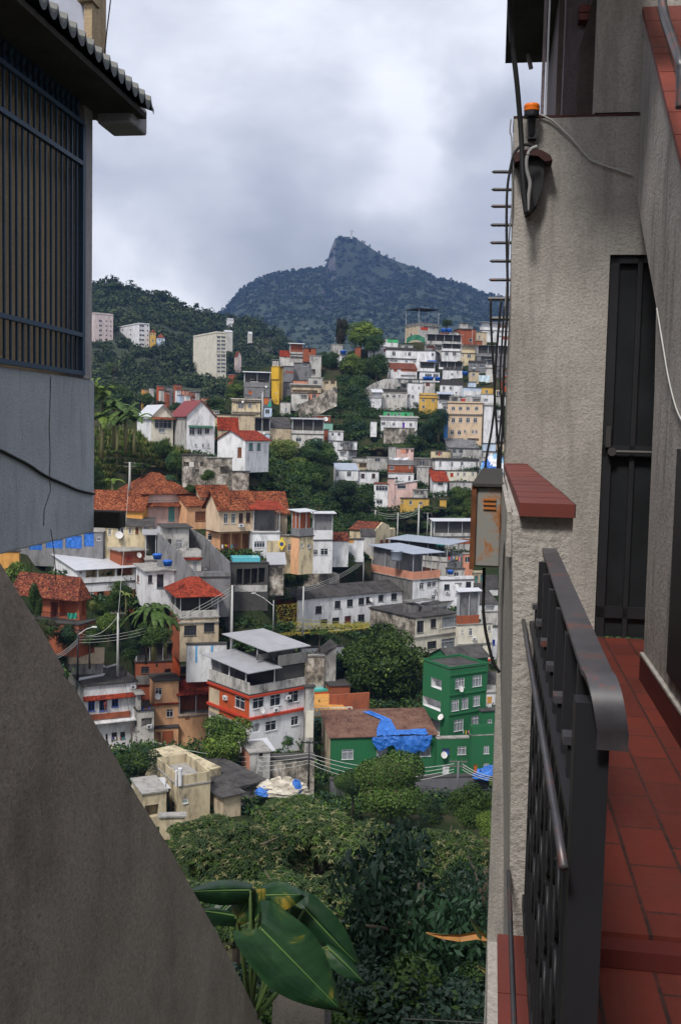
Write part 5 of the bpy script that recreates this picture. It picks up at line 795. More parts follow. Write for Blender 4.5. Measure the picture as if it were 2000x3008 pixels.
for lab, c_, xl, xc, xr, yt, yb, Y, wl in (
    ('long low shed with a dark roof and brick ends above the stained white house', 'A3', 236, 242, 640, 722, 764, 276, 'dirtywhite'), ('grey shack behind the hanging cables beside the white-framed windows', 'A3', 1336, 1342, 1420, 600, 680, 275, 'gray'), ('brick shack behind the hanging cables', 'A3', 1400, 1406, 1490, 640, 700, 277, 'orange'), ('white house sliver between the cables and the pillar', 'A3', 1400, 1405, 1490, 470, 600, 287, 'white'),
    ('orange brick house sliver low between cables and pillar', 'A3', 1395, 1400, 1480, 740, 810, 266, 'orange'), ('cream house behind the cables below the orange-yellow one', 'A3', 1330, 1336, 1420, 830, 900, 262, 'cream'), ('grey house under the cream one behind the cables', 'A3', 1340, 1345, 1480, 900, 985, 259, 'dirtywhite'), ('tan house sliver beside the pillar above the weathered grey house', 'A6', 1340, 1346, 1430, 545, 640, 241, 'tan'),
    ('brick-fronted house sliver beside the pillar', 'A6', 1365, 1370, 1430, 530, 600, 243, 'brick'), ('dark shed between the terrace-roofed brick house and the long white house', 'A6', 480, 486, 668, 700, 790, 229, 'concrete'), ('whitewashed low wall house under the ridge path on the left', 'A6', -10, -4, 208, 690, 735, 229, 'dirtywhite'), ('small grey house behind the wires above the tarpaulin bundle', 'A6', 1170, 1176, 1250, 690, 800, 226, 'dirtywhite'),
    ('little cream house with a dark window behind the wires', 'A6', 1240, 1246, 1310, 720, 800, 225, 'tan'), ('grey block hut under the little cream one behind the wires', 'A6', 1165, 1170, 1260, 810, 930, 221, 'gray'), ('low whitish parapet house above the raw grey block house', 'A5', 925, 932, 1245, 455, 500, 234, 'offwhite'), ('small white house beside the middle hill stairs', 'A2', 640, 646, 780, 655, 735, 269, 'dirtywhite'),
    ('orange-patched hut under the middle hill stairs', 'A2', 640, 648, 760, 800, 850, 260, 'salmon'), ('narrow grey house with a white pipe on the middle hill', 'A2', 400, 406, 510, 700, 790, 266, 'gray'), ('bluish shack at the white pole on the ridge road', 'A2', 235, 240, 310, 930, 1000, 250, 'lightblue'), ('dark-roofed low house in front of the ridge road', 'A2', -40, -30, 180, 1070, 1100, 243, 'concrete'),
    ('white house peeping over the dark-roofed long one on the crest', 'A3', 380, 386, 520, 388, 430, 298, 'dirtywhite'), ('brick hut beside the bushy tree on the crest', 'A3', 790, 796, 880, 262, 310, 312, 'brick'), ('white skyline house between bushy tree and brick house', 'A3', 880, 886, 978, 258, 320, 311, 'offwhite'), ('concrete terrace house under the skyline brick house', 'A3', 1030, 1036, 1160, 388, 470, 294, 'concrete'),
    ('tan hut between the chapel-like house and the pavilion', 'B3', 845, 850, 960, 380, 430, 170, 'concrete'), ('grey yard hut right of the pavilion poles', 'B3', 905, 910, 1010, 395, 430, 167, 'gray'), ('small red-roofed booth right of the long canopies', 'B3', 1245, 1250, 1320, 480, 560, 153, 'salmon'), ('low concrete house below the pale canopies at the right', 'B3', 1110, 1116, 1255, 600, 690, 151, 'dirtywhite')):
    h = H(lab, c_, xl, xc, xr, yt, yb, Y, 9, wl); h.grid('R', max(1, round(h.H - 3) // 3), max(1, int(h.w / 3)))
T0 = 0
# stained retaining walls and stair on the hill
def wallstrip(label, pts, Y, h0, mat, thick=.5, name='retaining_wall', cat='wall', Ys=None, group=None):
    base = at(*pts[0], Ys[0] if Ys else Y); root = empty(name, base, 0, label, cat, group); mb = MB(); P_ = [at(*p, Ys[i] if Ys else Y) - base for i, p in enumerate(pts)]
    for a, b in zip(P_, P_[1:]): mb.prism([a, b, b - Vector((0, 0, h0)), a - Vector((0, 0, h0))], (0.05, thick, 0))
    mb.build('wall', mat, root); return root
wallstrip('stained stone stair wall climbing right on the middle hill', [K('A2', 560, 905), K('A2', 700, 845), K('A2', 830, 765), K('A2', 910, 735)], 308, 6, stained())
wallstrip('grey ramp wall climbing to the big stained white house', [K('A2', 1150, 760), K('A2', 1260, 700), K('A2', 1340, 670), K('A2', 1460, 660)], 325, 5, W('dirtywhite'))
wallstrip('diagonal grey parapet wall left of the balustraded house', [K('B2', 40, 520), K('B2', 130, 600), K('B2', 240, 710), K('B2', 360, 860), K('B2', 362, 935)], 0, 9, W('gray'), Ys=[168, 166, 164, 161.5, 160.8])
wallstrip('diagonal grey parapet wall right of the balustraded house', [K('B2', 330, 470), K('B2', 478, 560), K('B2', 590, 680), K('B2', 705, 790), K('B2', 712, 890)], 0, 11, W('gray'), Ys=[175, 172, 167, 162.3, 162])
wallstrip('low wall along the ochre yard behind the pool', [K('B6', 180, 520), K('B6', 500, 500)], 160, 3, W('brick'))
wallstrip('rough stone terrace wall under the bushes in the town centre', [K('B3', -20, 610), K('B3', 110, 590), K('B3', 260, 640)], 212, 5, stained('stained_dark'))
for h in HOUSES: h.finish()
# ------------------------------------------------------------ terrain of the town
cp = list(CPS)
for px, py, Y in ((1250, 960, 330), (1500, 930, 335), (950, 1060, 300), (800, 1060, 300), (600, 1170, 330), (700, 1060, 330), (280, 1330, 176), (300, 1420, 166), (350, 1400, 170), (450, 1380, 172), (320, 1490, 158), (950, 1450, 205), (1000, 1340, 230), (1100, 1330, 238), (1300, 1560, 190), (1200, 1540, 195), (1430, 1540, 190), (1000, 1560, 185), (300, 1850, 118), (200, 1750, 124), (420, 1900, 118), (850, 1850, 133), (1000, 1860, 136), (700, 1830, 128), (500, 2260, 111), (700, 2350, 108), (900, 2400, 104), (1200, 2400, 100), (1450, 2420, 100), (1100, 2120, 143), (1440, 1300, 252), (250, 1950, 116)):
    p = at(px, py, dt(px, py, Y)); cp.append((p.x, p.y, p.z))
cp += [(-150, 330, 12), (-160, 210, 5), (-150, 100, -35), (-130, 60, -35), (150, 370, 45), (180, 270, -5), (160, 160, -48), (150, 90, -45), (0, 5, -9), (-10, 12, -12), (12, 12, -12), (0, 20, -16), (0, 40, -27), (-40, 45, -28), (40, 45, -30), (0, 70, -38), (60, 80, -45), (-50, 80, -36), (-30, 5, -9), (40, 5, -9), (0, 420, 15), (-150, 430, -10), (150, 450, 20), (0, 470, 0)]
cp = np.array(cp, float); XY, Z = cp[:, :2], cp[:, 2]
D = np.linalg.norm(XY[:, None] - XY[None], axis=2); A = D + np.eye(len(D)) * -14.0; A1 = np.c_[A, np.ones(len(D)), XY]; top_ = np.c_[np.ones(len(D)), XY].T; M = np.r_[A1, np.c_[top_, np.zeros((3, 3))]]; sol = np.linalg.lstsq(M, np.r_[Z, 0, 0, 0], rcond=None)[0]
def ground_z(x, y):
    q = np.array([x, y]); return float(np.linalg.norm(XY - q, axis=1) @ sol[:-3] + sol[-3] + sol[-2:] @ q) - 1.2
gx, gy = np.linspace(-210, 210, 150), np.linspace(3, 480, 190); GX, GY = np.meshgrid(gx, gy, indexing='ij'); Q = np.c_[GX.ravel(), GY.ravel()]
GZ = np.linalg.norm(Q[:, None] - XY[None], axis=2) @ sol[:-3] + sol[-3] + Q @ sol[-2:] - 1.2; rg = np.random.default_rng(2); GZ += rg.normal(0, .12, len(GZ)); idx = np.arange(len(Q)).reshape(GX.shape)
for h in HOUSES:                    # the ground in front of a house stays below the foot of its visible wall
    E2 = [(h.C.xy, (h.C + h.q * h.w).xy), (h.C.xy, (h.C + h.p * h.l).xy)]; zb_ = h.z0 + h.found_; ang = Q[:, 0] / Q[:, 1]
    for a, b in E2:
        u0, u1 = a[0] / a[1], b[0] / b[1]; lo_, hi_ = min(u0, u1), max(u0, u1); den = (b[0] - a[0]) - ang * (b[1] - a[1]); kk = np.clip((ang * a[1] - a[0]) / np.where(np.abs(den) < 1e-6, 1e-6, den), -.2, 1.2); Ye = a[1] + kk * (b[1] - a[1])
        msk = (ang > lo_ - .008) & (ang < hi_ + .008) & (Q[:, 1] < Ye + 1.5) & (Q[:, 1] > 20); GZ = np.where(msk, np.minimum(GZ, zb_ * Q[:, 1] / Ye - .3), GZ)
    lx = (Q[:, 0] - h.C.x) * h.q.x + (Q[:, 1] - h.C.y) * h.q.y; ly = (Q[:, 0] - h.C.x) * h.p.x + (Q[:, 1] - h.C.y) * h.p.y; GZ = np.where((lx > -1.5) & (lx < h.w + 1.5) & (ly > -1.5) & (ly < h.l + 1.5), np.minimum(GZ, zb_ - .1), GZ)
GZ = np.where((ang < -.108) & (Q[:, 1] > 255), np.minimum(GZ, .018 * Q[:, 1]), GZ); GZ = np.where((ang < .0) & (Q[:, 1] > 345), np.minimum(GZ, .035 * Q[:, 1]), GZ)
for h in []:
    ca = [h.C.xy, (h.C + h.q * h.w).xy, (h.C + h.p * h.l).xy]; a0 = min(c[0] / c[1] for c in ca) - .006; a1 = max(c[0] / c[1] for c in ca) + .006; zb_ = h.z0 + h.found_; ang = Q[:, 0] / Q[:, 1]
    msk = (ang > a0) & (ang < a1) & (Q[:, 1] < h.C.y + 1.5) & (Q[:, 1] > 20); lim = zb_ * Q[:, 1] / h.C.y - .3; GZ = np.where(msk, np.minimum(GZ, lim), GZ)
GZ2 = GZ
def ground_z(x, y):
    i = min(max(int((x - gx[0]) / (gx[1] - gx[0]) + .5), 0), len(gx) - 1); j = min(max(int((y - gy[0]) / (gy[1] - gy[0]) + .5), 0), len(gy) - 1); return float(GZ2[idx[i, j]])
F = np.stack([idx[:-1, :-1], idx[1:, :-1], idx[1:, 1:], idx[:-1, 1:]], -1).reshape(-1, 4)
tm, t, b = newmat('slope_ground'); a_ = noise(t, objvec(t), .09, 7, .7); b_ = noise(t, objvec(t), .9, 5, .7)
c = ramp(t, a_.outputs['Fac'], [(.35, (.012, .02, .009)), (.5, (.022, .03, .013)), (.62, (.05, .042, .026)), (.75, (.09, .075, .052))]).outputs[0]; c = mixc(t, ramp(t, b_.outputs['Fac'], [(.4, 0), (.7, .6)]).outputs[0], c, (.03, .04, .018)); t.links.new(c, b.inputs['Base Color']); b.inputs['Roughness'].default_value = 1; b.inputs['Specular IOR Level'].default_value = 0
me = npmesh('terrain', np.c_[Q, GZ], F, [tm], None, True); o = bpy.data.objects.new('terrain', me); C.objects.link(o); tag(o, kind='structure')
mb = MB(); mb.poly([(-9000, -200, -75), (9000, -200, -75), (9000, 9000, -75), (-9000, 9000, -75)]); tag(mb.build('ground', tm), kind='structure')
# ------------------------------------------------------------ town trees
T = tree
T('brown conical tree on the hilltop beside the bright green one', 1002, 978, 32, 296, 'tall', (LB, LB, LD), 1, sq=1.5)
T('bright green round tree crowning the middle hilltop', 1062, 985, 52, 298, 'round', (LM, LL, LM), 2, wide=1.15)
T('dark tree filling in right below the bright hilltop tree', 1100, 1010, 34, 293, 'round', (LD, LG, LD), 0)
T('dark green round tree beside the blank whitish box house', 966, 1062, 34, 283, 'round', (LD, LM, LG), 1, sq=1.2)
T('yellow-topped green tree in the middle of the hilltop grove', 1042, 1080, 50, 281, 'round', (LM, LD, LL), 2)
T('dark olive tree at the right of the hilltop grove', 1108, 1075, 38, 279, 'round', (LD, LD, LM), 0, sq=1.15)
T('dark understorey tree below the hilltop grove', 1010, 1125, 34, 276, 'round', (LD, LG, LD), 2); T('tall dark green tree above the ravine', 1060, 1140, 50, 272, 'round', (LD, LG, LM), 1, sq=1.1)
T('large dark ravine tree with a paler spray down its middle', 1030, 1195, 62, 262, 'big', (LD, LG, LM), 0, sq=1.3)
T('shadowy ravine tree right of the pale spray', 1085, 1225, 42, 258, 'round', (LD, LD, LG), 1); T('shadowy ravine tree at the bottom of the dark mass', 1040, 1270, 50, 250, 'round', (LD, LG, LD), 2, sq=1.2)
T('green bush tree on the slope left of the ravine', 900, 1205, 34, 260, 'round', (LM, LG, LD), 1, wide=1.3); T('low green tree near the pale wall house on the slope', 955, 1195, 30, 262, 'round', (LD, LM, LD), 0, wide=1.2)
T('dark tree hiding the light blue strip house', 1290, 1235, 36, 240, 'round', (LG, LD, LD), 1, sq=1.4); T('dark tree at the left foot of the beige apartments', 1250, 1270, 34, 242, 'round', (LG, LD, LD), 2, sq=1.1); T('bush below the beige apartments on the dark slope', 1215, 1300, 30, 238, 'round', (LM, LD, LG), 0)
T('brownish scrub tree under the stacked white houses', 1110, 1320, 30, 236, 'scrub', (LB, LD, LM), 1, wide=1.6); T('green scrub below the mould-eaten wall house', 1180, 1315, 30, 238, 'scrub', (LM, LD, LL), 1, wide=1.6)
T('yellow-green tree lighting up the middle of the valley', 832, 1325, 50, 214, 'round', (LY, LL, LM), 1, wide=1.0); T('yellow-green lower branch tree beside the bright one', 880, 1360, 40, 211, 'flat', (LL, LY, LM), 0, wide=1.2)
T('deep green tree right of the yellow-green one', 930, 1335, 62, 214, 'big', (LD, LM, LG), 2, wide=1.1); T('broad deep green tree in the centre of the valley', 900, 1410, 75, 207, 'big', (LD, LM, LG), 0)
T('dark green tree spreading toward the white arched houses', 1000, 1450, 62, 203, 'big', (LD, LG, LM), 1); T('dark rounded tree at the right end of the valley grove', 1065, 1470, 48, 200, 'round', (LD, LG, LD), 2); T('lowest dark tree of the valley grove above the clay roofs', 930, 1490, 60, 198, 'big', (LD, LG, LD), 2, wide=1.2)
T('bare grey-brown tree over the clay roofs', 850, 1460, 40, 192, 'wispy', (LB, LB, LM), 0); T('dark slope tree left of the utility poles', 1090, 1540, 50, 190, 'round', (LD, LG, LD), 1, wide=1.3); T('dark slope tree behind the chapel-like house', 1000, 1560, 50, 186, 'round', (LD, LG, LD), 0, wide=1.3)
T('green bank tree between poles and pavilion', 1190, 1520, 44, 192, 'scrub', (LD, LM, LG), 0, wide=1.4); T('green bushy tree near the rusty box', 1350, 1455, 38, 200, 'round', (LM, LL, LD), 1); T('yellow-green bush near the rusty box', 1375, 1500, 34, 196, 'round', (LL, LM, LM), 2, wide=1.2); T('brown-green thicket behind the pole tops', 1270, 1500, 44, 196, 'scrub', (LB, LM, LD), 2, wide=1.3); T('green thicket above the pavilion roof', 1340, 1545, 40, 190, 'round', (LD, LM, LG), 0, wide=1.3)
T('small round tree against the ruined terraces', 612, 1398, 26, 166, 'round', (LM, LD, LM), 1); T('ivy-dark tree on the left of the ruined terraces', 520, 1360, 36, 176, 'round', (LD, LG, LM), 2, sq=1.3); T('dark tree below the cream gable house', 480, 1320, 34, 182, 'round', (LD, LM, LD), 0); T('dark scrub tree over the hipped roof', 500, 1420, 36, 166, 'round', (LG, LD, LM), 1)
T('bushes under the gabled houses at the ruins', 560, 1440, 22, 162, 'round', (LD, LM, LD), 2); T('shadowed tree at the grey wall edge of the grass slope', 275, 1400, 34, 165, 'round', (LD, LD, LM), 0, sq=1.4); T('dark bush in the grass slope', 345, 1330, 22, 172, 'scrub', (LD, LM, LL), 1)
T('ragged tree between hipped roof and grass slope', 420, 1370, 34, 170, 'scrub', (LM, LD, LB), 2, wide=1.2)
T('dark green tree left of the tiny far quarter', 340, 1160, 46, 330, 'round', (LD, LM, LG), 1, wide=1.3); T('dark tree behind the banana plants', 300, 1190, 40, 300, 'round', (LD, LD, LM), 2, wide=1.3); T('light-leaved tree behind the grey block house', 690, 1150, 30, 320, 'round', (LM, LL, LD), 0); T('dark tree mass left of the golden tower', 740, 1110, 40, 340, 'round', (LD, LG, LD), 1, wide=1.4); T('pointed dark tree at the left of the far quarter', 430, 1175, 26, 330, 'round', (LD, LM, LD), 2)
for i, (x, y, r) in enumerate(((300, 1215, 34), (380, 1212, 30), (445, 1208, 26), (520, 1200, 22), (640, 1190, 30), (700, 1185, 26), (600, 1215, 20))):
    T(['first tree from the left', 'second tree from the left', 'third tree from the left', 'fourth tree from the left', 'fifth tree from the left, under the brick huts', 'sixth tree from the left', 'smallest tree'][i] + ' in the row below the far quarter', x, y, r, 355, 'round', [(LD, LM, LD), (LD, LD, LG)][i % 2], i % 3, wide=1.4)
T('bare pale-limbed tree before the white towers', 335, 1085, 24, 420, 'wispy', (LB, LM, LB), 1); T('brownish tree at the right end of the far quarter', 470, 1185, 24, 330, 'scrub', (LB, LD, LB), 0)
# left middle
T('dark bushy tree on the crest beside the blue tanks', 1312, 950, 17, 308, 'small', (LD, LG, LD), 1)
T('vine-grown tree in front of the mossy clay roof', 105, 1765, 34, 108, 'tall', (LD, LM, LD), 1, sq=1.8); T('green bushes left of the white bungalow', 60, 1690, 52, 118, 'round', (LM, LD, LL), 2); T('dark bush between wall edge and brick balcony', 140, 1850, 40, 106, 'round', (LD, LB, LM), 0)
T('leafy tree under the bungalow veranda', 355, 1745, 42, 117, 'round', (LM, LD, LM), 0, sq=1.1); T('yellow-leaved small tree beside the brick balcony', 272, 1780, 26, 112, 'round', (LY, LM, LL), 1); T('mid-green tree left of the white pole', 265, 1870, 50, 110, 'round', (LM, LD, LG), 2)
T('bright green bush just left of the white pole base', 320, 1830, 40, 108, 'round', (LM, LL, LD), 0); T('dark tree under the palm-like plant', 430, 1860, 48, 112, 'round', (LD, LM, LG), 1, wide=1.1); T('deep green tree beneath the bungalow brick storey', 310, 1790, 34, 115, 'round', (LD, LM, LD), 1); T('dark bush filling the gap above the debris-strewn roof', 370, 1905, 40, 110, 'round', (LD, LG, LD), 2, wide=1.3); T('dark thicket left of the street lamp', 200, 1870, 44, 108, 'round', (LD, LG, LM), 0)
T('bush hiding the stems of the palm-like clump', 462, 1872, 44, 104, 'round', (LD, LM, LM), 1, wide=1.3)
T('slim dark tree over the raw brick house', 480, 1900, 34, 121, 'scrub', (LD, LD, LM), 2, wide=1.2)
T('bushes climbing over the stone terrace in the town centre', 870, 1700, 42, 139, 'round', (LM, LD, LG), 0); T('low bush tree left of the round hedge tree', 835, 1750, 28, 137, 'round', (LD, LM, LD), 1)
T('round hedge-like tree above the long corrugated roof', 1000, 1655, 52, 150, 'round', (LD, LM, LG), 2, wide=1.1); T('dark bush at the end of the long roof', 1060, 1640, 28, 152, 'round', (LD, LD, LM), 0)
T('shrub inside the bunting court', 940, 1860, 26, 132, 'scrub', (LM, LD, LM), 0, wide=1.3)
T('great round mango-like tree behind the green houses', 1122, 1945, 150, 139, 'big', (LM, LD, LL), 0, ground=4)
T('light-leaved tree in front of the big corner house', 665, 2165, 88, 117, 'round', (LM, LD, LL), 1, wide=1.0); T('lower crown of leaves at the foot of the corner house tree', 655, 2215, 50, 116, 'round', (LM, LD, LM), 2)
T('dark leafy tree by the lamp-lit pole', 425, 2235, 62, 106, 'round', (LD, LM, LG), 2, wide=1.1); T('very dark tree behind the left pole', 365, 2250, 46, 109, 'round', (LD, LD, LG), 0)
T('thin potted tree against the white corner house', 845, 2178, 24, 121, 'wispy', (LM, LG, LD), 1)
T('clipped round tree with a browning top in front of the green house', 1150, 2300, 122, 104, 'trimmed', (LM, LD, LB), 0, wide=.95); T('dark clipped bush left of the browning round tree', 1035, 2300, 56, 106, 'trimmed', (LD, LM, LG), 1); T('dark bush behind the browning round tree', 1215, 2255, 34, 108, 'round', (LD, LM, LG), 1)
T('dark feathery tree near the pillar, in front of the grey wall', 1372, 2365, 76, 88, 'round', (LD, LM, LM), 2, sq=1.15); T('yellow-green clipped bush at the pillar edge', 1455, 2430, 66, 80, 'trimmed', (LL, LM, LM), 2); T('dark shrub between clipped tree and feathery tree', 1265, 2380, 50, 92, 'round', (LD, LG, LM), 0)
T('olive bush at the pillar edge under the yellow-green one', 1440, 2520, 80, 62, 'round', (LM, LB, LD), 1)
# banana plants and palm-like crowns
for i, (x, y, L, s) in enumerate(((300, 1170, 6.5, 1), (335, 1200, 6, 2), (370, 1215, 6, 3), (300, 1230, 6, 4), (345, 1245, 5, 5), (395, 1235, 5, 7), (270, 1140, 5.5, 8))):
    banana(['tall banana plant highest beside the grey wall', 'banana plant just right of the tallest', 'banana plant nearest the sheet-roofed house', 'lower banana plant against the grey wall', 'banana plant with yellow dead leaves at the slope top', 'rightmost banana plant by the cream gable house wall', 'banana plant half cut off by the grey wall'][i], x, y, 176 - i, L, 10, (LL, LM, LM, LL, LM, LM, LL)[i], s, group='banana plants above the grass slope', wid=.13)
banana('large palm-like banana clump over the white pole', 452, 1800, 108, 4.6, 26, LM, 11, wid=.085, droop=1.3); banana('second banana crown right of the large clump', 486, 1825, 109, 3.4, 16, LM, 12, wid=.12, droop=1.2)
banana('lone young banana plant beside the hipped roof', 330, 1412, 158, 2.6, 5, LL, 15); 
banana('spiky yellowish plant under the bungalow veranda', 370, 1752, 113, 1.8, 9, LY, 16, wid=.06, name='spiky_plant', cat='plant')
# scrub and grass of the open slope
def proj(P_): v = CR.transposed() @ P_; return 1000 + FPX * v.x / -v.z, 1504 - FPX * v.y / -v.z
HB = []
for h in HOUSES:
    pt_ = [proj(h.C + h.q * (h.w * a) + h.p * (h.l * b) + Vector((0, 0, z))) for a, b in ((0, 0), (1, 0), (0, 1)) for z in (h.found_, h.H)]; HB.append((min(p[0] for p in pt_), max(p[0] for p in pt_), min(p[1] for p in pt_), max(p[1] for p in pt_) - 3, h.C.y))
HB = np.array(HB)
def hides(px, py, Yv): return bool(np.any((HB[:, 0] < px) & (px < HB[:, 1]) & (HB[:, 2] < py) & (py < HB[:, 3]) & (Yv < HB[:, 4] + 2)))
def scrub(name, label, rect_, n, L, mats, seed, cat='grass'):
    rg = np.random.default_rng(seed); V, Fq, mi = [], [], []
    for k in range(n):
        px, py = rg.uniform(rect_[0], rect_[2]), rg.uniform(rect_[1], rect_[3]); lo, hi = rect_[4], rect_[5]
        d = ray(px, py); Yv = None
        for yy in np.linspace(lo, hi, 30):
            if d.z / d.y * yy < ground_z(d.x / d.y * yy, yy) + .3: Yv = yy; break
        if Yv is None or hides(px, py - 8, Yv): continue
        p = np.array([d.x / d.y * Yv, Yv, ground_z(d.x / d.y * Yv, Yv)]); a = rg.uniform(0, 3.14); s = L * rg.uniform(.5, 1.3); u = np.array([math.cos(a), math.sin(a), 0]) * s * .12; tip = np.array([rg.normal() * .3, rg.normal() * .3, 1]) * s
        if cat == 'grass': V += [p - u, p + u, p + tip * .6 + u * .9, p + tip]; b0 = len(V) - 4; Fq.append((b0, b0 + 1, b0 + 2, b0 + 3)); mi.append(int(rg.integers(len(mats)))); continue
        kk = int(rg.integers(len(mats)))
        for q_ in range(16):
            c_ = p + rg.normal(size=3) * np.array([.5, .5, .3]) * L + np.array([0, 0, L * .45]); a_1 = rg.normal(size=3); a_1 /= np.linalg.norm(a_1); b_1 = np.cross(a_1, rg.normal(size=3)); b_1 /= np.linalg.norm(b_1); s = L * .26 * rg.uniform(.6, 1.2)
            V += [c_ - a_1 * s, c_ + b_1 * s * .5, c_ + a_1 * s, c_ - b_1 * s * .5]; b0 = len(V) - 4; Fq.append((b0, b0 + 1, b0 + 2, b0 + 3)); mi.append(kk if rg.random() < .7 else int(rg.integers(len(mats))))
    if V: o = bpy.data.objects.new(name, npmesh(name, V, Fq, mats, mi)); C.objects.link(o); tag(o, label, cat, kind='stuff')
DRY = leafm('dry_grass', (.16, .15, .05), (.24, .20, .08), .8)
scrub('grass', 'tall mixed dry and green grass on the open left slope', (255, 1270, 560, 1460, 170, 225), 14000, 1.2, [DRY, LM, LL, LD], 5)
scrub('undergrowth', 'low weeds and bushes between the houses of the right hill', (560, 1180, 1500, 1640, 195, 345), 9000, 1.3, [LD, LM, LG, LD], 6, 'undergrowth')
scrub('undergrowth', 'weeds between the lower houses', (150, 1650, 1480, 2400, 95, 215), 9000, 1.3, [LD, LM, LG], 7, 'undergrowth')
rg = np.random.default_rng(31); pts, rad = [], []
while len(pts) < 900:
    Yv = rg.uniform(70, 440); a_1 = rg.uniform(.178, .62) if rg.random() < .8 else -rg.uniform(.36, .6); x = a_1 * Yv
    if abs(x) > 205: continue
    pts.append(np.array([x, Yv, ground_z(x, Yv) + rg.uniform(.5, 3)])); rad.append(rg.uniform(2.2, 5))
tag(scatter_crowns('woods', pts, rad, 55, 170, .24, [LD, LM, LG]), 'trees continuing over the slope beside the passage walls', 'woods')
# ------------------------------------------------------------ mango trees below
def mango(seed, n_tw, shape=(1, 1, .7), leaf=.07, nl=30, mats=3):
    """twigs ending in rosettes of long drooping leaves"""
    rg = np.random.default_rng(seed); L = lobes_for(rg, nl, shape, .22, .4, True); w_ = np.array([r * r for _, r in L]); w_ /= w_.sum(); V, mi = [], []
    for k in range(n_tw):
        i = rg.choice(len(L), p=w_); c, r = L[i]; d = rg.normal(size=3); d /= np.linalg.norm(d); d[2] = abs(d[2]) * .9 if rg.random() < .8 else d[2]; p = c + d * r * np.array(shape) * rg.uniform(.85, 1.08); mt = 1 if rg.random() < .16 else (2 if rg.random() < .3 else 0)
        for j in range(9):
            a = 2 * math.pi * j / 9 + rg.uniform(-.3, .3); el = rg.uniform(-.95, .25); u = np.array([math.cos(a) * math.cos(el), math.sin(a) * math.cos(el), math.sin(el)]) + d * .35; u /= np.linalg.norm(u); s = leaf * rg.uniform(.7, 1.2); b = np.cross(u, [0, 0, 1]); b /= np.linalg.norm(b) + 1e-9; m = p + u * s * .5
            V += [p, m + b * s * .13, p + u * s - np.array([0, 0, s * .25]), m - b * s * .13]; mi.append(mt)
    V = np.array(V); return npmesh('crown', V, np.arange(len(V)).reshape(-1, 4), (LMG, LMG2, LM), mi)
MG = [mango(1, 5200, leaf=.074), mango(2, 5200, leaf=.074)]
for i, (px, py, r, Y, lab) in enumerate(((700, 2540, 190, 52, 'mango tree with drooping leaves, at the left above the big heart-shaped leaves'), (930, 2500, 190, 56, 'mango tree in the middle of the foreground grove'), (620, 2480, 130, 60, 'mango tree at the upper left of the grove, beside the stained cream house'), (850, 2420, 130, 64, 'mango tree at the back of the grove below the stone terrace'), (1120, 2510, 150, 60, 'mango tree right of the middle, darker, below the clipped round tree'), (1300, 2560, 170, 50, 'mango tree behind the near dark tree by the pillar'), (850, 2700, 210, 44, 'lowest mango tree behind the heart-shaped leaves'), (600, 2680, 160, 46, 'mango tree cut by the sloping concrete parapet'), (1420, 2640, 130, 44, 'mango tree at the pillar edge'), (1080, 2640, 170, 46, 'mango tree just left of the near dark tree'))):
    c = at(px, py, Y); rad = r / FPX * Y; root = empty('mango_tree', c - Vector((0, 0, rad * 1.9)), 0, lab, 'tree', 'mango trees in the foreground grove'); o = bpy.data.objects.new('crown', MG[i % 2]); C.objects.link(o); o.parent = root; o.location = (0, 0, rad * 1.9); o.scale = (rad * 1.12, rad * 1.12, rad * 1.1); o.rotation_euler = (0, 0, i * 1.3)
    mb = MB(); branches(mb, random.Random(i), (0, 0, -1), (0, 0, rad * 2.2), rad * .08, 9, rad * .9); mb.build('trunk', BARK, root, True)
# near dark broad-leaved tree
V, F, m = crown(77, 9500, .075, 34, (1, 1, 1.05), .2, .36, .42, .7); me = npmesh('crown', V, F, (LNEAR, leafm('glossy_leaf_green', (.014, .036, .018), (.024, .055, .026), .35), LNEAR), m)
c = at(1230, 2760, 17); root = empty('broadleaf_tree', c - Vector((0, 0, 5)), 0, 'near tree of glossy very dark leaves filling the bottom of the view', 'tree'); o = bpy.data.objects.new('crown', me); C.objects.link(o); o.parent = root; o.location = (0, 0, 5); o.scale = (2.0, 2.0, 2.15)
mb = MB(); branches(mb, random.Random(3), (0, 0, -1), (0, 0, 6), .16, 10, 1.8); mb.build('trunk', BARK, root, True)
c = at(1420, 2700, 19); root = empty('broadleaf_tree', c - Vector((0, 0, 4)), 0, 'second near dark tree close to the pillar', 'tree'); o = bpy.data.objects.new('crown', me); C.objects.link(o); o.parent = root; o.location = (0, 0, 4); o.scale = (1.3, 1.3, 1.6); o.rotation_euler = (0, 0, 2)
mb = MB(); branches(mb, random.Random(5), (0, 0, -1), (0, 0, 5), .12, 8, 1.2); mb.build('trunk', BARK, root, True)
# dark thicket below the near trees
for i, (px, py, r, Y) in enumerate(((1000, 2950, 260, 20), (1250, 3060, 300, 14), (780, 3000, 260, 22), (1420, 2950, 160, 15))):
    tree(['dark thicket low between the heart-shaped leaves and the near tree', 'dark thicket at the very bottom of the view', 'dark thicket behind the heart-shaped leaves', 'dark thicket by the foot of the pillar'][i], px, py, r, Y, 'big', (LNEAR, LD, LNEAR), 0, name='shrub', cat='shrub', wide=1.1)
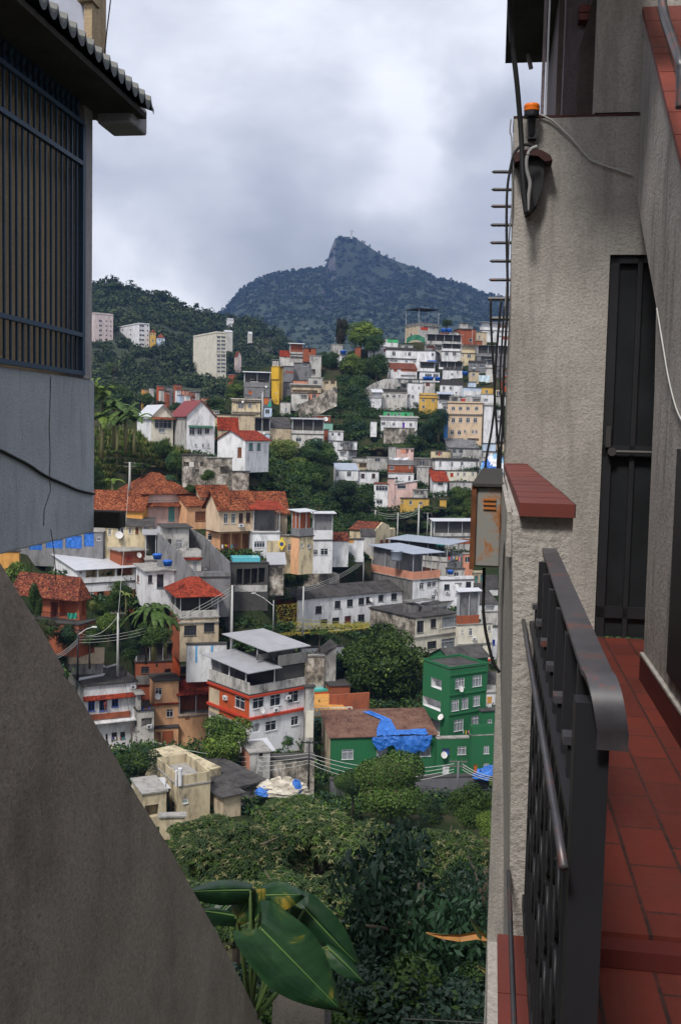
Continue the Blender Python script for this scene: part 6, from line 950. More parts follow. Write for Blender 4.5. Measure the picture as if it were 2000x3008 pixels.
# ------------------------------------------------------------ small things of the town
def thing_box(): pass
def tank(px, py, Y, s, lab):
    c = at(px, py, Y); r = empty('water_tank', c, 0, lab, 'water tank', 'blue rooftop water tanks'); mb = MB(); mb.lathe((0, 0, 0), [(.0, 0), (s * .8, 0), (s, s * .9), (s * 1.02, s * .95)], 14); mb.build('tank_body', BLUETANK, r, True); mb = MB(); mb.lathe((0, 0, s * .95), [(s * 1.06, 0), (s * 1.04, s * .1), (s * .6, s * .28), (.0, s * .34)], 14); mb.build('lid', BLUETANK, r, True)
for c_, x, y, Y, lab in (('B2', 135, 822, 119, 'blue water tank on the small white flat-roofed house'), ('B2', 40, 760, 129, 'blue drum in the open lean-to beside the flat-roofed house'), ('A3', 648, 742, 276, 'first blue tank from the left below the two wide dark windows'), ('A3', 695, 742, 276, 'second blue tank below the two wide dark windows'), ('A3', 768, 746, 276, 'blue tank right of the pair below the wide dark windows'), ('A3', 690, 578, 284, 'left blue tank above the wide dark windows'), ('A3', 728, 578, 284, 'right blue tank above the wide dark windows'),
    ('A3', 828, 258, 306, 'left blue tank on the skyline beside the bushy tree'), ('A3', 882, 258, 306, 'right blue tank on the skyline beside the bushy tree'), ('A3', 1040, 690, 274, 'blue tank among roof plants in the hill centre'), ('B3', 1140, 640, 150, 'dark blue tank on the white laundry-balcony house'), ('A2', 965, 440, 283, 'blue covered tank on the white wall house between the hilltop trees')):
    tank(*K(c_, x, y), dm(c_, Y), 1.0 if Y > 200 else .75, lab)
for c_, x, y, Y, lab in (('B3', 1022, 420, 168, 'left turquoise drum by the utility poles'), ('B3', 1066, 420, 168, 'right turquoise drum by the utility poles')):
    p = at(*K(c_, x, y), dm(c_, Y)); r = empty('drum', p, 0, lab, 'drum'); mb = MB(); mb.lathe((0, 0, 0), [(0, 0), (.8, 0), (.85, .5), (.8, 1.2), (0, 1.25)], 12); mb.build('drum_body', plain('turquoise_plastic', (.03, .36, .33), .4), r, True)
p = at(*K('B3', 712, 530), 214); r = empty('water_tank', p, 0, 'grey metal tank on the large pale roof', 'water tank'); mb = MB(); mb.lathe((0, 0, 0), [(0, 0), (1.1, 0), (1.2, .2), (1.2, 1.9), (1.3, 1.95), (.2, 2.1)], 14); mb.build('tank_body', METALB, r, True)
# blue tarpaulin over the green house roof
r = empty('tarpaulin', GH.C, GH.th, 'crumpled bright blue tarpaulin lying over the rusty roof and hanging down the green wall', 'tarpaulin'); rg = random.Random(8)
def tarp_strip(rows, parent, name='sheet'):
    mb = MB(); n = 9; vs = []
    for a, b in rows: vs.append([a.lerp(b, i / n) + Vector((rg.uniform(-.08, .08), rg.uniform(-.22, .05), rg.uniform(-.05, .16))) for i in range(n + 1)])
    for q0, q1 in zip(vs, vs[1:]):
        for i in range(n): mb.poly([q0[i], q0[i + 1], q1[i + 1], q1[i]])
    return mb.build(name, TARPB, parent)
w_, l_, H_ = GH.w, GH.l, GH.H; rz_ = lambda y: H_ + .25 + GH.rise * y / l_
def gp(x, y): s_, z_ = GH.pt('R', x, y); return s_, z_
XA = [gp(x, 850)[0] for x in (530, 640, 670, 985)]
tarp_strip([(Vector((XA[0] - .2 , l_ * .9, rz_(l_ * .9))), Vector((XA[0] + 1.0, l_ * .9, rz_(l_ * .9)))), (Vector((XA[0] + 2.0, l_ * .55, rz_(l_ * .55))), Vector((XA[0] + 3.4, l_ * .55, rz_(l_ * .55)))), (Vector((XA[1] - 1.2, l_ * .2, rz_(l_ * .2))), Vector((XA[1] + 1.6, l_ * .2, rz_(l_ * .2)))), (Vector((XA[1] - 1.6, -.5, H_ + .15)), Vector((XA[2] + 1, -.5, H_ + .15)))], r)
b0 = Vector((XA[0] - .3, -.55, H_ + .1)); b1 = Vector((XA[3], -.55, H_ + .1)); rows = []
for k in range(6): rows.append([b0.lerp(b1, i / 22) + Vector((0, -.12 - rg.uniform(0, .2) * (k > 0), 0)) for i in range(23)])
prof = [.85 * q for q in (.9, 1.5, 2.3, 2.5, 2.4, 2.0, 1.7, 1.5, 1.6, 2.6, 3.6, 4.4, 4.2, 3.7, 3.3, 3.0, 3.1, 2.9, 2.7, 3.0, 2.5, 1.9, .8)]
mb = MB(); G_ = [[rows[k][i] + Vector((0, rg.uniform(-.1, .04), -prof[i] * k / 5 * .95 + rg.uniform(-.05, .05))) for i in range(23)] for k in range(6)]
for k in range(5):
    for i in range(22): mb.poly([G_[k][i], G_[k][i + 1], G_[k + 1][i + 1], G_[k + 1][i]])
mb.build('hanging_sheet', TARPB, r)
mb = MB(); tp_ = [[Vector((XA[2] - .5 + (XA[3] - XA[2]) * i / 12, y, rz_(y) + rg.uniform(0, .18))) for i in range(13)] for y in (-.55, .3, 1.1)]
for k in range(2):
    for i in range(12): mb.poly([tp_[k][i], tp_[k][i + 1], tp_[k + 1][i + 1], tp_[k + 1][i]])
mb.build('sheet', TARPB, r)
def lump(name, lab, cat, px, py, Y, rx, ry, rz, mats, seed=1):
    c = at(px, py, Y); r = empty(name, c, 0, lab, cat); rg = random.Random(seed); mb = MB(); n, m = 28, 12; G = []
    for j in range(m + 1):
        G.append([Vector((rx * math.cos(2 * math.pi * i / n) * math.cos(j / m * 1.5) * rg.uniform(.85, 1.1), ry * math.sin(2 * math.pi * i / n) * math.cos(j / m * 1.5) * rg.uniform(.85, 1.1), rz * math.sin(j / m * 1.57) * rg.uniform(.85, 1.12))) for i in range(n)])
    for j in range(m):
        for i in range(n): mb.poly([G[j][i], G[j][(i + 1) % n], G[j + 1][(i + 1) % n], G[j + 1][i]], int(i / 5 + j / 4) % len(mats))
    mb.build('cover', mats, r, True); return r
lump('covered_heap', 'heap under a whitish patched sheet above the mango trees', 'covered heap', *K('B7', 1255, 465), 118, 3.2, 1.8, 1.7, [plain('patched_sheet', (.5, .46, .38)), plain('patched_sheet_b', (.36, .32, .26))], 3)
lump('covered_heap', 'small blue covered heap left of the whitish one', 'covered heap', *K('B7', 1135, 475), 117.5, 1.4, 1, 1.0, [TARPB], 4); lump('covered_heap', 'striped blue end cover right of the whitish heap', 'covered heap', *K('B7', 1358, 460), 117.5, .8, .8, 1.4, [TARPB], 5)
lump('covered_heap', 'blue and white tarpaulin bundle on the roof beside the wires', 'tarpaulin', *K('A6', 1320, 900), 276, 4.2, 2, 6, [plain('pale_blue_sheet', (.25, .45, .62)), TARPB, plain('white_sheet', (.7, .7, .72))], 6)
lump('covered_heap', 'blue tarpaulin corner on the green wing at the pillar', 'tarpaulin', *K('B6', 1505, 1180), 138, 3.2, 1.2, 1.8, [TARPB], 7)
def sheet(name, lab, cat, c_, x0, y0, x1, y1, Y, m, group=None, sag=.1, n=8):
    Y = dm(c_, Y); a, b, c, d = [at(*K(c_, x, y), Y) for x, y in ((x0, y0), (x1, y0), (x1, y1), (x0, y1))]; r = empty(name, a, 0, lab, cat, group); mb = MB(); mb2 = [[a.lerp(b, i / n).lerp(d.lerp(c, i / n), j / 3) - a + Vector((0, -.12 * math.sin(i * 1.7 + j), -sag * math.sin(math.pi * i / n))) for i in range(n + 1)] for j in range(4)]
    for j in range(3):
        for i in range(n): mb.poly([mb2[j][i], mb2[j][i + 1], mb2[j + 1][i + 1], mb2[j + 1][i]])
    mb.build('cloth', m, r); return r
sheet('hung_sheet', 'pale blue sheet hung at an angle on the upper right hill', 'sheet', 'A3', 1178, 688, 1288, 752, 270, plain('pale_sheet', (.50, .62, .68)))
sheet('shade_net', 'green shade net over the hilltop yard beside the tower house', 'shade net', 'A3', 455, 318, 640, 372, 300, plain('green_net', (.03, .16, .09)), sag=-1.2)
sheet('banner', 'white banner with red marks hung over the brick house terrace', 'banner', 'A6', 232, 690, 436, 714, 223.5, CLOTHS[0]); sheet('hung_cloth', 'green cloth over the railing of the brick balcony house', 'cloth', 'B1', 626, 1002, 712, 1055, 109.5, plain('green_cloth', (.02, .22, .15)))
r = sheet('flag', 'green flag with a yellow diamond hung on the narrow cream house', 'flag', 'B2', 1166, 588, 1202, 650, 142.6, plain('flag_green', (.02, .25, .06))); p = at(*K('B2', 1184, 620), 142.2) - r.location
mb = MB(); mb.poly([p + Vector(q) for q in ((-.55, 0, 0), (0, 0, -1.0), (.55, 0, 0), (0, 0, 1.0))]); mb.build('diamond', CLOTHS[3], r); mb = MB(); mb.poly([p + Vector((.28 * math.cos(a), -.05, .28 * math.sin(a))) for a in [k * .52 for k in range(12)]]); mb.build('disc', CLOTHS[5], r)
k = 0
for c_, x, y, Y, n, wd, lab in (('B4', 530, 1050, 112, 6, 26, 'railing of the white house with blue-framed windows'), ('B4', 560, 985, 113.4, 5, 26, 'line inside the white house lower porch'), ('B4', 840, 712, 114.6, 3, 30, 'grey-white balcony'), ('B2', 630, 625, 140.5, 5, 30, 'peach undercroft'), ('B3', 1125, 500, 152, 5, 20, 'terrace right of the large pale roof'), ('A6', 700, 640, 231, 4, 20, 'cream shack'), ('B6', 1240, 800, 134, 3, 20, 'green terrace')):
    for i in range(n):
        sheet('garment', ['%s garment, %s on the %s' % (q, w, lab) for q in [('white', 'red', 'teal', 'yellow', 'purple', 'navy', 'pink')[(k * 3) % 7]] for w in [('first hanging', 'second hanging', 'third hanging', 'fourth hanging', 'fifth hanging', 'sixth hanging')[i]]][0], 'garment', c_, x + i * wd, y, x + i * wd + wd * (.3 + .12 * (k % 4)), y + 16 + (k % 3) * 9, Y, CLOTHS[(k * 3) % 7], 'washing hung out to dry', .05, 4); k += 1
# turquoise pool
h_ = [q for q in HOUSES if q.root.get('label', '').startswith('dark open-fronted')][0]; r = empty('pool', h_.C + Vector((0, 0, h_.H + .2)), h_.th, 'turquoise plastic pool on the terrace above the dark columns', 'pool'); mb = MB(); mb.box(.2, h_.w * .78, .3, 3.6, 0, .7); mb.build('pool_wall', plain('pool_blue', (.10, .42, .50)), r); mb = MB(); mb.box(.35, h_.w * .78 - .15, .45, 3.45, .702, .72); mb.build('water', plain('pool_water', (.18, .6, .66), .1), r)
h_ = [q for q in HOUSES if q.root.get('label', '').startswith('orange brick pool')][0]; r = empty('pool', h_.C + Vector((0, 0, h_.H + .2)), h_.th, 'small turquoise pool behind the orange brick wall', 'pool'); mb = MB(); mb.box(.2, h_.w * .7, .3, 4.2, 0, .25); mb.build('water', plain('pool_water_b', (.10, .50, .50), .1), r)
# van
p = at(*K('B3', 745, 438), 240); r = empty('van', p, R(-12), 'white van parked beside the chapel-like house', 'van'); mb = MB()
mb.prism([(-2.6, -.9, .35), (2.2, -.9, .35), (2.6, -.9, .6), (2.6, -.9, 1.2), (1.6, -.9, 2.3), (-2.6, -.9, 2.4)], (0, 1.9, 0)); mb.build('body', FRW, r)
for x0, x1 in ((-2.2, -.9), (-.7, .5), (.7, 1.5)): mb = MB(); mb.box(x0, x1, -.93, -.905, 1.35, 2.0); mb.build('window', GLASS, r)
mb = MB(); mb.prism([(2.5, -.75, 1.3), (1.75, -.75, 2.15), (1.75, .85, 2.15), (2.5, .85, 1.3)], (.03, 0, .03)); mb.build('windscreen', GLASS, r)
for x in (-1.7, 1.6):
    for y in (-.9, .8): mb = MB(); mb.tube([(x, y - .1, .35), (x, y + .2, .35)], .35, 12); mb.build('wheel', BLACK, r)
# person on the balcony of the white house
p = WH.C + WH.p * -.5 + WH.q * WH.pt('R', 497, 700)[0]; pz = WH.pt('R', 497, 745)[1]; per = empty('person', (p.x, p.y, WH.z0 + pz), WH.th, 'person in dark red top standing in the open blue-framed door', 'person')
me = bpy.data.meshes.new('body'); J = [(0, 0, .95), (0, 0, 1.15), (0, .02, 1.42), (0, 0, 1.52), (0, 0, 1.66), (.19, 0, 1.40), (.24, -.08, 1.14), (.16, -.24, 1.02), (-.19, 0, 1.40), (-.25, -.05, 1.14), (-.18, -.22, 1.03), (.1, 0, .9), (.11, -.02, .5), (.11, .02, .08), (.12, -.12, .03), (-.1, 0, .9), (-.11, -.02, .5), (-.11, .02, .08), (-.12, -.12, .03), (0, -.01, 1.78)]
E = [(0, 1), (1, 2), (2, 3), (3, 4), (4, 19), (2, 5), (5, 6), (6, 7), (2, 8), (8, 9), (9, 10), (0, 11), (11, 12), (12, 13), (13, 14), (0, 15), (15, 16), (16, 17), (17, 18)]
RR = [.15, .14, .15, .06, .1, .07, .05, .035, .07, .05, .035, .1, .07, .045, .04, .1, .07, .045, .04, .06]; me.from_pydata(J, E, []); bo = bpy.data.objects.new('body', me); C.objects.link(bo); bo.parent = per; md = bo.modifiers.new('skin', 'SKIN')
for i, r_ in enumerate(RR): me.skin_vertices[0].data[i].radius = (r_, r_)
me.skin_vertices[0].data[0].use_root = True; bo.modifiers.new('sub', 'SUBSURF').render_levels = 1; me.materials.append(plain('skin', (.22, .11, .07)))
mb = MB(); mb.lathe((0, 0, .88), [(.19, 0), (.185, .2), (.21, .45), (.15, .58), (.08, .62)], 12); mb.build('shirt', plain('dark_red_shirt', (.16, .02, .03)), per, True); mb = MB(); mb.lathe((0, .02, 1.66), [(.125, -.06), (.125, .08), (.08, .16), (0, .18)], 10); mb.build('hair', BLACK, per, True)
# ------------------------------------------------------------ poles, lamps and cables
def pole(lab, c_, x0, y0, x1, y1, Y, r=.13, arm=None, m=None, lamp=None, armd=1):
    Y = dm(c_, Y); a, b = at(*K(c_, x0, y0), Y), at(*K(c_, x1, y1), Y); root = empty('utility_pole', (a.x, a.y, b.z), 0, lab, 'utility pole', 'utility poles'); h = a.z - b.z; mb = MB(); mb.tube([(0, 0, -3), (0, 0, h)], [r * 1.3, r * .8], 8); mb.build('mast', m or POLEC, root, True)
    for k, z in enumerate(arm or ()):
        mb = MB(); mb.box(-1.1, 1.1, -.07, .07, h - z, h - z + .12)
        for x in (-.9, -.3, .4, .95): mb.tube([(x, 0, h - z + .1), (x, 0, h - z + .32)], .06, 6)
        mb.build('crossarm', plain('weathered_timber', (.12, .11, .10)) if m is not BLACK else BLACK, root)
    if lamp: L = Vector(lamp); mb = MB(); mb.tube([(0, 0, h - .9), (L.x * .5, L.y * .5, h - .4 + L.z * .5), (L.x, L.y, h - .4 + L.z)], .05, 6); mb.box(L.x - .35, L.x + .35, L.y - .15, L.y + .15, h - .5 + L.z, h - .34 + L.z); mb.build('lamp_arm', DISH, root)
    return Vector((a.x, a.y, a.z))
pA = pole('pale concrete pole with a crossarm among the trees left of the palm', 'B1', 1090, 1005, 1080, 1395, 107, .16, (.1,)); pB = pole('pale concrete pole left of the bunting', 'B2', 730, 1000, 708, 1560, 124, .19, (.1,))
pC = pole('tall white pole in front of the green valley bank', 'B3', 893, 88, 885, 350, 176, .2); pD = pole('second white pole beside the open pavilion', 'B3', 992, 210, 990, 425, 168, .2, (.3,)); pE = pole('thin dark pole behind the open pavilion poles', 'B3', 962, 150, 975, 270, 178, .1, (.2,))
pF = pole('dark pole carrying a street lamp left of the pale pole', 'B1', 720, 1150, 700, 1430, 105, .12, (.3,), BLACK, (2.4, -.4, .8)); pG = pole('dark rusty pole in front of the white balcony house', 'B4', 748, 860, 735, 1420, 108, .13, (1.3,), plain('rusty_pole', (.05, .025, .018))); pH = pole('dark pole at the blackened buttress', 'B5', 1125, 1180, 1100, 1560, 110, .11, (.3,), BLACK)
pI = pole('dark concrete pole with two crossarms before the green terrace wall', 'B6', 1205, 1045, 1220, 1210, 112, .15, (.1, .7), plain('dark_concrete', (.12, .12, .125))); pJ = pole('pale pole above the hipped clay roof', 'A4', 383, 650, 380, 800, 160, .2, (.2, .9)); pK = pole('slim pole with a street lamp above the stone terrace', 'B3', 455, 500, 462, 640, 150, .08, None, STEEL, (-3.6, -.5, 1.2)); pL = pole('pale post on the long corrugated roof house corner', 'B2', 1385, 1010, 1378, 1300, 131, .13)
pM = pole('white pole on the ridge road in front of the grey block house', 'A2', 225, 785, 215, 1055, 238, .22, (.1,)); pN = pole('grey pole left of the valley bank', 'B3', 547, 130, 548, 215, 184, .15, (.2,)); pO = pole('grey pole right of the first on the valley bank', 'B3', 726, 150, 724, 350, 178, .15, (.2,)); pP = pole('lamp pole with a blue head under the pool terrace', 'B2', 1110, 1140, 1115, 1250, 130, .07, None, STEEL, (-3.2, -.4, 1.6))
def cable(lab, a, b, sag=1.0, r=.025, m=WIRE, group='overhead cables between the poles', n=12):
    a, b = Vector(a), Vector(b); mb = MB(); mb.tube([a.lerp(b, i / n) - a - Vector((0, 0, sag * 4 * (i / n) * (1 - i / n))) for i in range(n + 1)], r, 4, cap=False); o = mb.build('cable', m); o.location = a; tag(o, lab, 'cable', group)
def offs(p, dx, dz): return Vector(p) + Vector((dx, 0, dz))
for i in range(4): cable(['uppermost', 'second', 'third', 'lowest'][i] + ' pale cable crossing before the corner house tree', offs(pG, 0, -1.5 - .55 * i * .8), offs(pH, 0, -1.6 - .42 * i), 1.6 + i * .25, .035, WIREP)
for i in range(4): cable(['uppermost', 'second', 'third', 'lowest'][i] + ' pale cable crossing before the low green house', offs(pH, 0, -1.6 - .42 * i), offs(pI, -.5, -.3 - .35 * i), 1.2 + i * .2, .035, WIREP)
for i in range(3): p = at(*K('B6', 1560, 1170 + i * 12), 120); cable(['uppermost', 'middle', 'lowest'][i] + ' pale cable running from the green terrace wall to the pillar', offs(pI, .5, -.3 - .35 * i), p, .5, .035, WIREP)
for i in range(3): p = at(*K('B1', 500, 1400 + 18 * i), 128); cable(['uppermost', 'middle', 'lowest'][i] + ' cable from the street lamp pole down behind the parapet', offs(pF, 0, -1.4 - .3 * i), p, .3, .03, WIREP)
for i in range(3): cable(['uppermost', 'middle', 'lowest'][i] + ' cable between the lamp pole and the pole left of the bunting', offs(pF, 0, -1.2 - .4 * i), offs(pB, 0, -.2 - .5 * i), 2.0, .025, WIREP)
for i in range(3): cable(['uppermost', 'middle', 'lowest'][i] + ' cable from the bunting pole to the white post by the long roof', offs(pB, 0, -.2 - .4 * i), offs(pL, 0, -.2 - .4 * i), 1.2, .025, WIRE)
for i in range(3): cable(['uppermost', 'middle', 'lowest'][i] + ' cable climbing to the lamp above the stone terrace', offs(pL, 0, -.2 - .3 * i), offs(pK, 0, -.5 - .4 * i), .8, .03, WIREP)
for i in range(3): cable(['uppermost', 'middle', 'lowest'][i] + ' cable from the terrace lamp pole to the white valley pole', offs(pN, 0, -.3 - .5 * i), offs(pC, 0, -.8 - .6 * i), 1.2, .03, WIREP)
for i in range(3): p = at(*K('B7', 1200 , 190 + 0 * i), 100); a = at(*K('B7', 345, 300 + i * 22), 121); b = at(*K('B7', 770, 330 + i * 22), 121); cable(['uppermost', 'middle', 'lowest'][i] + ' dark cable before the mouldy grey wall', a, b, .5, .03, WIRE)
for i in range(3): a = at(*K('B6', 900, 1235 + i * 25), 90); b = at(*K('B6', 1540, 1260 + i * 22), 90); cable(['uppermost', 'middle', 'lowest'][i] + ' dark cable before the grey yard wall', a, b, .3, .03, WIRE)
for n_, (a, b, lab) in enumerate(((pN, pO, 'cable between the two grey poles on the valley bank'), (pO, pC, 'cable from the second grey pole to the white valley pole'), (pC, pD, 'cable from the tall white pole to the one beside the pavilion'), (pD, pE, 'cable between the white pole and the thin dark one'), (pB, pP, 'cable from the bunting pole to the blue-headed lamp'), (pA, pF, 'cable between the pale pole and the street lamp pole'), (pA, pG, 'cable from the pale pole down to the rusty pole'), (pJ, pA, 'cable descending from the pole above the hipped roof'), (pM, pN, 'long cable from the ridge road pole to the valley bank'))):
    cable(lab, offs(a, 0, -.4), offs(b, 0, -.4), 1.5, .028, WIREP if n_ % 2 else WIRE)
# white pipes on the cream roof
for x, y0, y1, lab, rr_ in ((439, 295, 415, 'thin white vent pipe on the cluttered cream roof', .12), (469, 278, 412, 'thick white vent pipe on the cluttered cream roof', .22)):
    a, b = at(*K('B7', x, y0), 112), at(*K('B7', x, y1), 112); mb = MB(); mb.tube([(0, 0, 0), (0, 0, a.z - b.z)], rr_, 8); mb.lathe((0, 0, a.z - b.z), [(rr_ * 1.1, -.3), (rr_ * 1.15, 0), (0, .05)], 8); o = mb.build('vent_pipe', FRW); o.location = b; tag(o, lab, 'pipe')
for x, y, w_, lab in ((175, 405, 110, 'white board leaning on the cream parapet'), (330, 415, 100, 'pale sheet lying on the cluttered cream roof'), (510, 405, 90, 'dark board lying on the cream roof behind the pipes')):
    p = at(*K('B7', x + w_ / 2, y + 15), 115); mb = MB(); mb.prism([(-2, -1, 0), (2, -.6, .3), (1.8, 1.2, .7), (-1.8, 1, .4)], (0, 0, .08)); o = mb.build('loose_board', METALW if 'dark' not in lab else FIBER); o.location = p; tag(o, lab, 'board')
# debris on the roof of the white house
rgd = random.Random(6)
for i, (x, y, dx, dy, lab) in enumerate(((250, 470, 240, -45, 'long bent white sheet on the debris-strewn roof'), (270, 370, 190, -20, 'thin pale plank at the back of the debris-strewn roof'), (330, 395, 70, -20, 'short pale stick on the debris-strewn roof'), (460, 320, 40, 35, 'small tilted board on the debris-strewn roof'), (510, 355, 100, -30, 'slanting pale plank on the right of the debris-strewn roof'))):
    zr_ = WH.z0 + WH.H + .2; a, b = [ray(*K('B4', *q)) for q in ((x, y), (x + dx, y + dy))]; a, b = a * (zr_ / a.z), b * (zr_ / b.z); mb = MB(); d = b - a; s_ = Vector((0, .9 if i == 0 else .35, .15)); mb.prism([Vector((0, 0, 0)), d, d + s_, s_], (0, 0, .1)); o = mb.build('loose_plank', METALW); o.location = a; tag(o, lab, 'plank')
# bunting over the court
BY = [plain('bunting_' + n, c) for n, c in (('yellow', (.45, .38, .06)), ('gold', (.45, .36, .06)), ('olive', (.30, .30, .06)), ('orange', (.55, .2, .04)))]
x_a, x_b = 640, 930; rb_ = random.Random(12)
for i in range(30):
    t_ = i / 29; y = 1776 + 92 * t_; a = at(618 + 14 * math.sin(i), y + rb_.uniform(-5, 5), 163 + 6 * (1 - t_)); b = at((878 if i % 3 else 1085), (y - 8 if i % 3 else 1828 + t_ * 16), 172 + 6 * (1 - t_)); n = 34 if i % 3 else 60; mb = MB(); sg = rb_.uniform(.3, 1.0)
    P_ = [a.lerp(b, k / n) - a - Vector((0, 0, sg * 4 * (k / n) * (1 - k / n))) for k in range(n + 1)]; mb.tube(P_, .02, 3, 0, False)
    for k in range(n):
        if rb_.random() < .3: continue
        for q_ in ((rb_.random(), rb_.random()) if k % 2 else (rb_.random(),)):
            p = P_[k].lerp(P_[k + 1], q_); h_2 = rb_.uniform(.12, .42); mb.poly([p, p + Vector((.10, .05, 0)), p + Vector((.08, .1, -h_2)), p + Vector((-.02, 0, -h_2))], rb_.choice([0, 0, 1, 2, 1, 3 if i > 22 else 1]))
    o = mb.build('bunting', BY); o.location = a; tag(o, 'string of yellow paper bunting over the court', 'bunting', 'yellow bunting strung over the court')
# ------------------------------------------------------------ the passage in the foreground
def stucco(name, col, col2, dirt=.5, grain=60, rough=.9, dcol=(.03, .028, .025), streak=(5, 5, .8)):
    if name in MC: return MC[name]
    m, t, b = newmat(name); tcn = t.nodes.new('ShaderNodeTexCoord'); v = tcn.outputs['Object']; a = noise(t, v, 1.6, 8, .65); g = noise(t, v, grain, 4, .7); mp = t.nodes.new('ShaderNodeMapping'); mp.inputs['Scale'].default_value = streak; t.links.new(v, mp.inputs[0]); s = noise(t, mp.outputs[0], 1.4, 7, .7)
    g2 = noise(t, v, 14, 6, .6); c = mixc(t, ramp(t, a.outputs['Fac'], [(.35, 0), (.68, 1)]).outputs[0], col, col2); c = mixc(t, ramp(t, s.outputs['Fac'], [(.5, 0), (.75, dirt)]).outputs[0], c, dcol); c = mixc(t, ramp(t, g.outputs['Fac'], [(.32, .55), (.55, 0)]).outputs[0], c, tuple(x * .45 for x in col))
    t.links.new(c, b.inputs['Base Color']); b.inputs['Roughness'].default_value = rough; b.inputs['Specular IOR Level'].default_value = .2; ad = nd(t, 'ShaderNodeMath', operation='ADD'); t.links.new(g.outputs['Fac'], ad.inputs[0]); t.links.new(g2.outputs['Fac'], ad.inputs[1]); bump(t, b, ad.outputs[0], .7, .012); MC[name] = m; return m
def redtile(name='red_quarry_tile', sw=.30, sh=.145, col=(.115, .015, .007)):
    if name in MC: return MC[name]
    m, t, b = newmat(name); tcn = t.nodes.new('ShaderNodeTexCoord'); mp = t.nodes.new('ShaderNodeMapping'); mp.inputs['Rotation'].default_value = (0, 0, R(90)); t.links.new(tcn.outputs['Object'], mp.inputs[0]); bk = nd(t, 'ShaderNodeTexBrick'); t.links.new(mp.outputs[0], bk.inputs['Vector'])
    bk.inputs['Scale'].default_value = 1; bk.inputs['Brick Width'].default_value = sw; bk.inputs['Row Height'].default_value = sh; bk.inputs['Mortar Size'].default_value = .006; bk.inputs['Mortar Smooth'].default_value = .2; bk.inputs['Color1'].default_value = (*col, 1); bk.inputs['Color2'].default_value = (col[0] * .55, col[1] * .5, col[2] * .6, 1); bk.inputs['Mortar'].default_value = (.012, .006, .005, 1)
    a = noise(t, tcn.outputs['Object'], 4, 7, .7); g = noise(t, tcn.outputs['Object'], 40, 4, .6); c = mixc(t, ramp(t, a.outputs['Fac'], [(.4, 0), (.7, .65)]).outputs[0], bk.outputs['Color'], (.07, .015, .01)); c = mixc(t, ramp(t, g.outputs['Fac'], [(.3, .4), (.55, 0)]).outputs[0], c, (.12, .02, .012)); t.links.new(c, b.inputs['Base Color']); b.inputs['Roughness'].default_value = .62
    bump(t, b, bk.outputs['Fac'], -.4, .01); MC[name] = m; return m
BLOCK = stucco('bluegray_stucco', (.46, .49, .53), (.36, .385, .42), .35); BROWNW = stucco('brown_stucco', (.42, .32, .20), (.33, .25, .165), .3); LIGHTW = stucco('lilac_gray_stucco', (.42, .40, .42), (.32, .30, .31), .35)
BEIGEW = stucco('beige_stucco', (.39, .365, .335), (.29, .27, .245), .5); SIDEW = stucco('pale_side_stucco', (.36, .33, .31), (.24, .22, .20), .8); RAMP = stucco('parapet_stucco', (.64, .585, .54), (.43, .385, .35), .5, 45, streak=(1.6, 1.6, 1.1)); REDT = redtile(); COPE = redtile('red_coping_tile', 3.0, .22, (.16, .027, .016))
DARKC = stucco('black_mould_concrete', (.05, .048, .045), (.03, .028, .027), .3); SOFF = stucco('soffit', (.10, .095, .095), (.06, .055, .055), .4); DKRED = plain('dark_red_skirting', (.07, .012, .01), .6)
BARS = plain('blue_black_bars', (.028, .06, .105), .45, .2); IRON = newmat('worn_grey_iron'); a_ = noise(IRON[1], objvec(IRON[1]), 9, 6, .7); IRON[1].links.new(ramp(IRON[1], a_.outputs['Fac'], [(.35, (.028, .028, .034)), (.55, (.05, .048, .055)), (.62, (.10, .04, .034)), (.8, (.13, .05, .04))]).outputs[0], IRON[2].inputs['Base Color']); IRON[2].inputs['Roughness'].default_value = .4; IRON = IRON[0]
RUSTY = newmat('rusty_painted_box'); a_ = noise(RUSTY[1], objvec(RUSTY[1]), 7, 7, .7); RUSTY[1].links.new(ramp(RUSTY[1], a_.outputs['Fac'], [(.40, (.17, .18, .17)), (.54, (.20, .19, .17)), (.62, (.26, .10, .03)), (.72, (.05, .02, .012))]).outputs[0], RUSTY[2].inputs['Base Color']); RUSTY[2].inputs['Roughness'].default_value = .75; RUSTY = RUSTY[0]
GROOF = plain('green_glazed_tile', (.013, .02, .017), .45, 0, .5, 8); WOODD = stucco('weathered_wood', (.10, .075, .07), (.045, .035, .035), .8, 30); PURP = stucco('mauve_render', (.24, .20, .21), (.17, .14, .15), .4)
CABLE = plain('black_cable', (.012, .012, .014), .6); GCABLE = plain('grey_conduit', (.22, .22, .22), .5)
def AO(label, cat, name, group=None): return empty(name, (0, 0, 0), -YAW, label, cat, group)
def tubeA(name, label, cat, pts, r, m, v=None, u=None, parent=None, n=6, group=None):
    P_ = [al(*p[:2], v=(p[2] if len(p) > 2 else v), u=None) if u is None else al(*p[:2], u=u) for p in pts]; mb = MB()
    Q = []
    for i in range(len(P_) - 1):           # smooth through the points
        p0, p1, p2, p3 = P_[max(i - 1, 0)], P_[i], P_[i + 1], P_[min(i + 2, len(P_) - 1)]
        for k in range(5): t = k / 5; Q.append(.5 * ((2 * p1) + (p2 - p0) * t + (2 * p0 - 5 * p1 + 4 * p2 - p3) * t * t + (3 * p1 - p0 - 3 * p2 + p3) * t ** 3))
    Q.append(P_[-1]); mb.tube(Q, r, n); o = mb.build(name, m, parent, True)
    if parent is None: o.rotation_euler = (0, 0, -YAW); tag(o, label, cat, group)
    return o
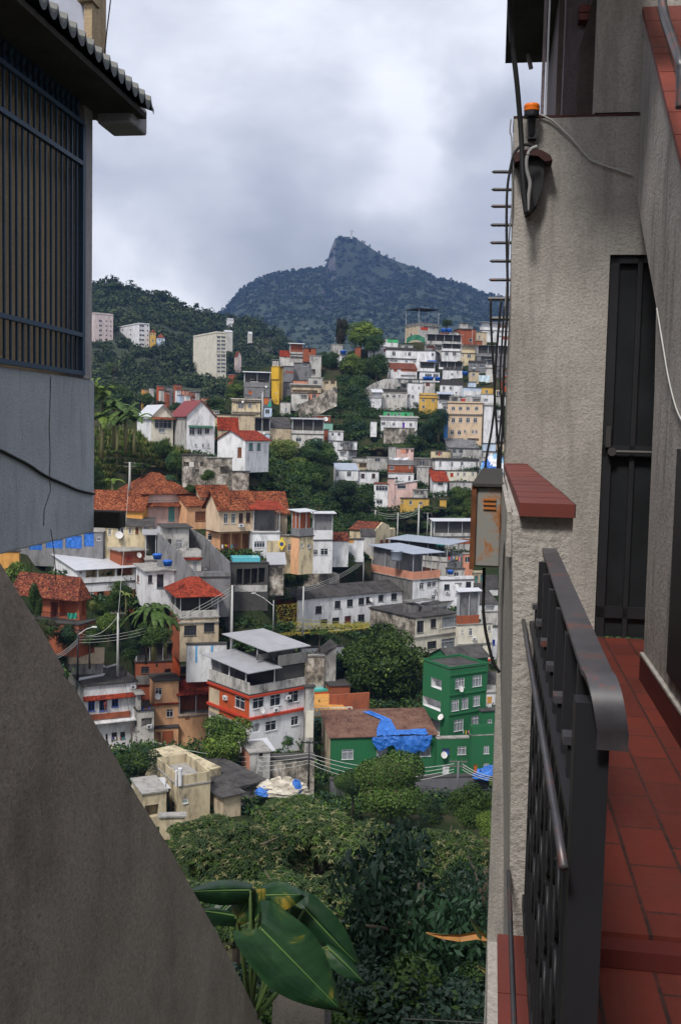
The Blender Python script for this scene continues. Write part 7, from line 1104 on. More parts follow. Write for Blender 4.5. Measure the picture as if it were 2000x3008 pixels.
# --- building on the left
UL = -3.5; root = AO('grey house on the left with barred window bay and wavy roof eave', 'house', 'house')
vc = al(279, 1300, u=UL).y; zt = al(281, 1116, u=UL).z; zb = al(276, 1563, u=UL).z; v1 = al(267, 1100, u=UL).y
mb = MB(); mb.box(-9, UL, -1.5, vc, zb, zt); o = mb.build('lower_wall', BLOCK, root); bv = o.modifiers.new('b', 'BEVEL'); bv.width = .015; bv.segments = 2
zs = al(300, 275, v=v1).z; mb = MB(); mb.box(-9, UL - .14, -1.5, v1 - .2, zt - .001, zs); mb.build('upper_wall', BROWNW, root); g0 = al(244, 900, u=UL).y; gT = al(249, 371, u=UL).z; gB = al(239, 1102, u=UL).z
mb = MB(); mb.box(UL - .6, UL + .01, g0, v1, zt, zs); mb.build('corner_column', LIGHTW, root); mb = MB(); mb.box(UL - .14, UL, -1.5, g0, gT + .42, zs); mb.build('lintel', BROWNW, root)
mb = MB(); mb.box(UL - .5, UL + .24, vc + .0, vc + .16, al(300, 1551, v=vc).z, al(300, 1502, v=vc).z); o = mb.build('slab_end', DARKC, root); bv = o.modifiers.new('b', 'BEVEL'); bv.width = .014; bv.segments = 2
pts = [(150, 1108), (149, 1170), (146, 1260), (149, 1330), (147, 1400), (150, 1440), (140, 1470), (131, 1500), (130, 1545)]; mb = MB(); Pq = [al(x, y, u=UL + .003) for x, y in pts]
for a, b in zip(Pq, Pq[1:]): mb.poly([a + Vector((0, -.006, 0)), b + Vector((0, -.006, 0)), b + Vector((0, .005, 0)), a + Vector((0, .005, 0))])
mb.build('crack', DARKC, root)
gr = MB(); gl_root = MB()
for x_ in range(-8, 16):
    pass
vb = [al(x, 750, u=UL).y for x in (12.7, 30, 48, 67, 84, 102, 120, 136, 151, 164, 179, 194, 209, 225, 239)]; step = (vb[-1] - vb[0]) / 14; vv = [vb[-1] - step * i for i in range(30)]
bar = AO('dark blue iron window grille with spear tips on the left house', 'window grille', 'window_grille')
for i, v in enumerate(vv[:20]):
    w_ = .0085 if i else .028; mb = MB(); mb.box(UL - .008, UL + (.008 if i else .03), v - w_, v + w_, gB, gT + .02 if i else gT); mb.build('bar', BARS, bar)
    if i:
        mb = MB(); mb.lathe((UL, v, gT), [(.018, 0), (.03, .04), (.016, .09), (.034, .14), (.03, .2), (.015, .36), (.003, .44)], 6); mb.build('spear_tip', BARS, bar)
for z in (gT, al(245, 486, u=UL).z, al(239, 985, u=UL).z, gB + .015): mb = MB(); mb.box(UL - .01, UL + .03, vv[20], vb[-1], z - .018, z + .018); mb.build('rail', BARS, bar)
# eave: soffit, beam end, wavy tiles
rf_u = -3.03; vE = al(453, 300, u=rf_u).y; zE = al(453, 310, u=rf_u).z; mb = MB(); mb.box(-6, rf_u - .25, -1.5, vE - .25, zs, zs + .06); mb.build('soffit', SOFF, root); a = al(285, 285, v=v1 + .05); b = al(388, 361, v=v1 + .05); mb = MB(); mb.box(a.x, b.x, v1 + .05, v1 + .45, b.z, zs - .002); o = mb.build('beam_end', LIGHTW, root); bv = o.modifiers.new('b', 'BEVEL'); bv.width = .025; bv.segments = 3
mb = MB(); n = int((vE - .2) / .16 * 10); G = []
for lay in (0, 1):
    for (u, dz) in ((rf_u, 0), (rf_u - 1.5, .5), (rf_u - 3, 1.0)):
        G.append([Vector((u, vE - .16 * i / 10, zE + dz - .02 + .055 * (1 - abs(math.cos(math.pi * i / 10)) ** .6 * 1.6) + (.0 if lay else .02))) for i in range(n)])
for L_ in (0, 3):
    for r_ in (0, 1):
        for i in range(n - 1): q_ = [G[L_ + r_][i], G[L_ + r_][i + 1], G[L_ + r_ + 1][i + 1], G[L_ + r_ + 1][i]]; mb.poly(q_)
for i in range(n - 1): mb.poly([G[0][i], G[0][i + 1], G[3][i + 1] - Vector((0, 0, .025)), G[3][i] - Vector((0, 0, .025))])
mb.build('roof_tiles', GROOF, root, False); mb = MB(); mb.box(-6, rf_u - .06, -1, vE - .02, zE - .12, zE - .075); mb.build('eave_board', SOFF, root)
a = al(278, 60, v=9.6); b = al(301, 60, v=9.6); mb = MB(); mb.box(-8, a.x, 9.4, 9.62, zs + .2, 9); mb.build('upper_storey', wallm('pale_lilac_wall', (.36, .38, .46), .25), root); mb = MB(); mb.box(a.x, b.x, 9.35, 9.7, zs + .1, 9); mb.box(a.x - .05, b.x + .02, 9.3, 9.5, al(290, 12, v=9.4).z, 9); mb.build('drain_strip', BROWNW, root)
tubeA('cable', 'thin dark cable rising above the wavy eave', 'cable', [(330, -60), (325, 5), (315, 90), (309, 155)], .006, CABLE, v=9.6)
tubeA('cable', 'black cable sagging across the blue-grey wall', 'cable', [(-30, 1315), (0, 1322), (42, 1343), (86, 1366), (118, 1388), (147, 1404), (191, 1423), (230, 1440), (276, 1451)], .012, CABLE, u=UL + .015)
# --- sloping parapet bottom left
UP = -1.2; root = AO('sloping rough concrete stair parapet in the lower left', 'parapet', 'parapet'); px_ = [(-140, 1420), (0, 1651), (64, 1755), (130, 1859), (175, 1940), (192, 1974), (186, 1984), (218, 2016), (274, 2115), (341, 2226), (408, 2347), (426, 2374), (491, 2479), (557, 2598), (643, 2750), (772, 3010), (830, 3130)]
Pp = [al(x, y, u=UP) for x, y in px_]; Pp = [Vector((UP, .6, Pp[0].z + 1.2))] + Pp; mb = MB(); base = Pp + [Vector((UP, Pp[-1].y, -5)), Vector((UP, .6, -5))]; mb.prism(base, (-.22, 0, 0)); o = mb.build('wall', RAMP, root)
root = AO('small round-topped concrete newel at the bottom behind the plant', 'wall', 'newel_wall'); v_ = 6.6; mb = MB(); a = al(800, 3000, v=v_); b = al(952, 3000, v=v_); zt_ = al(870, 2905, v=v_).z; w_ = b.x - a.x
mb.prism([Vector((a.x - .04, v_, -6)), Vector((b.x + .04, v_, -6)), Vector((b.x, v_, zt_ - .12))] + [Vector(((a.x + b.x) / 2 + w_ / 2 * math.cos(t) , v_, zt_ - .12 + .12 * math.sin(t))) for t in [k * math.pi / 8 for k in range(1, 8)]] + [Vector((a.x, v_, zt_ - .12))], (0, .3, 0)); mb.build('wall', stucco('dark_newel', (.17, .15, .135), (.11, .10, .09), .5), root)  # newel stucco is a darker grey than the parapet
# --- right house: frontal wall
VF = 6.5; root = AO('beige rough-rendered house wall closing the passage on the right', 'house', 'house'); L_ = [al(x, y, v=VF) for x, y in ((1509, 347), (1506, 560), (1500, 800), (1492, 1000), (1480, 1352))]; L_.append(Vector((L_[-1].x, VF, -9)))
dT = al(1783, 748, v=VF); dB = al(1775, 1872, v=VF); zF = dB.z; du = (al(1783, 748, v=VF).x + al(1752, 1850, v=VF).x) / 2; zT = L_[0].z; mb = MB()
mb.prism(L_ + [Vector((du, VF, -9)), Vector((du, VF, zT))], (0, .3, 0)); mb.box(du, 1.6, VF + .001, VF + .299, dT.z, zT); mb.build('wall', BEIGEW, root)
mb = MB(); mb.box(L_[0].x - .003, 1.5, VF - .004, VF + .3, zT, zT + .012); mb.build('dark_ledge', plain('dirty_red_ledge', (.06, .02, .018), .8), root)
c1, c2 = al(1752, 200, v=VF).x, al(1860, 200, v=VF).x; mb = MB(); mb.box(c1, 1.6, VF + .03, VF + .5, zT + .03, zT + 3); mb.build('upper_wall', BEIGEW, root)
e0, e1, e2 = al(1655, 200, v=VF + .35).x, al(1700, 200, v=VF + .35).x, al(1697, 300, v=VF + .2).x; mb = MB(); mb.box(e0, c1 + .2, VF + .35, VF + .5, zT + .03, zT + 3); mb.build('recess_wall', PURP, root); mb = MB(); mb.prism([al(1692, 338, v=VF + .2), al(1750, 338, v=VF + .2), al(1757, -40, v=VF + .2), al(1748, -40, v=VF + .2), al(1725, 60, v=VF + .2), al(1700, 150, v=VF + .2)], (0, .1, 0)); mb.build('leaning_board', WOODD, root)
for y0, y1 in ((24, 44), (48, 66)): a = al(1697, y0, v=VF + .3); b = al(1735, y1, v=VF + .3); mb = MB(); mb.box(a.x, b.x, VF + .25, VF + .34, b.z, a.z); mb.build('red_brick_edge', COPE, root)
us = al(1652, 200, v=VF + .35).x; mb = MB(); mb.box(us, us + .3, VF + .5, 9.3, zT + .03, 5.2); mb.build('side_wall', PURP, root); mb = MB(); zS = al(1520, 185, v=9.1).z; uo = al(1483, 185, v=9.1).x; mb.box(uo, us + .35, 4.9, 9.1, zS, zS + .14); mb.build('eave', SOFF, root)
for i, (x, w_) in enumerate(((1586, .02), (1598, .012), (1630, .03))): a = al(x, 334, v=VF + .28); mb = MB(); mb.box(a.x, a.x + w_, VF + .26, VF + .29, zT + .03, zS); mb.build('window_post', (PURP, FRW, WOODD)[i], root)
a = al(1548, 187, v=9); mb = MB(); mb.tube([(a.x, 8.9, zS), (a.x + .03, 8.9, zS - .12)], .02, 6); mb.build('drip_pipe', LIGHTW, root)
# door
mb = MB(); mb.box(du, 1.3, VF + .12, VF + .2, zF, dT.z); mb.build('recess', BLACK, root); dr = MB(); dr.box(du, 1.2, VF + .05, VF + .1, zF, dT.z); door = dr.build('door', plain('black_painted_iron', (.016, .018, .021), .45, .2, .4, 5), root)
for u0, u1 in ((du + .0, du + .06), (du + .17, du + .20), (du + .36, du + .40)): mb = MB(); mb.box(u0, u1, VF + .02, VF + .052, zF, dT.z); mb.build('stile', BLACK, door)
for px, py in ((1790, 755), (1790, 1325), (1790, 1800)): z = al(px, py, v=VF).z; mb = MB(); mb.box(du, 1.2, VF + .02, VF + .053, z - .035, z + .035); mb.build('rail', BLACK, door)
a = al(1795, 1327, v=VF); b = al(1890, 1327, v=VF); mb = MB(); mb.tube([(a.x, VF - .01, a.z), (b.x + .1, VF - .01, a.z)], .012, 6); mb.tube([(a.x - .0, VF, a.z), (a.x - .0, VF - .03, a.z)], .026, 12); mb.build('latch', plain('worn_latch', (.045, .042, .04), .5), door); mb = MB(); a = al(1778, 1290, v=VF); mb.box(a.x, a.x + .03, VF - .0, VF + .05, a.z - .05, a.z + .08); mb.build('hasp', plain('worn_latch', (.045, .042, .04)), door)
# --- side wall with stair above
US = al(1905, 1300, v=5.55).x; root = AO('pale side wall carrying an outside stair edged with red tiles', 'stair wall', 'stair_wall'); edge = [(1889, -90), (1889, 42), (1915, 153), (1945, 260), (1970, 371), (1991, 448)]; low = [(1858, 513), (1875, 610), (1898, 745), (1926, 900), (1921, 1150), (1906, 1500), (1886, 1985)]
E_ = [al(x, y, u=US) for x, y in edge]; Lw = [al(x, y, u=US) for x, y in low]; sl = (E_[-1] - E_[1]) / (E_[-1].y - E_[1].y); Eend = E_[-1] + sl * (1.2 - E_[-1].y); topl = al(1858, -90, u=US); mb = MB()
mb.prism([topl, al(1858, 513, u=US)] + Lw[1:] + [Vector((US, Lw[-1].y, -6)), Vector((US, .9, -6)), Vector((US, .9, Eend.z)), Eend] + E_[::-1][:-1] + [E_[0]], (.22, 0, 0)); mb.build('wall', SIDEW, root)
d = (E_[-1] - E_[1]); Ln = d.length; nt_ = int(Ln / .26)
for i in range(-1, nt_ + 9): a = E_[1] + d.normalized() * (.262 * i); b = a + d.normalized() * .256; k = Vector((0, 0, .015)); mb = MB(); mb.prism([a + k + Vector((-.012, 0, 0)), b + k + Vector((-.012, 0, 0)), b + k + Vector((.27, 0, 0)), a + k + Vector((.27, 0, 0))], d.normalized().cross(Vector((1, 0, 0))) * (-.03 if d.normalized().cross(Vector((1, 0, 0))).z < 0 else .03)); mb.build('coping_tile', COPE, root)
mb = MB(); z0 = al(1990, 1385, u=US).z; z1 = al(1995, 2010, u=US).z; va = al(1992, 1500, u=US).y; mb.box(US - .02, US + .02, 2.5, va, z1, z0 + .1); mb.build('dark_frame', BLACK, root); mb = MB(); zf = zF; mb.box(US - .018, US, .9, Lw[-1].y, zf, zf + .13); mb.build('skirting', DKRED, root); mb = MB(); mb.box(US - .02, US, .9, Lw[-1].y, zf + .13, zf + .142); mb.build('plaster_lip', BEIGEW, root)
mb = MB(); mb.box(US + .22, 3.0, 5.5, 6.3, -3, 5.5); mb.build('inner_wall', stucco('cream_inner_wall', (.42, .36, .24), (.36, .30, .2), .2), root)
tubeA('handrail', 'grey pipe handrail of the upper outside stair', 'handrail', [(1935, -60, 5.0), (1950, 40, 4.9), (1972, 110, 4.75), (1994, 175, 4.6), (1999, 210, 4.58), (1998, 260, 4.58), (1997, 318, 4.58)], .022, IRON)
tubeA('wire', 'white wire hanging down the pale side wall', 'wire', [(1928, 905), (1945, 1010), (1962, 1110), (1985, 1200), (2010, 1250)], .004, WIREP, u=US - .008)
# --- floor
fl = MB(); fl.box(.19, US, 2.57, VF, zF - .06, zF); fl.box(US, 1.35, 4.6, VF, zF - .06, zF); o = fl.build('landing_floor', REDT); o.rotation_euler = (0, 0, -YAW); tag(o, kind='structure'); fl = MB(); zl = zF - .06; fl.box(.19, US, -.8, 2.55, zl - .1, zl); o = fl.build('passage_floor', REDT); o.rotation_euler = (0, 0, -YAW); tag(o, kind='structure')
fl = MB(); fl.box(.28, US, 2.5, 2.568, zl + .002, zF - .012); o = fl.build('step_riser', DKRED); o.rotation_euler = (0, 0, -YAW); tag(o, kind='structure')
# --- low parapet with coping, ledge and railing
VP_ = 2.72; root = AO('low beige parapet wall capped with red tiles beside the railing', 'wall', 'parapet'); a = al(1503, 1700, v=VP_); b = al(1681, 1560, v=VP_); zc0 = al(1600, 1477, v=VP_).z; zc1 = al(1600, 1516, v=VP_).z; uL = a.x
mb = MB(); fr_ = [(1503, 1516), (1502, 1900), (1500, 2300), (1499, 2745), (1499, 3300)]; bk_ = [(1480, 1362), (1465, 1650), (1464, 1860), (1473, 2100), (1480, 2400), (1478, 2700), (1470, 3000), (1462, 3300)]
Fz = [al(x, y, v=VP_) for x, y in fr_]; Bz = [al(x, y, v=VF) for x, y in bk_]; zz = [zc1, -.5, -.8, -1.2, -1.6, -2, -2.4, -2.8, -3.2, -3.8]; uf = [float(np.interp(-z, [-q.z for q in Fz], [q.x for q in Fz])) for z in zz]; ub = [float(np.interp(-z, [-q.z for q in Bz], [q.x for q in Bz])) for z in zz]; nv = 8; G = [[Vector((uf[k] + (ub[k] - uf[k]) * t / nv + .003 * math.sin(t * 2.3 + k * 1.7), VP_ + (VF - VP_) * t / nv, zz[k])) for t in range(nv + 1)] for k in range(len(zz))]
for k in range(len(zz) - 1):
    for t in range(nv): mb.poly([G[k][t], G[k + 1][t], G[k + 1][t + 1], G[k][t + 1]])
    mb.poly([G[k][0], Vector((b.x, VP_, zz[k])), Vector((b.x, VP_, zz[k + 1])), G[k + 1][0]]); mb.poly([Vector((b.x, VP_, zz[k])), Vector((b.x, VF, zz[k])), Vector((b.x, VF, zz[k + 1])), Vector((b.x, VP_, zz[k + 1]))])
mb.poly([G[0][t] for t in range(nv + 1)] + [Vector((b.x, VF, zc1)), Vector((b.x, VP_, zc1))]); o = mb.build('wall', BEIGEW, root); nC = 15
for i in range(nC):
    v0, v1_ = VP_ - .03 + (VF - VP_ + .03) * i / nC, VP_ - .03 + (VF - VP_ + .03) * (i + 1) / nC - .003; mb = MB(); mb.box(al(1524, 1495, v=VP_).x, al(1688, 1495, v=VP_).x, v0, v1_, zc1, zc0 + (i % 3) * .0012); o = mb.build('coping_tile', COPE, root)
zL = al(1530, 2752, v=VP_).z; mb = MB(); mb.box(uL - .03, uL + .3, .2, VP_ - .002, -4, zL - .02); mb.build('ledge_wall', BEIGEW, root)
for i in range(8): mb = MB(); mb.box(uL - .005, al(1590, 2800, v=VP_).x + .02, VP_ - .3 * (i + 1) + .002, VP_ - .3 * i - .003, zL - .02, zL + .004); mb.build('ledge_tile', COPE, root)
mb = MB(); mb.prism([Vector((uL - .002, VP_ + .1, al(1520, 1650, v=VP_).z)), Vector((uL - .002, VF, zc1 - .12)), Vector((uL - .002, VF, zc1)), Vector((uL - .002, VP_ + .1, zc1))], (-.015, 0, 0)); mb.build('plaster_lip', BEIGEW, root)
rail = AO('black iron balcony railing with a flat curled handrail', 'railing', 'railing'); h1 = al(1612, 1618, v=VP_); v2 = 1.28; h2 = al(1752, 1985, v=v2); wd = .0185; mb = MB(); path = [h1.lerp(h2, k / 12) for k in range(13)]; z = h2.z; r_ = .042
for k in range(1, 25): t = k / 24 * math.pi * .62; path.append(Vector((h2.x + .0007 * k, v2 - r_ * math.sin(t), z - r_ * (1 - math.cos(t)))))
path.append(path[-1] + Vector((0, .004, -.022)))
for k in range(len(path)):
    d_ = (path[min(k + 1, len(path) - 1)] - path[max(k - 1, 0)]); n_ = d_.cross(Vector((1, 0, 0))).normalized() * .007; p_ = path[k]; mb.v += [tuple(p_ + Vector((-wd, 0, 0))), tuple(p_ + Vector((wd, 0, 0))), tuple(p_ + n_ + Vector((wd, 0, 0))), tuple(p_ + n_ + Vector((-wd, 0, 0)))]
for k in range(len(path) - 1):
    for j in range(4): a_i, b_i = 4 * k + j, 4 * k + (j + 1) % 4; mb.f.append((a_i, b_i, b_i + 4, a_i + 4)); mb.m.append(0)
mb.f.append(tuple(4 * (len(path) - 1) + j for j in range(4))); mb.m.append(0)
hr = mb.build('handrail', IRON, rail, True); hr.data.set_sharp_from_angle(angle=R(40)); um = (h1.x + h2.x) / 2 - .015; zr2 = al(1580, 1825, v=VP_).z; zr3 = al(1556, 2565, v=VP_).z
mb = MB(); mb.tube([(um - .035, VP_, zr2), (um - .035, 1.3, zr2), (um - .03, 1.22, zr2 - .03)], .006, 8); mb.build('upper_rod', IRON, rail, True); mb = MB(); mb.tube([(um - .05, VP_, zr3), (um - .05, .6, zr3)], .006, 8); mb.build('lower_rod', IRON, rail, True); mb = MB(); mb.box(um - .02, um + .02, 1.3, VP_, zr2 - .012, zr2); mb.build('flat_rail', BLACK, rail)
nB = 12
for i in range(nB):
    v = 1.36 + (VP_ - .1 - 1.36) * i / (nB - 1); mb = MB(); top = -.005 + h1.lerp(h2, (VP_ - v) / (VP_ - v2)).z if i % 2 == 0 else zr2 + .05; mb.box(um - .011, um + .011, v - .011, v + .011, zl + .02, top); mb.build('baluster', BLACK, rail)
    if i % 2: mb = MB(); mb.box(um - .018, um + .018, v - .018, v + .018, top, top + .012); mb.build('baluster_cap', IRON, rail)
    if 1 < i < nB - 1 and i % 2 == 0:
        for k, zz in enumerate((-.72, -.86, -1.0)): mb = MB(); mb.tube([Vector((um - .008, v + .045 * math.cos(t), zz + .06 * math.sin(t))) for t in [j * math.pi / 6 for j in range(13)]], .0045, 5); mb.build('scroll', BLACK, rail, True)
mb = MB(); mb.box(um - .02, um + .022, v2 - .02, v2 + .02, zl - .05, h2.z - .03); mb.build('end_post', BLACK, rail); mb = MB(); mb.box(um - .012, um + .012, 1.3, VP_, zl + .04, zl + .07); mb.build('bottom_rail', BLACK, rail)
for i in range(5): v = 1.5 + i * .25; mb = MB(); mb.box(um - .002, um + .002, v - .11, v + .11, zl + .1, zr2 - .02); mb.build('panel_plate', BLACK, rail)
# --- rusty box, spikes, siren, fuse box and cables
root = AO('rusty grey electrical box fixed outside the parapet', 'electrical box', 'electrical_box'); vb_ = 4.4; a = al(1400, 1428, v=vb_); b = al(1467, 1668, v=vb_); mb = MB(); mb.box(a.x, b.x, vb_, vb_ + .45, b.z, a.z); o = mb.build('case', RUSTY, root); bv = o.modifiers.new('b', 'BEVEL'); bv.width = .008; mb = MB(); mb.box(a.x - .022, a.x, vb_ - .01, vb_ + .46, b.z - .01, a.z); mb.build('edge_plate', plain('rust_brown', (.16, .06, .025), .8, 0, .5, 12), root)
mb = MB(); mb.prism([Vector((a.x - .02, vb_ - .02, a.z)), Vector((b.x, vb_ - .02, a.z)), Vector((b.x, vb_ + .2, a.z + .06)), Vector((a.x + .02, vb_ + .2, a.z + .06))], (0, 0, .012)); mb.build('lid', plain('dark_lid', (.04, .038, .036), .8), root)
for i in range(3): z = al(1430, 1467 + i * 13, v=vb_).z; mb = MB(); mb.box(a.x + .03, b.x - .025, vb_ - .008, vb_, z - .004, z + .004); mb.build('vent_slot', plain('rust_orange', (.38, .13, .03), .8), root)
for i, (x, y) in enumerate(((1443, 505), (1442, 557), (1441, 606), (1439, 661), (1438, 713), (1437, 767), (1435, 822))):
    a = al(x, y, v=VF + .1); b = al(1503, y, v=VF + .1); mb = MB(); mb.tube([a, a + Vector((.015, 0, 0)), b], [.002, .011, .011], 6); o = mb.build('wall_spike', IRON); o.rotation_euler = (0, 0, -YAW); tag(o, ['topmost', 'second from top', 'third from top', 'middle', 'fifth from top', 'sixth from top', 'lowest'][i] + ' iron spike sticking out of the beige wall edge', 'spike', 'iron spikes along the beige wall edge')
root = AO('rusty bracket holding the hanging cables on the wall edge', 'bracket', 'cable_bracket'); 
for y, x in ((878, 1433), (936, 1437)): a = al(x, y, v=VF + .1); b = al(1500, y, v=VF + .1); mb = MB(); mb.tube([a, b], .014, 6); mb.build('arm', IRON, root)
root = AO('orange beacon lamp on a black mount on top of the beige wall', 'beacon', 'beacon_lamp'); a = al(1560, 345, v=VF - .08); mb = MB(); mb.lathe(a, [(.0, 0), (.042, 0), (.045, .01), (.045, .04), (.04, .045)], 14); mb.build('base', BLACK, root); z = a.z + .035; mb = MB(); mb.lathe((a.x, a.y, z), [(.046, 0), (.048, .008), (.045, .018), (.049, .024), (.044, .04), (.026, .046), (0, .048)], 16); mb.build('orange_lens', plain('orange_plastic', (.75, .16, .01), .35), root, True)
b = al(1560, 398, v=VF - .05); mb = MB(); mb.tube([a, b], [.026, .02], 8); mb.box(b.x - .02, b.x + .03, VF - .06, VF, b.z - .02, b.z + .02); mb.build('mount', BLACK, root)
root = AO('black open fuse housing with a curved brown hood on the beige wall', 'fuse housing', 'fuse_housing'); mb = MB(); pp = [al(x, y, v=VF - .1) for x, y in ((1525, 455), (1590, 458), (1600, 480), (1592, 555), (1575, 600), (1555, 625), (1542, 628), (1530, 560))]; mb.prism(pp, (0, .11, 0)); mb.build('housing', CABLE, root); mb = MB(); pp = [al(x, y, v=VF - .14) for x, y in ((1508, 462), (1515, 448), (1550, 438), (1590, 440), (1615, 455), (1622, 470), (1600, 474), (1580, 458), (1550, 455), (1530, 470), (1512, 476))]; mb.prism(pp, (0, .15, 0)); mb.build('hood', plain('rust_hood', (.045, .018, .016), .8), root)
VC = VF - .2
tubeA('cable', 'thick black cable dropping from the eave past the beacon', 'cable', [(1496, -60, 6.0), (1498, 10, 6.1), (1504, 120, 6.2), (1519, 260, 6.25), (1530, 400, 6.3), (1534, 500, 6.3), (1540, 580, 6.3), (1545, 628, 6.3)], .017, CABLE)
tubeA('conduit', 'grey bent conduit over the fuse housing', 'conduit', [(1578, 431), (1560, 438), (1548, 458), (1545, 490), (1550, 515), (1556, 540), (1552, 575), (1549, 622)], .012, GCABLE, v=VC); tubeA('wire', 'white wire running from the beacon to the corner of the side wall', 'wire', [(1580, 335), (1600, 343), (1625, 357), (1655, 385), (1685, 415), (1710, 445), (1730, 468), (1752, 478), (1790, 492), (1856, 514)], .006, WIREP, v=VF - .02)
tubeA('cable', 'black cable looping from the fuse housing down the wall edge', 'cable', [(1575, 432), (1545, 425), (1525, 432), (1508, 455), (1497, 500), (1489, 560), (1487, 650), (1488, 740), (1490, 830), (1489, 900), (1484, 1000), (1478, 1120), (1476, 1240), (1470, 1330), (1467, 1440)], .009, CABLE, v=VF - .05)
tubeA('cable', 'thin grey cable twisting down the wall edge', 'cable', [(1500, 350), (1497, 385), (1502, 410), (1503, 500), (1503, 600), (1495, 690), (1492, 760), (1486, 860), (1478, 950), (1472, 1050), (1470, 1150), (1474, 1250), (1468, 1350)], .005, GCABLE, v=VF - .03)
tubeA('cable', 'black cable hanging from the bracket to the rusty box', 'cable', [(1441, 880), (1441, 940), (1445, 1020), (1449, 1090), (1452, 1180), (1442, 1270), (1428, 1345), (1420, 1430)], .0075, CABLE, v=5.9); tubeA('cable', 'second black cable crossing the first above the rusty box', 'cable', [(1472, 880), (1464, 960), (1456, 1060), (1452, 1150), (1457, 1240), (1463, 1320), (1466, 1400)], .0075, CABLE, v=5.9); tubeA('cable', 'third black cable beside the pillar edge', 'cable', [(1480, 900), (1474, 1000), (1468, 1100), (1472, 1200), (1466, 1280), (1460, 1360), (1462, 1425)], .006, CABLE, v=5.8)
tubeA('cable', 'black cable hanging in a curve below the rusty box', 'cable', [(1421, 1668), (1420, 1740), (1419, 1790), (1425, 1850), (1437, 1905), (1448, 1945), (1466, 1975)], .008, CABLE, v=4.5); tubeA('cable', 'hairline cable crossing the view below the grey house', 'cable', [(150, 1555, 7), (157, 1600, 7), (163, 1660, 7), (166, 1720, 7)], .003, CABLE)
# --- unseen houses added behind and beside the camera to shade the passage
def shade(lab, x0, x1, y0, y1, z0, z1):
    r = AO(lab, 'house', 'house'); mb = MB(); mb.box(x0, x1, y0, y1, z0, z1); mb.build('wall', BEIGEW, r); mb = MB(); mb.box(x0 - .3, x1 + .3, y0 - .3, y1 + .3, z1, z1 + .2); mb.build('roof', CONCR, r)
shade('unseen beige house added behind the viewer to block light', -7, 6, -9, -4.5, -4, 4.0); shade('unseen beige house added beyond the outside stair to block the sun', 1.35, 6, -2.1, 5.2, -4, 2.6)
# --- heart-leaved climber and spiky leaves
HL = newmat('variegated_leaf'); t = HL[1]; a_ = noise(t, objvec(t), 3.2, 5, .6, 1.2); b_ = noise(t, objvec(t, (1, 1, 1)), 9, 4, .6); c = ramp(t, a_.outputs['Fac'], [(.42, (.007, .028, .011)), (.58, (.014, .045, .016)), (.62, (.05, .07, .014)), (.67, (.22, .16, .025))]).outputs[0]; t.links.new(c, HL[2].inputs['Base Color']); HL[2].inputs['Roughness'].default_value = .42; HL[2].inputs['Specular IOR Level'].default_value = .3; bump(t, HL[2], b_.outputs['Fac'], .25, .02); HL = HL[0]
pl = empty('climbing_plant', at(740, 2960, 5.4), 0, 'big heart-leaved variegated plant growing behind the sloping parapet', 'plant')
def hleaf(bx, by, tx, ty, Y0, Y1, wd, roll=0, cup=.12, up=None):
    b_, t_ = at(bx, by, Y0) - pl.location, at(tx, ty, Y1) - pl.location; ax = (t_ - b_); L = ax.length; ax.normalize(); up = Vector(up or (0, -1, .45)); s = ax.cross(up).normalized(); n = s.cross(ax).normalized(); s2 = s * math.cos(roll) + n * math.sin(roll); n2 = n * math.cos(roll) - s * math.sin(roll); mb = MB(); M_ = 30; G = []
    for i in range(M_ + 1):
        t = i / M_; w_ = wd * L * (math.sin(math.pi * min(1, t * .80 + .2)) ** .8) * (1 - .25 * t) * (.9 if t > .02 else .75); row = []
        for j in range(-5, 6):
            k = j / 5; back = -.16 * L * (abs(k) ** 1.2) * max(0, 1 - t * 4.5); row.append(b_ + ax * (L * t + back) + s2 * (k * w_) + n2 * (-cup * L * (k * k) * .8 - .10 * L * t * t + .005 * L * math.sin(t * 23 + j) * abs(k) + (.018 * L if j == 0 else 0) * -1))
        G.append(row)
    for i in range(M_):
        for j in range(10): mb.poly([G[i][j], G[i][j + 1], G[i + 1][j + 1], G[i + 1][j]])
    o = mb.build('leaf', HL, pl, True); mb = MB(); mb.tube([G[i][5] + n2 * .004 for i in range(M_)], [.006 * (1 - i / M_ * .8) for i in range(M_)], 5); mb.build('midrib', plain('leaf_rib', (.10, .18, .05), .5), o, True); st = MB(); q = at(735, 3010, 5.5) - pl.location; st.tube([q, q.lerp(b_, .55) + Vector((0, .05, .02)), b_], [.016, .012, .008], 6); st.build('leaf_stalk', plain('leaf_stalk', (.06, .10, .03), .5), pl, True)
hleaf(765, 2725, 1006, 2968, 5.2, 5.05, .36, .15); hleaf(735, 2615, 560, 2615, 5.5, 5.3, .22, .5, .2, (0, -.6, 1)); hleaf(745, 2612, 690, 2722, 5.6, 5.5, .5, 0); hleaf(770, 2630, 880, 2625, 5.7, 5.6, .42, -.2, .2, (0, -.7, .8)); hleaf(895, 2670, 1050, 2840, 5.8, 5.7, .26, -.2); hleaf(690, 2690, 575, 2668, 5.4, 5.3, .24, .3, .25, (0, -.5, 1)); hleaf(860, 2650, 975, 2740, 5.9, 5.8, .5, .3); hleaf(690, 2640, 600, 2720, 5.7, 5.6, .42, 0); hleaf(960, 2780, 1070, 2880, 5.75, 5.65, .28, .4)
rngp = random.Random(5); pl2 = empty('spiky_leaved_plant', at(1478, 2960, 7.2), 0, 'plant with long sword leaves beside the foot of the pillar', 'plant')
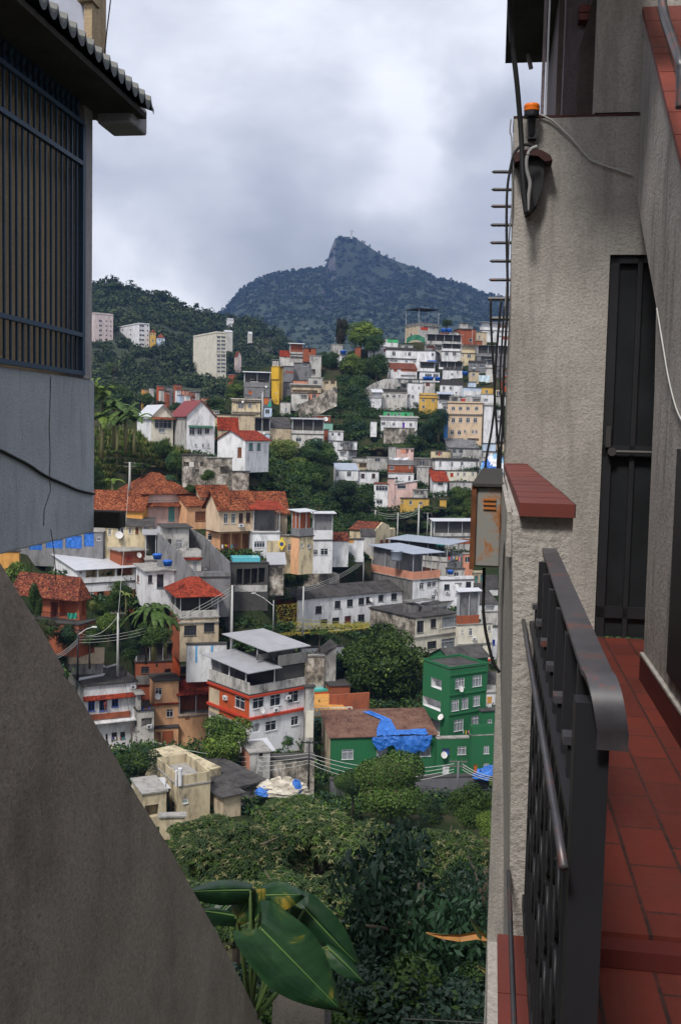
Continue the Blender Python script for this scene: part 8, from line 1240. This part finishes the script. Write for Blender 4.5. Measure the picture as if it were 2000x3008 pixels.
def sword(pts, Y, w_, m):
    P_ = [at(x, y, Y) - pl2.location for x, y in pts]; mb = MB(); n = len(P_)
    for i in range(n - 1):
        w0, w1 = w_ * math.sin(math.pi * (.12 + .86 * i / (n - 1))), w_ * math.sin(math.pi * (.12 + .86 * (i + 1) / (n - 1))); d = (P_[i + 1] - P_[i]).normalized(); s = d.cross(Vector((0, 1, 0))).normalized(); mb.poly([P_[i] - s * w0, P_[i + 1] - s * w1, P_[i + 1] + Vector((0, .02, 0)), P_[i] + Vector((0, .02, 0))]); mb.poly([P_[i] + Vector((0, .02, 0)), P_[i + 1] + Vector((0, .02, 0)), P_[i + 1] + s * w1, P_[i] + s * w0])
    mb.build('leaf', m, pl2)
DRYL = plain('dry_orange_leaf', (.36, .16, .04), .6, 0, .4, 9); SW = plain('sword_leaf', (.05, .07, .025), .45, 0, .5, 9); SWY = plain('sword_leaf_yellow', (.20, .17, .05), .5, 0, .5, 9)
for pts, w_, m in (([(1480, 2790), (1440, 2758), (1400, 2748), (1350, 2756), (1300, 2752), (1252, 2742)], .03, DRYL), ([(1500, 2860), (1450, 2800), (1405, 2735), (1378, 2695)], .03, SW), ([(1500, 2850), (1470, 2780), (1430, 2725)], .026, SWY), ([(1490, 2960), (1450, 2890), (1400, 2830)], .028, SW), ([(1490, 3000), (1470, 2920), (1440, 2860), (1400, 2840)], .03, SWY), ([(1495, 2940), (1480, 2880), (1450, 2840), (1430, 2850)], .026, SW), ([(1500, 2900), (1490, 2830), (1478, 2740), (1440, 2700)], .026, SW)): sword(pts, 7.2, w_, m)
fr = AO('thin spiked garden fence at the very bottom', 'fence', 'fence'); a, b = al(1185, 2992, v=9), al(1445, 3006, v=9); mb = MB(); mb.tube([a, b + (b - a)], .007, 5); mb.build('rail', CABLE, fr)
for i in range(14): p = a.lerp(b, i / 13); mb = MB(); mb.tube([p - Vector((0, 0, .5)), p + Vector((0, 0, .09)), p + Vector((0, 0, .12))], [.003, .003, .001], 4); mb.build('picket', CABLE, fr)
# ------------------------------------------------------------ air
hz = MB(); hz.box(-2600, 3400, -60, 3700, -76, 900); ho = hz.build('haze', plain('haze_surface', (1, 1, 1))); tag(ho, kind='stuff'); hm_ = bpy.data.materials.new('haze'); hm_.use_nodes = True; t = hm_.node_tree; t.nodes.clear(); o_ = t.nodes.new('ShaderNodeOutputMaterial'); pv = t.nodes.new('ShaderNodeVolumePrincipled'); pv.inputs['Density'].default_value = .00019; pv.inputs['Color'].default_value = (.14, .23, .50, 1); pv.inputs['Anisotropy'].default_value = .2; t.links.new(pv.outputs[0], o_.inputs['Volume']); ho.data.materials.clear(); ho.data.materials.append(hm_)
